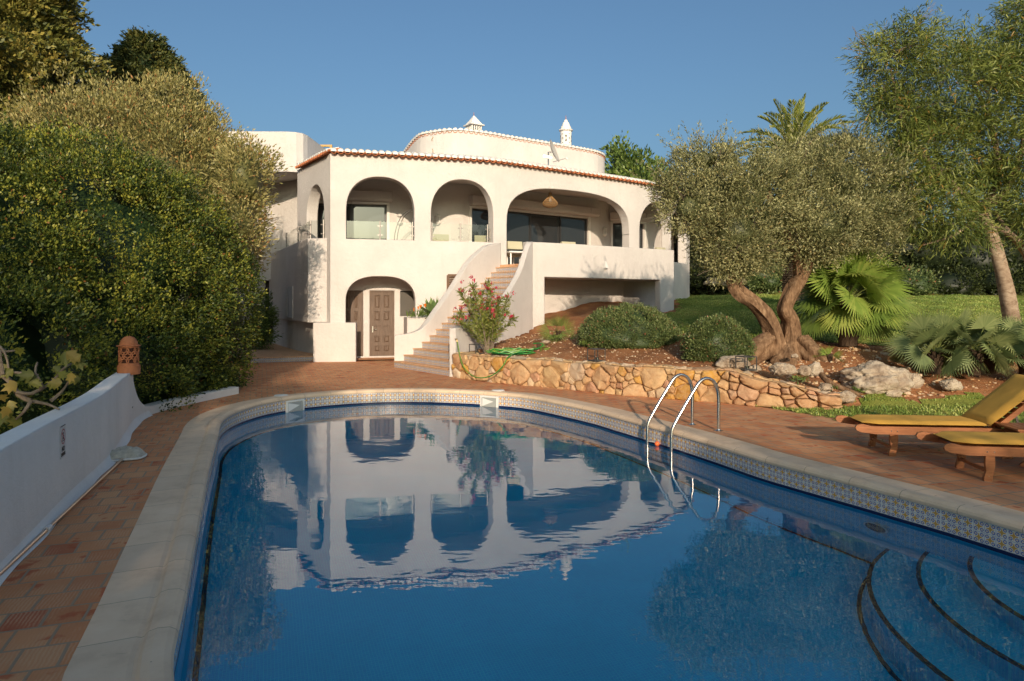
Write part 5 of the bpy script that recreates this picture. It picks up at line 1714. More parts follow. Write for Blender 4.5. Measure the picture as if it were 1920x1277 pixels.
BGB = [(1330, 520, 31.5, 45, 26, "low dark bush beside the pile of pale rocks behind the house corner"), (1425, 520, 32, 45, 28, "rounded green bush glimpsed between the two olive trunks"), (1530, 520, 32, 40, 26, "bush on the far lawn edge just left of the bright fan palm"),
       (1640, 528, 31.5, 45, 24, "bush on the far lawn edge just right of the bright fan palm"), (1705, 532, 31, 45, 25, "sunlit bush on the far lawn edge above the grey fan palms"), (1785, 535, 31, 48, 26, "low bush on the far lawn edge left of the leaning trunk"),
       (1870, 530, 31, 42, 24, "bush directly behind the leaning pale trunk"), (1950, 525, 31, 50, 30, "bush on the far lawn edge at the right border")]
for i, (px, py, Y, rx, rz, lb) in enumerate(BGB):
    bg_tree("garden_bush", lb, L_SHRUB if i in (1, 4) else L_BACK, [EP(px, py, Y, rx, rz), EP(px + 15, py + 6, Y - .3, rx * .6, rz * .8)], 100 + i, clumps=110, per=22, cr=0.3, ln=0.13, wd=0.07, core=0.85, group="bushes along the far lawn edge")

# ---- palms
def fan_leaf(rng, c, d, r, nseg, Vs, Qs, Ts, spread=1.15, droop=0.18, w=0.055, fold=0.25):
    """one palmate leaf: blades radiating from c in the plane spanned by d and a side vector"""
    d = d / np.linalg.norm(d)
    s = np.cross(d, np.array([0, 0, 1.0]));
    if np.linalg.norm(s) < 1e-3: s = np.array([1.0, 0, 0])
    s /= np.linalg.norm(s)
    n = np.cross(s, d)
    roll = rng.uniform(-1.2, 1.2)
    s2 = s * np.cos(roll) + n * np.sin(roll); n2 = np.cross(s2, d)
    t0 = rng.normal(0.5, 0.15)
    for k in range(nseg):
        a = spread * np.pi * (k / (nseg - 1) - 0.5) * 1.0
        dd = d * np.cos(a) + s2 * np.sin(a)
        L_ = r * rng.uniform(0.9, 1.06) * (0.78 + 0.22 * np.cos(a * 0.8))
        sd = np.cross(dd, n2); sd /= np.linalg.norm(sd)
        base = c + dd * 0.02 + n2 * (fold * 0.0)
        m = c + dd * L_ * 0.55 + n2 * 0.05 * r * np.cos(a)
        t = c + dd * L_ + np.array([0, 0, -droop * L_ * rng.uniform(0.6, 1.4)])
        ww = w * r
        b = sum(len(v) for v in Vs)
        Vs.append(np.array([base - sd * ww * .12, base + sd * ww * .12, m + sd * ww * .5, m - sd * ww * .5, t + sd * ww * .05, t - sd * ww * .05]))
        Qs.append(np.array([[b, b + 1, b + 2, b + 3], [b + 3, b + 2, b + 4, b + 5]]))
        tt = np.clip(t0 + rng.normal(0, 0.1), 0.05, 0.9)
        Ts += [tt, min(0.9, tt + 0.05)]
def fan_palm(label, base, nleaf, R_, leafr, seed, mat, trunk_h=0.3, tr=0.16, group=None, petr=0.009, nseg=30, elev=(-0.1, 1.45), w=0.055, droop=0.15, multi=None, spread=1.2):
    t = thing("fan_palm", label, "palm", base, group)
    rng = np.random.default_rng(seed)
    Vs, Qs, Ts = [], [], []
    mb = MB()
    heads = multi or [(0, 0, trunk_h)]
    for hx, hy, hz in heads:
        c0 = np.array(base) + np.array([hx, hy, hz])
        nl = nleaf // len(heads)
        for i in range(nl):
            u = i / nl
            az = i * 2.399 + rng.uniform(-.3, .3)
            el = elev[0] + (elev[1] - elev[0]) * u ** 0.8 + rng.uniform(-.1, .1)
            d = np.array([np.cos(az) * np.cos(el), np.sin(az) * np.cos(el), np.sin(el)])
            L_ = R_ * rng.uniform(0.7, 1.05)
            hub = c0 + d * L_ + np.array([0, 0, -0.12 * L_ * np.cos(el)])
            mid = c0 + d * L_ * 0.5 + np.array([0, 0, 0.02])
            mb.tube([tuple(c0), tuple(mid), tuple(hub)], [petr * 1.3, petr, petr * 0.8], 5, caps=False)
            dl = d + np.array([0, 0, -rng.uniform(0.1, 1.3) * np.cos(el)])
            fan_leaf(rng, hub, dl, leafr * rng.uniform(0.8, 1.1), nseg, Vs, Qs, Ts, w=w, droop=droop, spread=spread)
    np_mesh("fronds", np.concatenate(Vs), np.concatenate(Qs), mat, t, np.array(Ts))
    mb.build("leaf_stalk", simple("palm_stalk", (0.16, 0.19, 0.05), 0.5) if "palm_stalk" not in bpy.data.materials else bpy.data.materials["palm_stalk"], t)
    for hx, hy, hz in heads:
        mb = MB()
        mb.lathe([(tr * 1.1, -0.1), (tr * 1.15, hz * 0.4), (tr * 0.9, hz), (0.0, hz + 0.1)], (base[0] + hx, base[1] + hy, base[2]), 14)
        for k in range(26):
            a = k * 2.4; z = base[2] + hz * (k / 26)
            mb.bar((base[0] + hx + math.cos(a) * tr * .9, base[1] + hy + math.sin(a) * tr * .9, z), (base[0] + hx + math.cos(a) * tr * 1.5, base[1] + hy + math.sin(a) * tr * 1.5, z + 0.13), 0.05, 0.02)
        mb.build("trunk", BARK_DARK, t)
    return t
b_ = P(1590, 640, 14.6)
fan_palm("big bright green fan palm growing right beside the olive trunks", (b_.x, b_.y, 0.95), 58, 0.74, 0.66, 201, L_FAN, trunk_h=0.85, tr=0.17, nseg=38, w=0.085, droop=0.10, elev=(-0.5, 1.45), spread=1.25)
b_ = P(1790, 670, 12.6)
fan_palm("grey green clump of several fan palms in front of the lawn at the right", (b_.x, b_.y, 0.55), 96, 0.50, 0.44, 203, L_FANGREY, tr=0.09, nseg=26, w=0.075, droop=0.05, elev=(-0.2, 1.25),
         multi=[(-0.3, 0.1, 0.25), (0.3, -0.1, 0.3), (0.8, 0.15, 0.25), (0.3, 0.5, 0.35), (1.3, 0.0, 0.25)], spread=1.1)
b_ = P(1048, 628, 16.9)
fan_palm("small wispy fan palm in the flower bed next to the oleander", (b_.x, b_.y, TH(b_.x, b_.y)), 13, 0.30, 0.38, 205, L_FAN, trunk_h=0.12, tr=0.05, nseg=15, w=0.045, droop=0.05, elev=(0.0, 1.35), petr=0.006, spread=0.8)
b_ = P(1010, 655, 15.6)
fan_palm("tiny fan palm seedling behind the coiled hose", (b_.x, b_.y, TH(b_.x, b_.y)), 4, 0.1, 0.22, 206, L_FAN, trunk_h=0.03, tr=0.02, nseg=8, w=0.06, droop=0.05, elev=(0.2, 0.9), petr=0.004, spread=0.3)
b_ = P(1556, 690, 13.6)
fan_palm("small fan palm sucker at the foot of the big bright fan palm", (b_.x, b_.y, TH(b_.x, b_.y)), 8, 0.14, 0.26, 207, L_FAN, trunk_h=0.03, tr=0.03, nseg=9, w=0.07, droop=0.1, elev=(0.4, 1.3), petr=0.005, spread=0.4)

def date_palm():
    base = P(1490, 557, 24.5)
    t = thing("date_palm", "thick trunked date palm whose yellow green fronds rise above the olive crown", "palm", base)
    top = Vector((base.x + 0.1, base.y, 6.6))
    mb = MB()
    prof = [(0.42, -0.2), (0.40, 0.3), (0.36, 1.5), (0.33, 3.0), (0.34, 4.2), (0.40, 4.8), (0.2, 5.1), (0, 5.2)]
    mb.lathe(prof, tuple(base), 22)
    n = 0
    for row in range(60):
        z = base.z + row * 0.082
        for k in range(13):
            a = 2 * math.pi * (k + 0.5 * (row % 2)) / 13
            r = 0.38 if row < 10 else 0.345
            c_, s_ = math.cos(a), math.sin(a)
            mb.box((base.x + c_ * (r + .01), base.y + s_ * (r + .01), z), (0.10, 0.13, 0.05), rot=Matrix.Rotation(a, 3, 'Z') @ Matrix.Rotation(-0.7, 3, 'Y'))
    mb.build("trunk", BARK_OLIVE, t)
    rng = np.random.default_rng(9)
    c0 = np.array([base.x, base.y, base.z + 5.1])
    Ps, Ds, Ls = [], [], []
    mb = MB()
    for i in range(38):
        az = i * 2.399; el = 1.45 - 1.35 * (i / 38)
        L_ = rng.uniform(2.2, 2.7)
        d = np.array([np.cos(az) * np.cos(el), np.sin(az) * np.cos(el), np.sin(el)])
        ts = np.linspace(0, 1, 46)
        g = 0.85 * np.cos(el) + 0.25
        rach = c0 + np.outer(ts * L_, d) + np.outer(ts ** 2.2 * L_, [d[0] * 0.15, d[1] * 0.15, -g * 0.5])
        mb.tube([tuple(q) for q in rach[::5]], [0.03 * (1 - q) + 0.006 for q in np.linspace(0, 1, len(rach[::5]))], 5, caps=False)
        tg = np.gradient(rach, axis=0); tg /= np.linalg.norm(tg, axis=1, keepdims=True)
        sd = np.cross(tg, [0, 0, 1.0]); sd /= np.linalg.norm(sd, axis=1, keepdims=True)
        for sg in (-1, 1):
            Ps.append(rach[5:]); Ds.append((tg * 0.9 + sd * sg * 0.75 + np.array([0, 0, 0.35]) + rng.normal(size=tg.shape) * 0.08)[5:])
            Ls.append(0.42 * np.sin(np.pi * np.clip(ts[5:] * 0.85 + 0.12, 0, 1)) ** 0.6)
    P_ = np.concatenate(Ps); D = np.concatenate(Ds); L_ = np.concatenate(Ls)
    V, Q = leaves_mesh(P_, D, unit(len(P_), rng), L_, np.full(len(L_), 0.045))
    np_mesh("fronds", V, Q, L_DATE, t, np.clip(rng.normal(0.5, 0.2, len(Q)), 0.05, 0.9))
    mb.build("leaf_rib", bpy.data.materials["palm_stalk"], t)
date_palm()

# ---- shrubs on the bank
def shrub(label, px, py, Y, rx, rz, seed, dens):
    c = P(px, py, Y)
    zb = TH(c.x, c.y)
    t = thing("clipped_shrub", label, "shrub", (c.x, c.y, zb), "low clipped shrubs on the bank")
    k = Y / F
    e = [(c.x, c.y, zb + 0.12, rx * k, rx * k * 0.8, rz * k), (c.x - rx * k * 0.35, c.y - .1, zb + 0.1, rx * k * 0.6, rx * k * 0.5, rz * k * 0.85), (c.x + rx * k * 0.4, c.y - .05, zb + 0.1, rx * k * 0.58, rx * k * 0.5, rz * k * 0.8)]
    foliage("foliage", t, L_SHRUB, e, dens, 30, 0.09, 0.042, 0.024, seed, core=0.9, zmin=zb - 0.05, shell=(0.92, 1.03), rough=0.05, upb=0.6, accent=0.02)
    mb = MB()
    for q in range(4): limb(mb, [(c.x, c.y, zb - .1), (c.x + random.uniform(-.3, .3), c.y + random.uniform(-.2, .2), zb + 0.35)], 0.025, 0.012)
    mb.build("stem", BARK_DARK, t)
shrub("wide domed clipped shrub on the bank under the terrace", 1180, 640, 15.6, 88, 58, 301, 1150)
shrub("smaller round clipped shrub on the bank left of the olive trunk", 1344, 682, 13.4, 58, 58, 303, 620)

# ---- oleander
def oleander():
    b_ = P(918, 660, 16.55)
    zb = TH(b_.x, b_.y)
    t = thing("oleander_bush", "pink flowering oleander bush in front of the staircase wall", "bush", (b_.x, b_.y, zb))
    rng = np.random.default_rng(401)
    random.seed(402)
    mb = MB()
    tips = [(905, 550), (880, 560), (862, 585), (855, 600), (925, 545), (935, 570), (912, 530), (890, 535), (945, 590), (900, 580), (930, 600), (915, 570), (958, 600), (870, 610), (895, 610), (925, 620), (940, 560), (882, 590), (905, 598), (918, 585), (868, 548), (932, 585), (890, 565), (948, 565), (902, 620), (915, 610)]
    Ps, Ds = [], []
    FP, FD = [], []
    for (px, py) in tips:
        Y = 16.55 + random.uniform(-0.55, 0.45)
        tp = P(px + random.uniform(-5, 5), py + random.uniform(-5, 5), Y)
        st = Vector((b_.x + random.uniform(-.12, .12), b_.y + random.uniform(-.1, .1), zb - 0.05))
        mid = st.lerp(tp, 0.5) + Vector((0, 0, 0.12))
        cv = catmull([st, mid, tp], step=0.05, z=True)
        mb.tube(cv, [0.014 * (1 - i / len(cv)) + 0.004 for i in range(len(cv))], 5, caps=False)
        m = len(cv)
        for i in range(int(m * 0.38), m):
            for _ in range(8):
                p = np.array(cv[i]) + rng.normal(size=3) * 0.012
                dv = np.array((cv[min(i + 1, m - 1)] - cv[max(i - 1, 0)]).normalized())
                Ps.append(p); Ds.append(dv * 0.8 + rng.normal(size=3) * 0.6)
        for _ in range(26):
            p = np.array(tp) + rng.normal(size=3) * 0.035
            Ps.append(p); Ds.append(rng.normal(size=3) * .8 + np.array([0, -0.2, 0.2]))
        if py < 606 and random.random() < 0.85 or px < 875:
            for _ in range(3):
                q = np.array(tp) + rng.normal(size=3) * 0.07 + np.array([0, -0.03, 0.08])
                for _ in range(14):
                    FP.append(q + rng.normal(size=3) * 0.018); FD.append(rng.normal(size=3))
    P_ = np.array(Ps); D = np.array(Ds)
    V, Q = leaves_mesh(P_, D, unit(len(P_), rng), rng.uniform(0.10, 0.18, len(P_)), rng.uniform(0.02, 0.032, len(P_)))
    np_mesh("foliage", V, Q, L_OLEANDER, t, np.clip(rng.normal(0.5, 0.22, len(Q)), 0, 1))
    P_ = np.array(FP); D = np.array(FD)
    V, Q = leaves_mesh(P_, D, unit(len(P_), rng), np.full(len(P_), 0.042), np.full(len(P_), 0.034))
    np_mesh("flowers", V, Q, FLOWER, t, np.clip(rng.normal(0.5, 0.25, len(Q)), 0, 1))
    mb.build("stem", BARK_GREY, t)
oleander()

# ---- agave and bird of paradise on the planter ledge
def agave(px, py, Y, zb, r, n, seed, label):
    c = P(px, py, Y)
    t = thing("agave", label, "succulent", (c.x, c.y, zb))
    rng = np.random.default_rng(seed)
    V, Q, T = [], [], []
    for i in range(n):
        az = i * 2.399; el = 0.15 + 1.25 * (i / n)
        d = np.array([np.cos(az) * np.cos(el), np.sin(az) * np.cos(el), np.sin(el)])
        s = np.array([-np.sin(az), np.cos(az), 0]); up = np.cross(d, s) * -1
        L_ = r * rng.uniform(0.85, 1.1)
        prev = None
        K = 7
        rows = []
        for k in range(K + 1):
            u = k / K
            w = 0.16 * L_ * (math.sin(math.pi * min(1, u * 0.8 + 0.18)) ** 0.9) * (1 - u ** 4) + 0.001
            p = np.array([c.x, c.y, zb + 0.1]) + d * L_ * u + np.array([0, 0, -0.12 * L_ * u * u])
            rows.append([p - s * w + up * w * 0.35, p, p + s * w + up * w * 0.35])
        b0 = len(V)
        for rw_ in rows: V += rw_
        tt = np.clip(rng.normal(0.5, 0.2), 0, .9)
        for k in range(K):
            for j in range(2):
                Q.append([b0 + k * 3 + j, b0 + k * 3 + j + 1, b0 + (k + 1) * 3 + j + 1, b0 + (k + 1) * 3 + j]); T.append(tt + 0.1 * j)
    np_mesh("leaves", np.array(V), np.array(Q), L_AGAVE, t, np.array(T), smooth=True)
agave(812, 590, 20.45, 1.33, 0.62, 30, 5, "large green agave rosette on the ledge beside the white staircase")
def bop():
    c = P(786, 598, 20.3)
    t = thing("bird_of_paradise", "spiky plant with small orange flowers on the staircase ledge below the agave", "plant", (c.x, c.y, 1.33))
    rng = np.random.default_rng(7)
    n = 60
    P_ = np.stack([c.x + rng.uniform(-.35, .35, n), c.y + rng.uniform(-.12, .12, n), np.full(n, 1.33)], 1)
    D = rng.normal(size=(n, 3)) * 0.35 + np.array([0, 0, 1.0])
    V, Q = leaves_mesh(P_, D, unit(n, rng), rng.uniform(0.15, 0.42, n) + (P_[:, 0] - c.x) * 0.25, np.full(n, 0.035))
    np_mesh("leaves", V, Q, L_CAROB, t, rng.uniform(0.1, 0.9, n))
    mb = MB()
    for k in range(6):
        x = c.x + random.uniform(-.25, .35); z = 1.33 + 0.22 + (x - c.x) * 0.35 + random.uniform(0, .06)
        for q in range(3):
            mb.bar((x, c.y - .05, z), (x + random.uniform(-.05, .05), c.y - .08, z + 0.09), 0.022, 0.012)
    mb.build("flowers", ORANGEFLOWER, t)
bop()

# ---- fig branch at the left edge
def fig():
    t = thing("fig_tree", "bare grey fig branch with a few yellowing leaves reaching over the white wall", "tree", (-5.9, 5.4, -0.3))
    random.seed(31)
    rng = np.random.default_rng(32)
    mb = MB()
    Yb = 6.2
    limb(mb, [(-6.6, 6.2, -0.4), (-6.4, 6.25, 0.6), PY(-160, 660, Yb), PY(-60, 680, Yb), PY(5, 702, Yb), PY(35, 740, Yb), PY(58, 752, Yb)], 0.06, 0.022, 10)
    br = [[(58, 752), (90, 758), (112, 768)], [(30, 735), (60, 738), (95, 718), (120, 690), (134, 682)], [(-40, 690), (10, 697), (50, 700), (72, 703)], [(5, 702), (0, 660), (10, 690 - 35)], [(58, 752), (45, 772), (30, 786)],
          [(-60, 680), (-20, 640), (8, 660), (16, 690)], [(95, 752), (115, 735), (128, 716)], [(60, 738), (80, 725), (66, 700), (70, 680)], [(-40, 660), (5, 660), (35, 656)]]
    tips = []
    for b in br:
        pts = [Vector(PY(x, y, Yb + random.uniform(-.1, .1))) for x, y in b]
        limb(mb, [tuple(p) for p in pts], 0.018, 0.008, 7)
        tips += [pts[-1]] * 2 + [pts[-2]]
    mb.build("branch", BARK_GREY, t, smooth=True)
    lv = [(134, 668), (125, 675), (150, 682), (142, 672), (104, 692), (118, 700), (138, 712), (130, 705), (48, 705), (60, 715), (66, 722), (104, 716), (16, 722), (6, 692), (10, 770), (16, 780), (30, 790), (22, 758), (2, 748), (98, 722), (36, 656), (4, 782), (12, 700)]
    V, Q, T = [], [], []
    for (px, py) in lv:
        c = np.array(PY(px + random.uniform(-3, 3), py + random.uniform(-3, 3), Yb - 0.05 + random.uniform(-.12, .12)))
        r = random.uniform(0.05, 0.075)
        u = unit(1, rng)[0]; u[1] *= 0.5; u[2] -= 0.7; u /= np.linalg.norm(u)
        s = np.cross(u, [0.3, -1.0, 0.2]); s /= np.linalg.norm(s); nn = np.cross(u, s)
        # lobed outline
        outl = [(0, -0.9), (0.45, -0.6), (0.85, -0.1), (0.5, 0.05), (0.75, 0.7), (0.3, 0.5), (0, 1.2), (-0.3, 0.5), (-0.75, 0.7), (-0.5, 0.05), (-0.85, -0.1), (-0.45, -0.6)]
        b0 = len(V)
        V.append(c)
        for (a, b) in outl: V.append(c + (s * a + u * b) * r + nn * r * (0.35 * abs(a) + random.uniform(-.08, .08)))
        tt = random.uniform(0.05, 0.92)
        for k in range(0, 12, 2):
            Q.append([b0, b0 + 1 + k, b0 + 1 + (k + 1) % 12, b0 + 1 + (k + 2) % 12]); T.append(min(0.92, max(0, tt + random.uniform(-.1, .1))))
    np_mesh("leaves", np.array(V), np.array(Q), L_FIG, t, np.array(T))
fig()

# ---- grass
def grass(name, poly, n, hgt, seed, xr, yr, dens=None):
    rng = np.random.default_rng(seed)
    X = rng.uniform(*xr, n * 3); Y = rng.uniform(*yr, n * 3)
    m = wob(X, Y, poly)
    X, Y = X[m][:n], Y[m][:n]
    Z = terrain_h(X, Y) + 0.01
    P_ = np.stack([X, Y, Z], 1)
    D = rng.normal(size=P_.shape) * 0.45 + np.array([0, 0, 1.0])
    V, Q = leaves_mesh(P_, D, unit(len(P_), rng), hgt * rng.uniform(0.5, 1.4, len(P_)), np.full(len(P_), 0.012) * (1 + Y / 20))
    tint = np.clip(0.45 + 0.25 * np.sin(X * 1.9) * np.sin(Y * 1.3) + rng.normal(0, 0.2, len(P_)), 0, .92)
    o = np_mesh(name, V, Q, L_GRASS, None, tint)
    tag(o, kind="stuff")
    return o
g1 = grass("lawn_grass", LAWN_POLY, 120000, 0.045, 501, (2.5, 20), (15, 30)); tag(g1, "short mown grass covering the sloping lawn behind the olive tree", "grass")
g2 = grass("verge_grass", GRASS_POLY, 26000, 0.055, 502, (3.8, 12), (7, 12.2)); tag(g2, "rougher dark grass between the rocks and the sun loungers", "grass")
# ================================================================== things round the pool
from mathutils import noise as mnoise
# ---- trees standing behind the viewpoint; their shade covers the near part of the garden
SH = [(-17, 10.2, 2.6), (-13.2, 10.2, 2.5), (-9.6, 9.6, 2.4), (-6.3, 9.0, 2.2), (-3.0, 8.1, 2.1), (0.0, 7.2, 2.0), (2.6, 6.3, 1.6), (4.7, 5.7, 1.3), (6.5, 5.5, 1.3), (8.4, 5.9, 1.4), (10.6, 6.3, 1.5), (13.2, 6.6, 2.0), (16.6, 7.0, 2.2)]
for i, (x, top, r) in enumerate(SH):
    t = thing("garden_tree", "leafy tree in the row behind the near end of the pool, casting shade over it", "tree", (x, -12, 0), "trees behind the near end of the pool")
    es = [(x, -12, top - 1.4, r, 1.0, 1.4), (x + .3, -12.3, top - 2.3, r * 1.1, 1.1, max(0.8, top - 2.3 - 3.9))]
    foliage("foliage", t, L_BACK, es, 520, 28, 0.34, 0.17, 0.085, 600 + i, shell=(0.3, 1.08), rough=0.16)
    mb = MB(); limb(mb, [(x, -12, -0.1), (x, -12.1, top * .4), (x + .1, -12, top * 0.75)], 0.16, 0.07); mb.build("trunk", BARK_DARK, t, smooth=True)

# ---- white boundary wall
gw = thing("garden_wall", "white rendered boundary wall sweeping down to a low kerb on the left of the pool", "wall", (-4.4, 7.5, 0))
WB = [(-0.9, -2.2), (-1.75, 0), (-2.5, 2.1), (-3.33, 4.44), (-3.92, 6.0), (-4.45, 7.52), (-5.0, 8.8), (-5.48, 9.9), (-5.68, 10.6), (-5.72, 11.1), (-5.62, 11.9), (-5.42, 12.9), (-5.32, 13.3)]
WC = Curve(WB)
sA = [i for i in range(len(WC.p)) if WC.p[i].y > 9.75][0]; sA = WC.s[sA]
def wtop(s):
    y = WC.at(s).y
    if s < sA: return 0.80 + 0.012 * math.sin(y * 1.7)
    u = min(1, (y - 9.72) / 1.25)
    return 0.135 + (wtop(sA - 0.01) - 0.135) * (1 - u) ** 2.3
mb = MB()
wall(mb, WC, 0.20, -0.4, 1.0, z1f=wtop, step=0.08)
mb.build("wall_body", STUCCO_SOFT, gw, smooth=True, sharp=50)
# rough cement fillet at the foot
mb = MB()
for k in range(len(WC.p) - 1):
    s0, s1 = WC.s[k], WC.s[k + 1]
    if WC.at(s1).y > 10.8: break
    q = []
    for s in (s0, s1):
        p = WC.at(s); n_ = WC.nrm(s)
        w = 0.06 + 0.012 * math.sin(s * 5)
        q.append((p - n_ * w, p - n_ * w * .45, p))
    mb.add([(q[0][0].x, q[0][0].y, 0.003), (q[1][0].x, q[1][0].y, 0.003), (q[1][1].x, q[1][1].y, 0.022), (q[0][1].x, q[0][1].y, 0.022), (q[1][2].x, q[1][2].y, 0.085), (q[0][2].x, q[0][2].y, 0.085)], [(0, 1, 2, 3), (3, 2, 4, 5)])
o_ = mb.build("cement_fillet", STUCCO_SOFT, gw, smooth=True)
# stain line
# ---- terracotta chimney lamp on the end of the wall
lc = P(241.5, 697, 9.62)
zt = wtop(sA - 0.02)
lamp = thing("terracotta_lamp", "terracotta pierced lantern with domed cap standing on the end of the white wall", "lantern", (lc.x, lc.y, zt))
mb = MB(); mb.lathe([(0.0, -0.02), (0.145, -0.02), (0.148, 0.10), (0.135, 0.105), (0.130, 0.125)], (lc.x, lc.y, zt), 32)
mb.build("base", TERRACOTTA, lamp, smooth=True, sharp=40)
# pierced drum: interlaced rings as tubes round a cylinder
mb = MB()
zc0, zc1, rr = zt + 0.12, zt + 0.37, 0.122
mb.lathe([(rr - .012, 0), (rr + .008, 0), (rr + .008, 0.02), (rr - .012, 0.02)], (lc.x, lc.y, zc0), 32)
mb.lathe([(rr - .012, 0), (rr + .008, 0), (rr + .008, 0.02), (rr - .012, 0.02)], (lc.x, lc.y, zc1 - 0.02), 32)
NR = 8
for row in range(3):
    zc = zc0 + 0.055 + row * 0.07
    for k in range(NR):
        a0 = 2 * math.pi * (k + 0.5 * (row % 2)) / NR
        pts = []
        for j in range(18):
            th = 2 * math.pi * j / 18
            a = a0 + 0.062 * math.cos(th) / rr
            pts.append((lc.x + rr * math.cos(a), lc.y + rr * math.sin(a), zc + 0.058 * math.sin(th)))
        mb.tube(pts, 0.009, 6, closed=True)
mb.build("pierced_body", TERRACOTTA, lamp, smooth=True)
mb = MB(); mb.lathe([(0.11, 0.37), (0.152, 0.372), (0.155, 0.385), (0.115, 0.392), (0.112, 0.42), (0.098, 0.46), (0.07, 0.495), (0.03, 0.513), (0, 0.517)], (lc.x, lc.y, zt), 32)
mb.build("dome_cap", TERRACOTTA, lamp, smooth=True, sharp=50)
mb = MB(); mb.lathe([(0.105, 0.11), (0.105, 0.37)], (lc.x, lc.y, zt), 24); mb.build("inner_tube", simple("dark_terracotta", (0.09, 0.03, 0.015), 0.9), lamp)

# ---- no diving sign on the wall
sy = WC.p[[i for i in range(len(WC.p)) if WC.p[i].y > 5.78][0]]
s_ = WC.s[[i for i in range(len(WC.p)) if WC.p[i].y > 5.78][0]]
pc = WC.at(s_); tt = WC.tan(s_); nn_ = -WC.nrm(s_)
sgn = thing("no_diving_sign", "small flat sign with a red prohibition circle above black lettering on the white wall", "sign", (pc.x, pc.y, 0.58))
M = Matrix((tt, Vector((0, 0, 1)), nn_)).transposed()
O_ = Vector((pc.x, pc.y, 0.58)) + nn_ * 0.004
mb = MB(); mb.box(O_, (0.155, 0.275, 0.006), rot=M); mb.build("plate", SIGNWHITE, sgn)
mb = MB()
o2 = O_ + M @ Vector((0, 0.045, 0.005))
for r0, r1 in ((0.066, 0.056),):
    k = 36
    A = [o2 + M @ Vector((math.cos(2 * math.pi * i / k) * r0, math.sin(2 * math.pi * i / k) * r0, 0)) for i in range(k)]
    B = [o2 + M @ Vector((math.cos(2 * math.pi * i / k) * r1, math.sin(2 * math.pi * i / k) * r1, 0)) for i in range(k)]
    mb.add(A + B, [(i, (i + 1) % k, k + (i + 1) % k, k + i) for i in range(k)])
mb.box(o2 + Vector((0, 0, 0)), (0.118, 0.010, 0.002), rot=M @ Matrix.Rotation(-0.78, 3, 'Z'))
mb.build("red_circle", SIGNRED, sgn)
mb = MB()
fig_pts = [((0.012, 0.034), (-0.006, 0.01), 0.016), ((-0.006, 0.01), (-0.014, -0.026), 0.012), ((-0.006, 0.012), (0.028, 0.0), 0.007), ((-0.004, 0.006), (0.016, -0.022), 0.009), ((-0.03, -0.036), (0.03, -0.036), 0.006)]
for a, b, w in fig_pts: mb.bar(o2 + M @ Vector((a[0], a[1], -.001)), o2 + M @ Vector((b[0], b[1], -.001)), w, 0.002, up=tuple(nn_))
mb.build("diver_figure", SIGNBLACK, sgn)
for txt, dy, sz in (("NO", -0.062, 0.056), ("DIVING", -0.108, 0.040)):
    cu = bpy.data.curves.new("lettering", 'FONT'); cu.body = txt; cu.size = sz; cu.align_x = 'CENTER'; cu.align_y = 'CENTER'; cu.extrude = 0.0008
    cu.offset = 0.0016
    to = bpy.data.objects.new("lettering", cu); COL.objects.link(to)
    dg = bpy.context.evaluated_depsgraph_get(); me = bpy.data.meshes.new_from_object(to.evaluated_get(dg))
    bpy.data.objects.remove(to)
    lo = bpy.data.objects.new("lettering", me); COL.objects.link(lo); lo.parent = sgn
    me.materials.clear(); me.materials.append(SIGNBLACK)
    lo.matrix_local = Matrix.Translation(O_ + M @ Vector((0, dy, 0.005)) - root_loc(sgn)) @ M.to_4x4()
mb = MB(); mb.box(O_ + M @ Vector((0, 0.1355, 0.002)), (0.15, 0.004, 0.006), rot=M); mb.build("sign_edge", SIGNBLACK, sgn)

# ---- leaf net on its pole
nt_ = thing("leaf_skimmer_net", "white framed pool leaf net lying on the paving with its long pole along the wall", "pool net", (-4.25, 7.4, 0))
rim = [(191, 858), (196, 865), (212, 864), (232, 861), (262, 859), (272, 855), (275, 851), (262, 848), (240, 843.5), (225, 842), (205, 846), (195, 851)]
zz = [.03, .02, .02, .02, .02, .025, .03, .03, .07, .08, .07, .05]
rp = [G(x, y, z) for (x, y), z in zip([(192, 860), (200, 864.5), (216, 864), (232, 862), (258, 860), (270, 856), (274, 852), (266, 849), (248, 848), (228, 849), (208, 852), (196, 856)], [0.02] * 12)]
rc = catmull([tuple(p) for p in rp], closed=True, step=0.04, z=True)
mb = MB(); mb.tube(rc, 0.013, 8, closed=True); mb.build("net_rim", WHITEPLASTIC, nt_, smooth=True)
cen = sum(rc, Vector((0, 0, 0))) / len(rc)
mb = MB(); V_ = []; nR = 7
for k in range(nR + 1):
    f_ = 1 - k / nR
    for j, p in enumerate(rc):
        q = cen + (p - cen) * f_
        h_ = 0.055 * math.sin(math.pi * min(1, (1 - f_) * 1.1)) + 0.05 * (1 - f_)
        q.z = 0.03 + h_ * (1 + 0.5 * mnoise.noise(q * 9)) + 0.018 * mnoise.noise(q * 25)
        V_.append(q)
n = len(rc)
mb.add(V_, [(k * n + j, k * n + (j + 1) % n, (k + 1) * n + (j + 1) % n, (k + 1) * n + j) for k in range(nR) for j in range(n)])
mb.build("net_bag", NET, nt_, smooth=True)
pa, pb, pc_ = G(229, 861, 0.03), G(91, 990, 0.03), G(-60, 1131, 0.03)
mb = MB(); mb.tube([pa, pb], 0.0135, 10); mb.tube([pb, pc_ + (pc_ - pb) * 0.8], 0.017, 10)
mb.build("pole", simple("anodised_pole", (0.55, 0.45, 0.38), 0.3, 0.8), nt_, smooth=True)
mb = MB(); d_ = (pc_ - pb).normalized(); mb.tube([pb - d_ * 0.03, pb + d_ * 0.06], [0.022, 0.026], 12); mb.build("clamp", WHITEPLASTIC, nt_, smooth=True)

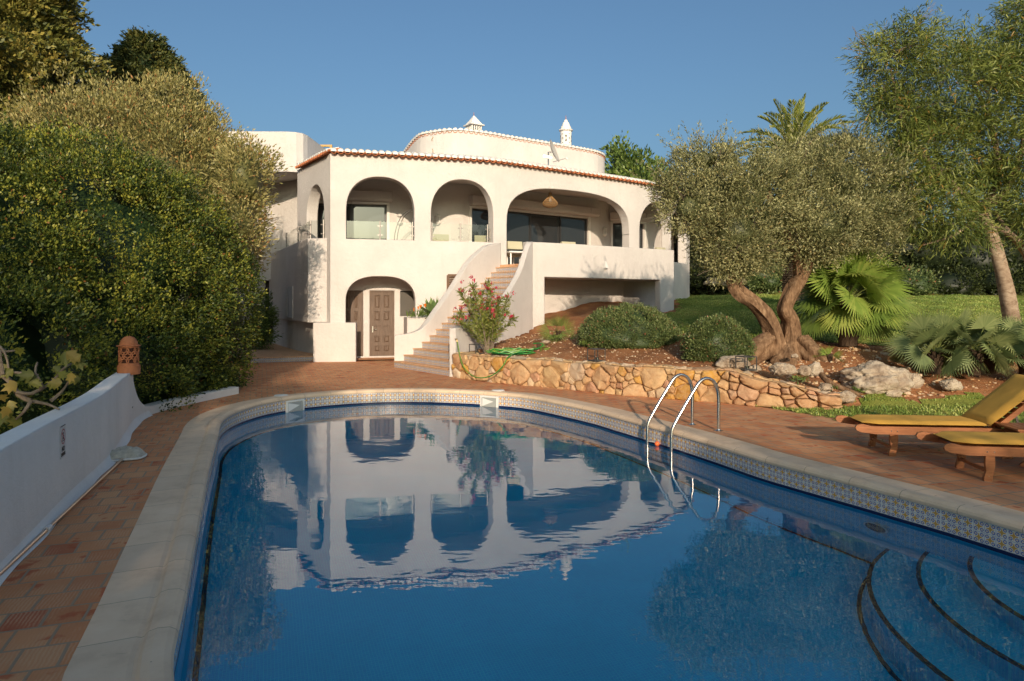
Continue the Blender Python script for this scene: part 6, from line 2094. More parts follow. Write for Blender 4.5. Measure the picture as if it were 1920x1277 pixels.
# ---- ladder
ld = thing("pool_handrail", "pair of looped stainless steel pool ladder rails on the right side of the pool", "handrail", (2.5, 9.5, 0))
def rail(base, wat):
    b, w = Vector(base), Vector(wat)
    prof = [(0, 0), (0, .25), (0.0, 0.46), (0.035, 0.60), (0.13, 0.70), (0.27, 0.735), (0.40, 0.69), (0.50, 0.60), (0.72, 0.37), (0.90, 0.17), (0.975, 0.07), (1.0, -0.03), (1.0, -0.25), (1.0, -0.9), (1.0, -1.2)]
    pts = [(b.x + (w.x - b.x) * u, b.y + (w.y - b.y) * u, z) for u, z in prof]
    cv = catmull(pts, step=0.04, z=True)
    mb = MB(); mb.tube(cv, 0.0235, 14)
    r = mb.build("rail", STEEL, ld, smooth=True)
    mb = MB(); mb.lathe([(0.062, 0.004), (0.062, 0.010), (0.03, 0.016), (0.024, 0.03)], (b.x, b.y, 0), 24); mb.build("base_flange", STEEL, r, smooth=True)
R1, R2 = ((2.86, 9.45), (2.16, 9.25)), ((2.62, 9.92), (1.93, 9.73))
rail((*R1[0], 0), (*R1[1], 0)); rail((*R2[0], 0), (*R2[1], 0))
for z in (-0.45, -0.72, -0.99):
    mb = MB(); mb.bar((R1[1][0], R1[1][1], z), (R2[1][0], R2[1][1], z), 0.08, 0.025); mb.build("rung", STEEL, ld)
bl = G(1232, 832, -0.22)
fb = thing("float_ball", "small orange floating ball tied to the far ladder rail", "float", bl)
mb = MB(); mb.lathe([(0, -0.035)] + [(0.035 * math.cos(a), 0.035 * math.sin(a)) for a in [math.pi * (k / 10 - .5) for k in range(1, 10)]] + [(0, 0.035)], tuple(bl), 18); mb.build("ball", ORANGEBALL, fb, smooth=True)
mb = MB(); mb.tube([bl + Vector((-.03, 0, .02)), Vector((R2[1][0] + .02, R2[1][1], -0.2))], 0.004, 6); mb.build("cord", WHITEPLASTIC, fb)

# ---- stone retaining wall
sw = thing("stone_retaining_wall", "low retaining wall of ochre and rust coloured rubble stones below the flower bed", "wall", (1.5, 13.8, 0))
SC_ = Curve([(p[0], p[1]) for p in WLINE[:9]], smooth=True)
SEND = [SC_.s[i] for i in range(len(SC_.p)) if SC_.p[i].x > 5.45][0]
def shgt(s):
    x = SC_.at(s).x
    return 0.575 - 0.33 * max(0, min(1, (x - 3.9) / 1.4)) + 0.012 * math.sin(s * 5)
def clip(poly, a, b, c):
    """keep a*x+b*y<=c"""
    out = []
    n = len(poly)
    for i in range(n):
        p, q = poly[i], poly[(i + 1) % n]
        dp, dq = a * p[0] + b * p[1] - c, a * q[0] + b * q[1] - c
        if dp <= 0: out.append(p)
        if (dp < 0 < dq) or (dq < 0 < dp):
            t = dp / (dp - dq); out.append((p[0] + (q[0] - p[0]) * t, p[1] + (q[1] - p[1]) * t))
    return out
def cells(w, h_, n, seed, anis=1.0):
    rnd = random.Random(seed)
    pts = []
    tries = 0
    while len(pts) < n and tries < 20000:
        tries += 1
        p = (rnd.uniform(0, w), rnd.uniform(0, h_))
        md = rnd.choice([0.09, 0.13, 0.22, 0.28, 0.33])
        if all(((p[0] - q[0]) * anis) ** 2 + (p[1] - q[1]) ** 2 > (0.5 * (md + q[2])) ** 2 * 1.25 for q in pts): pts.append((*p, md))
    res = []
    for i, p in enumerate(pts):
        poly = [(0, 0), (w, 0), (w, h_), (0, h_)]
        for j, q in enumerate(pts):
            if i == j or abs(p[0] - q[0]) > 1.2: continue
            wt = (p[2] ** 2 - q[2] ** 2) * 0.6
            a, b = (q[0] - p[0]), (q[1] - p[1])
            poly = clip(poly, a, b, (q[0] ** 2 + q[1] ** 2 - p[0] ** 2 - p[1] ** 2 + wt) / 2)
            if len(poly) < 3: break
        if len(poly) >= 3: res.append(poly)
    return res
def round_poly(poly, inset):
    cx_ = sum(p[0] for p in poly) / len(poly); cy_ = sum(p[1] for p in poly) / len(poly)
    out = []
    n = len(poly)
    for i in range(n):
        a, p, b = poly[i - 1], poly[i], poly[(i + 1) % n]
        for t in (0.30, 0.12):
            out.append((p[0] + (a[0] - p[0]) * t, p[1] + (a[1] - p[1]) * t))
        out.append((p[0] + (a[0] + b[0] - 2 * p[0]) * .035, p[1] + (a[1] + b[1] - 2 * p[1]) * .035))
        for t in (0.12, 0.30):
            out.append((p[0] + (b[0] - p[0]) * t, p[1] + (b[1] - p[1]) * t))
    res = []
    for x, y in out:
        d = math.hypot(x - cx_, y - cy_) + 1e-6
        k = max(0.3, 1 - inset / d)
        res.append((cx_ + (x - cx_) * k, cy_ + (y - cy_) * k))
    return res, (cx_, cy_)
SV, SQ, ST = [], [], []
def add_stone(poly, mapf, tint, bulge, rnd):
    rp_, c = round_poly(poly, 0.003 + rnd.uniform(0, .003))
    n = len(rp_)
    area = abs(area2(rp_)) / 2
    if area < 0.0008: return
    sz = math.sqrt(area)
    b0 = len(SV)
    hgt = bulge * rnd.uniform(0.6, 1.3)
    tl = (rnd.uniform(-.25, .25), rnd.uniform(-.3, .3))
    K = 4
    for k in range(K):
        f_ = (1.0, 0.97, 0.82, 0.45)[k]
        hh = (-.03, 0.35, 0.85, 1.0)[k] * hgt
        for (x, y) in rp_:
            X_, Y_ = c[0] + (x - c[0]) * f_, c[1] + (y - c[1]) * f_
            nz = mnoise.noise(Vector((X_ * 9, Y_ * 9, tint * 40))) * 0.034 * (k > 0) + mnoise.noise(Vector((X_ * 28, Y_ * 28, tint * 40))) * 0.012 * (k > 0) + (tl[0] * (X_ - c[0]) + tl[1] * (Y_ - c[1])) * (k > 0)
            SV.append(mapf(X_, Y_, hh + nz))
    SV.append(mapf(c[0], c[1], hgt * 1.02))
    for k in range(K - 1):
        for i in range(n):
            SQ.append((b0 + k * n + i, b0 + k * n + (i + 1) % n, b0 + (k + 1) * n + (i + 1) % n, b0 + (k + 1) * n + i)); ST.append(tint)
    for i in range(0, n, 1):
        SQ.append((b0 + (K - 1) * n + i, b0 + (K - 1) * n + (i + 1) % n, b0 + K * n, b0 + K * n)); ST.append(tint)
rnd = random.Random(4)
def mapF(s, z, h_):
    s = min(max(s, 0), SEND)
    p = SC_.at(s) - SC_.nrm(s) * (0.02 + h_)
    return (p.x, p.y, z / 0.575 * shgt(s) - 0.01)
for poly in cells(SEND, 0.575, 150, 5, 0.75):
    cx_ = sum(p[0] for p in poly) / len(poly)
    x = SC_.at(min(cx_, SEND)).x
    red = x > 3.75
    add_stone(poly, mapF, rnd.choice([0.0, 0.05, 0.12, 0.22, 0.55, 0.6]) if red else rnd.choice([0.05, 0.15, 0.25, 0.3, 0.35, 0.4, 0.45, 0.55, 0.7, 0.82, 0.98, 0.3, .2]), 0.11 if red else 0.05, rnd)
def mapT(s, d, h_):
    s = min(max(s, 0), SEND)
    p = SC_.at(s) + SC_.nrm(s) * (d - 0.03)
    return (p.x, p.y, shgt(s) - 0.005 + h_ * 0.6)
for poly in cells(SEND, 0.3, 80, 9, 0.7):
    add_stone(poly, mapT, rnd.choice([0.3, 0.4, 0.68, 0.72, 0.98, 0.5]), 0.035, rnd)
SQ4 = [q for q in SQ]
me_v = np.array(SV); q4 = [q for q in SQ4 if q[2] != q[3]]
mb = MB(); mb.v = [tuple(v) for v in SV]; mb.f = [q if q[2] != q[3] else q[:3] for q in SQ4]; mb.m = [0] * len(mb.f)
so = mb.build("stones", WALLSTONE, sw, smooth=True, sharp=50)
if len(so.data.polygons) == len(ST):
    at = so.data.attributes.new("tint", 'FLOAT', 'FACE'); at.data.foreach_set("value", np.array(ST, dtype=np.float32))
mb = MB()
K = int(SEND / 0.15)
for k in range(K):
    s0, s1 = SEND * k / K, SEND * (k + 1) / K
    A, B = SC_.at(s0), SC_.at(s1); nA, nB = SC_.nrm(s0), SC_.nrm(s1)
    V_ = [A, B, B + nB * .3, A + nA * .3]
    hA, hB = shgt(s0) - 0.012, shgt(s1) - 0.012
    mb.add([(A.x, A.y, -.05), (B.x, B.y, -.05), (B.x, B.y, hB), (A.x, A.y, hA), (V_[2].x, V_[2].y, hB), (V_[3].x, V_[3].y, hA)], [(0, 1, 2, 3), (3, 2, 4, 5)])
mb.build("mortar", MORTAR, sw)

# ---- rocks
def rock(label, px, py, Y, w, h_, seed, dp=None, mat=ROCK, zb=None, group=None):
    k = Y / F
    c = P(px, py, Y)
    rx, rz = w * k / 2, h_ * k / 2
    ry = (dp or w * 0.8) * k / 2
    zb = c.z - rz * 0.8
    t = thing("rock", label, "rock", (c.x, c.y, zb), group)
    import bmesh
    bm = bmesh.new()
    bmesh.ops.create_icosphere(bm, subdivisions=5, radius=1)
    for v in bm.verts:
        p = v.co.copy()
        d = 1 + 0.30 * mnoise.noise(p * 1.3 + Vector((seed, 0, 0))) + 0.20 * abs(mnoise.noise(p * 3.0 + Vector((seed, 5, 0)))) - 0.16 * abs(mnoise.noise(p * 5.5 + Vector((seed, 0, 9)))) + 0.06 * mnoise.noise(p * 12) - 0.05 * abs(mnoise.noise(p * 22)) + 0.02 * mnoise.noise(p * 45)
        q = p * d
        q.z = max(q.z, -0.75)
        v.co = Vector((q.x * rx, q.y * ry, q.z * rz + (c.z - zb)))
    me = bpy.data.meshes.new("stone"); bm.to_mesh(me); bm.free()
    me.polygons.foreach_set("use_smooth", [True] * len(me.polygons)); me.materials.append(mat)
    o = bpy.data.objects.new("stone", me); COL.objects.link(o); o.parent = t
for a in [("big pitted pale boulder in the middle of the rocky bank right of the stone wall", 1640, 712, 12.3, 125, 62, 1),
          ("upright grey rock just right of the big pitted boulder", 1706, 716, 12.6, 42, 38, 2),
          ("lone angular rock at the edge of the dark soil behind the first lounger", 1783, 722, 12.2, 36, 24, 3),
          ("low rock between the big boulder and the verge grass", 1674, 738, 11.9, 30, 16, 4),
          ("flat pale slab behind the rightmost lantern frame", 1375, 680, 12.7, 62, 26, 5),
          ("pale slab on top of the wall right of the rightmost lantern frame", 1468, 693, 12.3, 48, 24, 6),
          ("rounded grey rock at the top of the bank left of the big boulder", 1528, 694, 12.2, 28, 28, 7),
          ("small pale rock leaning on the left side of the rounded grey rock", 1508, 696, 12.2, 24, 20, 8),
          ("pale rock above the end of the stone wall", 1547, 726, 11.8, 24, 16, 9),
          ("white grey rock at the foot of the bank beside the grass", 1586, 745, 11.55, 34, 26, 10),
          ("small white stone lying on the soil at the olive roots", 1490, 668, 13.3, 13, 9, 11),
          ("pale stone lying right of the end of the stone wall on the verge", 1568, 742, 11.6, 18, 14, 12),
          ("small pale rock on top of the wall under the rightmost lantern frame", 1416, 691, 12.3, 22, 14, 13),
          ("flat stone set in the soil between the oleander and the coiled hose", 1023, 641, 16.2, 16, 7, 14)]:
    rock(*a)
for i, (px, py, w, h_, lb) in enumerate([(1338, 529, 34, 16, "leftmost of the pale rocks at the far end of the lawn"), (1366, 533, 24, 11, "orange tinted rock among the pale rocks at the far end of the lawn"), (1388, 528, 20, 18, "rock at the far end of the lawn next to the left olive trunk")]):
    rock(lb, px, py, 30.5, w, h_, 40 + i)
# small stones scattered over the soil
rng = np.random.default_rng(77)
def pebbles(name, label, n, xr, yr, smin, smax, seed, cond=None):
    rng = np.random.default_rng(seed)
    X = rng.uniform(*xr, n * 3); Y = rng.uniform(*yr, n * 3)
    m = pip(X, Y, WLINE[:9] + [(12, 14), (12, 15.2), (5, 15.4), (2.9, 18.0), (1.0, 20.3), (0.3, 19.5)]) & (seg_dist(X, Y, WLINE) > 0.32)
    if cond is not None: m &= cond(X, Y)
    X, Y = X[m][:n], Y[m][:n]
    Z = terrain_h(X, Y)
    ico = np.array([(0,0,1),(.89,0,.45),(.28,.85,.45),(-.72,.53,.45),(-.72,-.53,.45),(.28,-.85,.45),(.72,.53,-.45),(-.28,.85,-.45),(-.89,0,-.45),(-.28,-.85,-.45),(.72,-.53,-.45),(0,0,-1)])
    fc = np.array([(0,1,2),(0,2,3),(0,3,4),(0,4,5),(0,5,1),(1,6,2),(2,7,3),(3,8,4),(4,9,5),(5,10,1),(6,7,2),(7,8,3),(8,9,4),(9,10,5),(10,6,1),(11,7,6),(11,8,7),(11,9,8),(11,10,9),(11,6,10)])
    s = rng.uniform(smin, smax, len(X)) * rng.uniform(.5, 1, len(X))
    sc = s[:, None, None] * rng.uniform(0.6, 1.3, (len(X), 1, 3)) * np.array([1, 1, .6])
    V = ico[None] * sc * rng.uniform(0.8, 1.2, (len(X), 12, 1)) + np.stack([X, Y, Z + s * .2], 1)[:, None, :]
    Q = (fc[None] + np.arange(len(X))[:, None, None] * 12).reshape(-1, 3)
    tint = np.repeat(rng.choice([0.3, 0.4, 0.55, 0.7, 0.98, 0.98], len(X)), 20)
    o = np_mesh(name, V.reshape(-1, 3), Q, WALLSTONE, None, tint)
    tag(o, label, "stones", kind="stuff")
pebbles("pebbles", "small stones and gravel scattered over the red soil of the bank", 2600, (-1, 11), (11.5, 20), 0.008, 0.035, 1)
pebbles("loose_stones", "loose pale stones strewn between the olive roots and the big boulder", 420, (4.9, 8.6), (11.8, 14.4), 0.025, 0.075, 2)
# fallen branch
fbn = thing("fallen_branch", "weathered bare branch lying on the bank between the stone wall and the big boulder", "branch", P(1575, 722, 11.8))
mb = MB(); gnarl(mb, [PY(1540, 702, 12.1), PY(1553, 716, 11.9), PY(1578, 728, 11.75), PY(1613, 741, 11.6)], [0.05, 0.045, 0.045, 0.03], n=10, amp=0.08, seed=3); mb.build("branch", BARK_OLIVE, fbn, smooth=True)
# little weeds
for i, (px, py, Y, lb) in enumerate([(1500, 712, 11.9, "green weed tuft growing on the end of the stone wall"), (1560, 728, 11.8, "weed tuft beside the fallen branch"), (1736, 690, 12.9, "weed tuft above the upright grey rock"), (1093, 645, 15.2, "weed tuft at the foot of the wide domed shrub"), (1612, 732, 12.0, "sparse weed tuft at the foot of the big pitted boulder"), (1040, 633, 16.3, "weed tuft under the small wispy fan palm")]):
    c = P(px, py, Y)
    t = thing("weed_tuft", lb, "weed", c)
    rng = np.random.default_rng(900 + i); n = 70
    P_ = np.array(c) + rng.normal(size=(n, 3)) * np.array([.06, .05, .015])
    V, Q = leaves_mesh(P_, rng.normal(size=(n, 3)) * 0.8 + np.array([0, 0, .9]), unit(n, rng), rng.uniform(.04, .11, n), np.full(n, .02))
    np_mesh("leaves", V, Q, L_CAROB, t, rng.uniform(.2, .9, n))

# ---- lantern frames
def lantern(px, py, Y, label, rz, zb=None, s=0.25):
    c = P(px, py, Y)
    zb = zb if zb is not None else c.z
    t = thing("lantern_frame", label, "lantern", (c.x, c.y, zb), "open metal lantern frames", rz)
    mb = MB(); h_ = s / 2; b = 0.014
    for x in (-h_, h_):
        for y in (-h_, h_): mb.box((x, y, s / 2), (b, b, s - 2 * b))
    for z in (b / 2, s - b / 2):
        for y in (-h_, h_): mb.box((0, y, z), (s + b, b, b))
        for x in (-h_, h_): mb.box((x, 0, z), (b, s - b, b))
    mb.build("frame", DARKMETAL, t, local=True)
    mb = MB(); mb.box((0, 0, b + 0.003), (s - b - .002, s - b - .002, 0.005)); mb.build("base_plate", DARKMETAL, t, local=True)
    mb = MB(); mb.tube([(0.085 * math.cos(2 * math.pi * k / 20), 0.085 * math.sin(2 * math.pi * k / 20), s - 0.01) for k in range(20)], 0.007, 6, closed=True); mb.build("top_ring", DARKMETAL, t, local=True)
    mb = MB(); mb.lathe([(0.035, 0), (0.037, 0.05), (0.033, 0.05), (0.03, 0.006), (0, 0.006)], (0.05, 0.03, b + 0.006), 16); mb.build("candle_glass", GLASS_RAIL, t, local=True, smooth=True)
lantern(893, 666, 16.0, "dark open lantern frame at the foot of the staircase wall beside the hose", 0.75, 0.575, 0.23)
lantern(1118, 675, 13.75, "dark open lantern frame standing on the stone wall in front of the wide domed shrub", 0.5, 0.60)
lantern(1399, 693, 12.2, "dark open lantern frame on the pale slab right of the smaller round shrub", 0.35, 0.57)

# ---- garden hose
hs = thing("garden_hose", "green and yellow garden hose hanging from a tap and heaped on the stone wall", "hose", (-0.8, 16, 0.5))
tp = P(857.5, 640, 16.25)
hp = [P(857.5, 641, 16.22), P(860, 655, 16.0), P(864, 675, 15.75), P(872, 692, 15.55), P(887, 705, 15.25), P(903, 708.5, 15.0), P(920, 705, 14.8), P(934, 696, 14.65), P(945, 683, 14.62), P(951, 671, 14.72), P(958, 664.5, 14.95)]
coil = []
random.seed(55)
for k in range(150):
    a = k * 0.34
    rx = 0.42 + 0.1 * math.sin(k * 0.11) ; ry = 0.2
    cx_, cy_ = -0.02 + 0.10 * math.sin(k * 0.05) + 0.0, 15.32
    coil.append(Vector((cx_ + rx * math.cos(a + 2.6) + random.uniform(-.02, .02), cy_ + ry * math.sin(a + 2.6) + random.uniform(-.03, .03) + 0.1 * math.sin(k * .07), 0.605 + 0.012 * (k / 18) + random.uniform(0, 0.05))))
allp = hp + coil
cv = catmull([tuple(p) for p in allp], step=0.05, z=True)
mb = MB(); mb.tube(cv, 0.0125, 7); mb.build("hose_pipe", HOSE, hs, smooth=True)
mb = MB()
off = [p + Vector((-.0015, -0.0035, 0.0055)) for p in cv]
# yellow stripe spirals round the tube
st = []
mb.tube([p for i, p in enumerate(off)], 0.0065, 6)
mb.build("yellow_stripe", HOSE_Y, hs, smooth=True)
tail = catmull([P(985, 660, 15.3), P(1003, 655, 15.5), P(1015, 650, 15.6), P(1018, 646, 15.7), P(1012, 643.5, 15.8), P(1000, 644, 15.9)], step=0.05, z=True)
mb = MB(); mb.tube(tail, 0.0125, 7); mb.build("hose_end", HOSE, hs, smooth=True)
mb = MB()
nz = P(874, 664, 16.1)
mb.tube([nz, nz + Vector((.07, 0, 0)), nz + Vector((.15, 0, .0))], [0.022, 0.015, 0.02], 10); mb.build("nozzle", simple("lime_plastic", (0.2, 0.55, 0.03), 0.4), hs, smooth=True)
tpx = thing("garden_tap", "small old brass tap on the white wall at the start of the green hose", "tap", tp)
mb = MB(); mb.tube([tp + Vector((-.07, .06, .03)), tp + Vector((-.01, 0, .03)), tp + Vector((0, 0, -.03))], [0.015, 0.015, 0.018], 8); mb.build("spout", BRASS, tpx, smooth=True)
mb = MB(); mb.box(tp + Vector((-.03, 0, .06)), (0.07, 0.015, 0.012), rz=.4); mb.build("tap_handle", BRASS, tpx)

# ---- sun loungers
def lounger(label, origin, rz, back=True):
    t = thing("sun_lounger", label, "sun lounger", (*origin, 0), "teak sun loungers with mustard cushions", rz)
    W_, L_ = 0.62, 2.0
    hz = 0.30
    # side rails, swelling into a rounded nose
    for sy_ in (0, W_):
        mb = MB()
        prof = [(-0.21, hz + .0), (-0.225, hz + .03), (-0.21, hz + .062), (-0.15, hz + .075), (-0.06, hz + .055), (0.0, hz + .05), (L_ - 0.25, hz + .05), (L_ - .25, hz - .045), (0.0, hz - .04), (-0.08, hz - .03), (-0.16, hz - .02)]
        n = len(prof)
        V_ = [(x, sy_ - .016, z) for x, z in prof] + [(x, sy_ + .016, z) for x, z in prof]
        mb.add(V_, [tuple(range(n)), tuple(range(2 * n - 1, n - 1, -1))] + [(i, n + i, n + (i + 1) % n, (i + 1) % n) for i in range(n)])
        mb.build("side_rail", TEAK, t, local=True)
    mb = MB()
    for x in (0.02, 0.55, 1.1, 1.5): mb.box((x, W_ / 2, hz - 0.01), (0.05, W_ - .034, 0.03))
    for k in range(15): mb.box((0.09 + k * 0.088, W_ / 2, hz + 0.018), (0.06, W_ - .036, 0.018))
    mb.build("slats", TEAK, t, local=True)
    for x in (0.21, 1.45):
        for sy_ in (0.035, W_ - 0.035):
            mb = MB()
            prof = [(x - .035, hz - .02), (x + .045, hz - .02), (x + .05, hz - .12), (x + .04, hz - .2), (x + .02, 0.0), (x - .05, 0.0), (x - .05, 0.04), (x - .03, .1), (x - .04, hz - .12)]
            if x > 1: prof = [(2 * x - a, b) for a, b in prof][::-1]
            n = len(prof)
            V_ = [(a, sy_ - .018, b) for a, b in prof] + [(a, sy_ + .018, b) for a, b in prof]
            mb.add(V_, [tuple(range(n - 1, -1, -1)), tuple(range(n, 2 * n))] + [(i, (i + 1) % n, n + (i + 1) % n, n + i) for i in range(n)])
            lg = mb.build("leg", TEAK, t, local=True)
            mb = MB()
            sg = -1 if sy_ < .3 else 1
            for (bx, bz) in ((x - .01, 0.05),): mb.tube([(bx, sy_ + sg * .0175, bz), (bx, sy_ + sg * .021, bz)], 0.006, 8)
            mb.build("bolt", STEEL, lg, local=True)
        mb = MB(); mb.box((x - .01, W_ / 2, 0.10), (0.03, W_ - 0.106, 0.03)); mb.build("stretcher", TEAK, t, local=True)
    mb = MB()
    for bx in (0.17, 0.235):
        for sy_, sg in ((0, -1), (W_, 1)): mb.tube([(bx, sy_ + sg * .0155, hz), (bx, sy_ + sg * .02, hz)], 0.007, 8)
    mb.build("rail_bolts", STEEL, t, local=True)
    def pad(mb, a, b, y0, y1, th, rot0, pos0, cut=0.0):
        """quilted pad from a to b along x, rotated up by rot0 round pos0"""
        nx, ny = 18, 9
        cr, sr = math.cos(rot0), math.sin(rot0)
        def tr_(x, y, z):
            return (pos0[0] + (x - a) * cr - z * sr, y, pos0[1] + (x - a) * sr + z * cr)
        top, bot = [], []
        for i in range(nx + 1):
            u = i / nx; x = a + (b - a) * u
            for j in range(ny + 1):
                v = j / ny
                yy0, yy1 = y0, y1
                if cut and u < cut:       # chamfered foot corners
                    c_ = (1 - u / cut) * 0.09; yy0 += c_; yy1 -= c_
                y = yy0 + (yy1 - yy0) * v
                e = min(1, min(u, 1 - u) * nx / 1.2, min(v, 1 - v) * ny / 1.2)
                e = math.sin(e * math.pi / 2)
                wr = 0.004 * mnoise.noise(Vector((x * 7, y * 5, rot0))) + 0.004 * mnoise.noise(Vector((x * 2.2, y * 9, 3 + rot0)))
                top.append(tr_(x, y, th * (0.45 + 0.55 * e) + wr)); bot.append(tr_(x, y, th * (0.45 - 0.45 * e)))
        n1 = ny + 1
        fs = []
        N = len(top)
        for i in range(nx):
            for j in range(ny):
                p = i * n1 + j
                fs.append((p, p + n1, p + n1 + 1, p + 1)); fs.append((N + p, N + p + 1, N + p + n1 + 1, N + p + n1))
        for i in range(nx):
            fs.append((i * n1, N + i * n1, N + (i + 1) * n1, (i + 1) * n1)); p = i * n1 + ny; fs.append((p, p + n1, N + p + n1, N + p))
        for j in range(ny):
            fs.append((j, j + 1, N + j + 1, N + j)); p = nx * n1 + j; fs.append((p, N + p, N + p + 1, p + 1))
        mb.add(top + bot, fs)
    mb = MB(); pad(mb, -0.10, 1.28, 0.02, W_ - 0.02, 0.055, 0, (-0.10, hz + 0.048), 0.11); mb.build("seat_cushion", CUSHION, t, local=True, smooth=True)
    if back:
        ang = R(40)
        mb = MB()
        for sy_ in (0.05, W_ - .05): mb.bar((1.30, sy_, hz + .01), (1.30 + 0.78 * math.cos(ang), sy_, hz + .01 + 0.78 * math.sin(ang)), 0.028, 0.055)
        for k in range(8):
            u = 0.08 + k * 0.09
            mb.bar((1.30 + u * math.cos(ang), 0.065, hz + .015 + u * math.sin(ang)), (1.30 + u * math.cos(ang), W_ - .065, hz + .015 + u * math.sin(ang)), 0.06, 0.018, up=(-math.sin(ang), 0, math.cos(ang)))
        mb.build("backrest", TEAK, t, local=True)
        mb = MB(); pad(mb, 0, 0.82, 0.0, W_, 0.06, ang, (1.27, hz + 0.065)); mb.build("back_cushion", CUSHION, t, local=True, smooth=True)
        mb = MB(); mb.bar((1.30 + .6 * math.cos(ang), W_ - .1, hz + .6 * math.sin(ang)), (1.86, W_ - .1, hz - .02), 0.012, 0.025)
        mb.build("prop", STEEL, t, local=True); mb = MB()
        mb.bar((1.30 + .6 * math.cos(ang), .1, hz + .6 * math.sin(ang)), (1.86, .1, hz - .02), 0.012, 0.025)
        mb.build("prop", STEEL, t, local=True)
    return t
rzl = math.atan2(-0.10, 0.99)
def place(leg_near, rz):
    c_, s_ = math.cos(rz), math.sin(rz)
    lx, ly = 0.21, 0.035
    return (leg_near[0] - (lx * c_ - ly * s_), leg_near[1] - (lx * s_ + ly * c_))
lounger("farther sun lounger, its mustard yellow backrest raised, beside the grass verge", place((4.41, 7.90), rzl), rzl)
lounger("nearer sun lounger cut by the right edge, closest to the pool", place((4.75, 6.80), math.atan2(-.14, .99)), math.atan2(-.14, .99))
tb = thing("side_table", "low slatted teak side table between the two sun loungers", "side table", (5.75, 7.55, 0), None, -0.12)
mb = MB()
for k in range(7): mb.box((-0.26 + k * 0.078 + 0.02, 0, 0.40), (0.068, 0.46, 0.018))
mb.build("table_top", TEAK, tb, local=True)
mb = MB()
for y in (-0.2, 0.2): mb.box((0, y, 0.375), (0.5, 0.03, 0.032))
mb.build("apron", TEAK, tb, local=True)
for sx in (-1, 1):
    for y in (-0.17, 0.17):
        mb = MB(); mb.bar((-0.2 * sx, y + .02 * sx, 0.0), (0.2 * sx, y + .02 * sx, 0.36), 0.022, 0.04); mb.build("leg", TEAK, tb, local=True)

# ---- balcony furniture and lamps
def chair(px, py, Y, zt, label, rz):
    c = P(px, py, Y)
    t = thing("patio_chair", label, "chair", (c.x, c.y, FLR), "cream chairs on the balcony", rz)
    mb = MB(); mb.box((0, 0, 0.42), (0.56, 0.52, 0.12)); mb.build("seat_cushion", CREAMFABRIC, t, local=True)
    mb = MB(); M_ = Matrix.Rotation(-0.15, 3, 'X'); mb.box((0, -0.29, 0.72), (0.56, 0.10, zt - FLR - 0.48), rot=M_); mb.build("backrest", CREAMFABRIC, t, local=True)
    for x in (-.24, .24):
        for y in (-.22, .22):
            mb = MB(); mb.bar((x, y, 0), (x, y, 0.36), 0.035, 0.035, up=(1, 0, 0)); mb.build("leg", WHITEPAINT, t, local=True)
q = FCV.at(FCV.s_px(822)) + FCV.nrm(4) * 0.9
chair(822, 440, q.y, 3.98, "cream chair behind the glass at the left side of the second arch", 0.3)
q = FCV.at(FCV.s_px(904)) + FCV.nrm(4) * 0.9
chair(903, 440, q.y, 3.98, "cream chair behind the glass in front of the narrow glazed door", 0.2)
chair(957, 480, 23.3, 3.72, "cream chair in front of the wide sliding door at the head of the stairs", 0.5)
chair(1057, 455, 23.9, 3.80, "cream chair showing just above the terrace parapet under the rattan lamp", 0.5)
chair(1228, 460, 27.2, 3.95, "pale rounded chair visible through the narrow arch on the right", 0.7)
tbp = P(972, 474, 22.9)
tt_ = thing("patio_table", "low pale table at the head of the staircase on the balcony", "table", (tbp.x, tbp.y, FLR))
mb = MB(); mb.box((tbp.x, tbp.y, FLR + 0.47), (0.9, 0.6, 0.05), rz=.4); mb.build("table_top", WHITEPAINT, tt_)
for a, b in ((-.36, -.2), (.36, -.2), (.36, .2), (-.36, .2)):
    v = Matrix.Rotation(.4, 3, 'Z') @ Vector((a, b, 0))
    mb = MB(); mb.bar((tbp.x + v.x, tbp.y + v.y, FLR), (tbp.x + v.x, tbp.y + v.y, FLR + .444), 0.05, 0.05, up=(1, 0, 0)); mb.build("leg", WHITEPAINT, tt_)
# arc lamp
q = FCV.at(FCV.s_px(764)) + FCV.nrm(2) * 0.9
al = thing("arc_floor_lamp", "thin black arched floor lamp behind the glass of the first arch", "floor lamp", (q.x - .3, q.y, FLR))
mb = MB()
for dx in (0, 0.09):
    pts = [(q.x - 0.36 + dx, q.y, FLR), (q.x - 0.34 + dx, q.y, 3.6), (q.x - 0.28 + dx, q.y, 4.1), (q.x - 0.12 + dx, q.y, 4.5), (q.x + 0.12 + dx, q.y, 4.72), (q.x + 0.42 + dx, q.y, 4.78)]
    mb.tube(catmull(pts, step=0.06, z=True), 0.012, 6)
mb.build("pole", DARKMETAL, al, smooth=True)
mb = MB(); mb.lathe([(0.16, 0.0), (0.16, 0.03), (0, 0.03)], (q.x - 0.32, q.y, FLR), 20); mb.build("base", DARKMETAL, al)
mb = MB(); mb.lathe([(0.02, 0.1), (0.12, 0.0), (0.115, 0.0), (0.015, 0.09)], (q.x + .48, q.y, 4.68), 20); mb.build("lamp_shade", DARKMETAL, al)
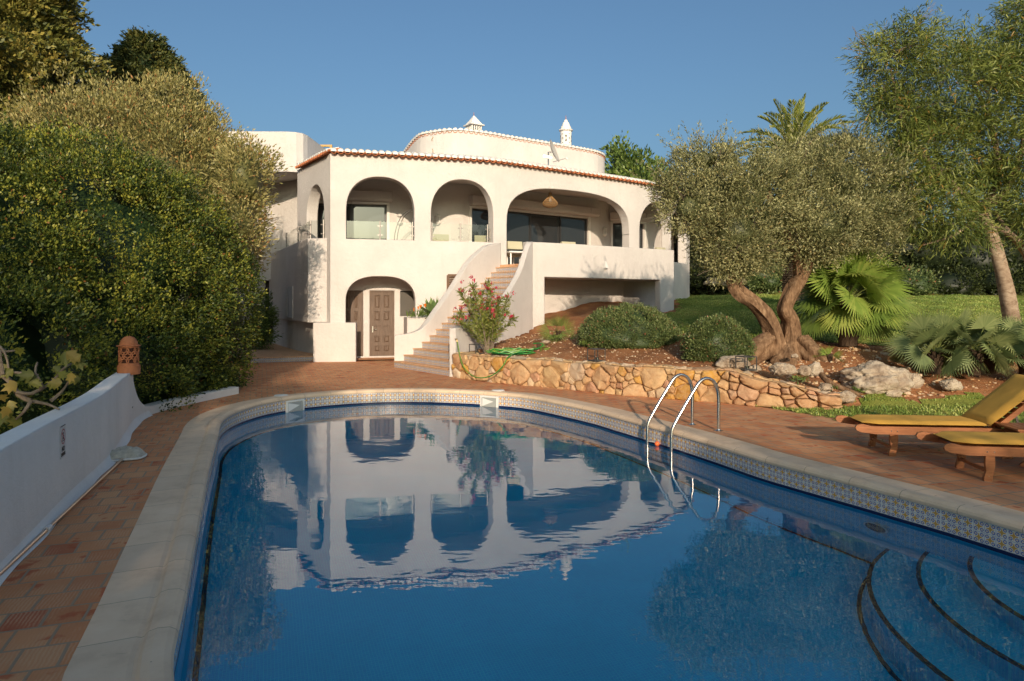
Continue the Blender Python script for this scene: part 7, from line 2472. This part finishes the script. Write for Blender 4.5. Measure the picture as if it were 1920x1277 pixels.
def wlantern(px, py, label, dep=0.08):
    s = BW.s_px(px); q = BW.at(s) - BW.nrm(s) * dep
    z = CZ - (py - HY) / F * q.y
    t = thing("wall_lantern", label, "wall lamp", (q.x, q.y, z), "white lanterns on the balcony wall")
    mb = MB(); mb.lathe([(0.02, 0.22), (0.03, 0.18), (0.10, 0.12), (0.11, 0.10), (0.0, 0.10)], tuple((q.x, q.y, z)), 12); mb.build("cap", WHITEPAINT, t)
    mb = MB()
    for k in range(8):
        a = k * math.pi / 4; mb.bar((q.x + .07 * math.cos(a), q.y + .07 * math.sin(a), z - .12), (q.x + .08 * math.cos(a), q.y + .08 * math.sin(a), z + .1), 0.018, 0.018, up=(1, 0, 0))
    mb.lathe([(0.04, -.2), (0.10, -0.13), (0.10, -0.11), (0, -.11)], (q.x, q.y, z), 12)
    mb.build("cage", WHITEPAINT, t)
wlantern(749.5, 411, "white lantern on the balcony wall beside the first window")
wlantern(820, 411, "white lantern on the balcony wall inside the second arch")
wlantern(1131, 434, "white lantern on the balcony wall right of the wide sliding door")
# rattan pendant
pq = P(1031.5, 376, 23.9)
pd = thing("rattan_pendant", "onion shaped woven rattan pendant lamp hanging under the widest arch", "pendant lamp", pq)
mb = MB()
prof = [(0.05, 0.27), (0.055, 0.2), (0.08, 0.13), (0.15, 0.05), (0.235, -0.03), (0.27, -0.11), (0.255, -0.17), (0.19, -0.225), (0.09, -0.25)]
for k in range(26):
    a = 2 * math.pi * k / 26
    for tw in (-1, 1):
        pts = [(pq.x + r * math.cos(a + tw * 0.25 * i), pq.y + r * math.sin(a + tw * 0.25 * i), pq.z + z) for i, (r, z) in enumerate(prof)]
        mb.tube(pts, 0.006, 4, caps=False)
for r, z in prof: mb.tube([(pq.x + r * math.cos(2 * math.pi * k / 20), pq.y + r * math.sin(2 * math.pi * k / 20), pq.z + z) for k in range(20)], 0.008, 4, closed=True)
mb.build("woven_shade", RATTAN, pd)
mb = MB(); mb.tube([(pq.x, pq.y, pq.z + .27), (pq.x, pq.y, 5.975)], 0.006, 6); mb.build("cord", DARKMETAL, pd)
mb = MB(); mb.lathe([(0, -.06), (.04, -.04), (.05, 0), (.03, .06), (.02, .14), (0, .14)], tuple(pq), 14); mb.build("bulb", WHITEPLASTIC, pd, smooth=True)
# satellite dish
dq = P(1034, 300, 25.6)
sd_ = thing("satellite_dish", "grey satellite dish on a white block on the roof terrace in front of the drum", "satellite dish", (dq.x, dq.y, 6.36))
mb = MB(); mb.box((dq.x - .15, dq.y + .2, 6.58), (1.5, 0.5, 0.44), rz=0.4); mb.build("plinth", STUCCO_SOFT, sd_)
mb = MB()
cz_ = CZ - (285 - HY) / F * dq.y
axv = Vector((0.93, -0.30, 0.35)).normalized(); sv = axv.cross(Vector((0, 0, 1))).normalized(); uv_ = sv.cross(axv)
Cc = Vector((dq.x + .02, dq.y, cz_))
rings_ = []
for k in range(6):
    r = 0.46 * k / 5
    for j in range(28):
        a = 2 * math.pi * j / 28
        rings_.append(Cc + (sv * math.cos(a) * 0.85 + uv_ * math.sin(a)) * r + axv * (0.11 * (k / 5) ** 2))
fs = [(k * 28 + j, k * 28 + (j + 1) % 28, (k + 1) * 28 + (j + 1) % 28, (k + 1) * 28 + j) for k in range(5) for j in range(28)]
mb.add(rings_, fs); mb.build("dish", simple("dish_grey", (0.42, 0.40, 0.37), 0.5), sd_, smooth=True)
mb = MB(); mb.tube([(dq.x - .12, dq.y, 6.7), (dq.x - .12, dq.y, cz_), tuple(Cc - axv * .03)], 0.03, 8); mb.bar((dq.x - .3, dq.y, cz_ - .15), (dq.x, dq.y, cz_ - .22), 0.05, 0.06); mb.build("mount", STEEL, sd_)
mb = MB(); e_ = P(1062, 297, 25.3); mb.tube([(dq.x + .05, dq.y, cz_ - .38), tuple(e_)], 0.014, 6); mb.build("arm", STEEL, sd_)
mb = MB(); mb.tube([tuple(e_ + Vector((-.03, 0, .03))), tuple(e_ + Vector((.04, 0, -.03)))], [0.03, 0.04], 8); mb.build("receiver", WHITEPLASTIC, sd_)

# ---- dry leaves blown onto the paving
def fallen():
    rng = np.random.default_rng(808)
    n = 150
    X = np.concatenate([rng.uniform(-6.5, -4.4, 60), rng.uniform(4.2, 7, 50), rng.uniform(-1, 4, 40)])
    Y = np.concatenate([rng.uniform(11, 16, 60), rng.uniform(8, 11, 50), rng.uniform(12.5, 15, 40)])
    ok = pip(X, Y, deck) & ~pip(X, Y, [(p.x, p.y) for p in ring(0.5)])
    X, Y = X[ok], Y[ok]; m = len(X)
    D = rng.normal(size=(m, 3)); D[:, 2] = 0.12
    V, Q = leaves_mesh(np.stack([X, Y, np.full(m, 0.008)], 1), D, np.tile([0, 0, 1.0], (m, 1)) + rng.normal(size=(m, 3)) * 0.2, rng.uniform(.03, .07, m), np.full(m, .025))
    V[:, 2] = np.maximum(V[:, 2], 0.004)
    tag(np_mesh("fallen_leaves", V, Q, L_FIG, None, rng.uniform(0, .9, m)), "few dry leaves scattered on the brick paving near the hedge and bank", "leaves", kind="stuff")
fallen()
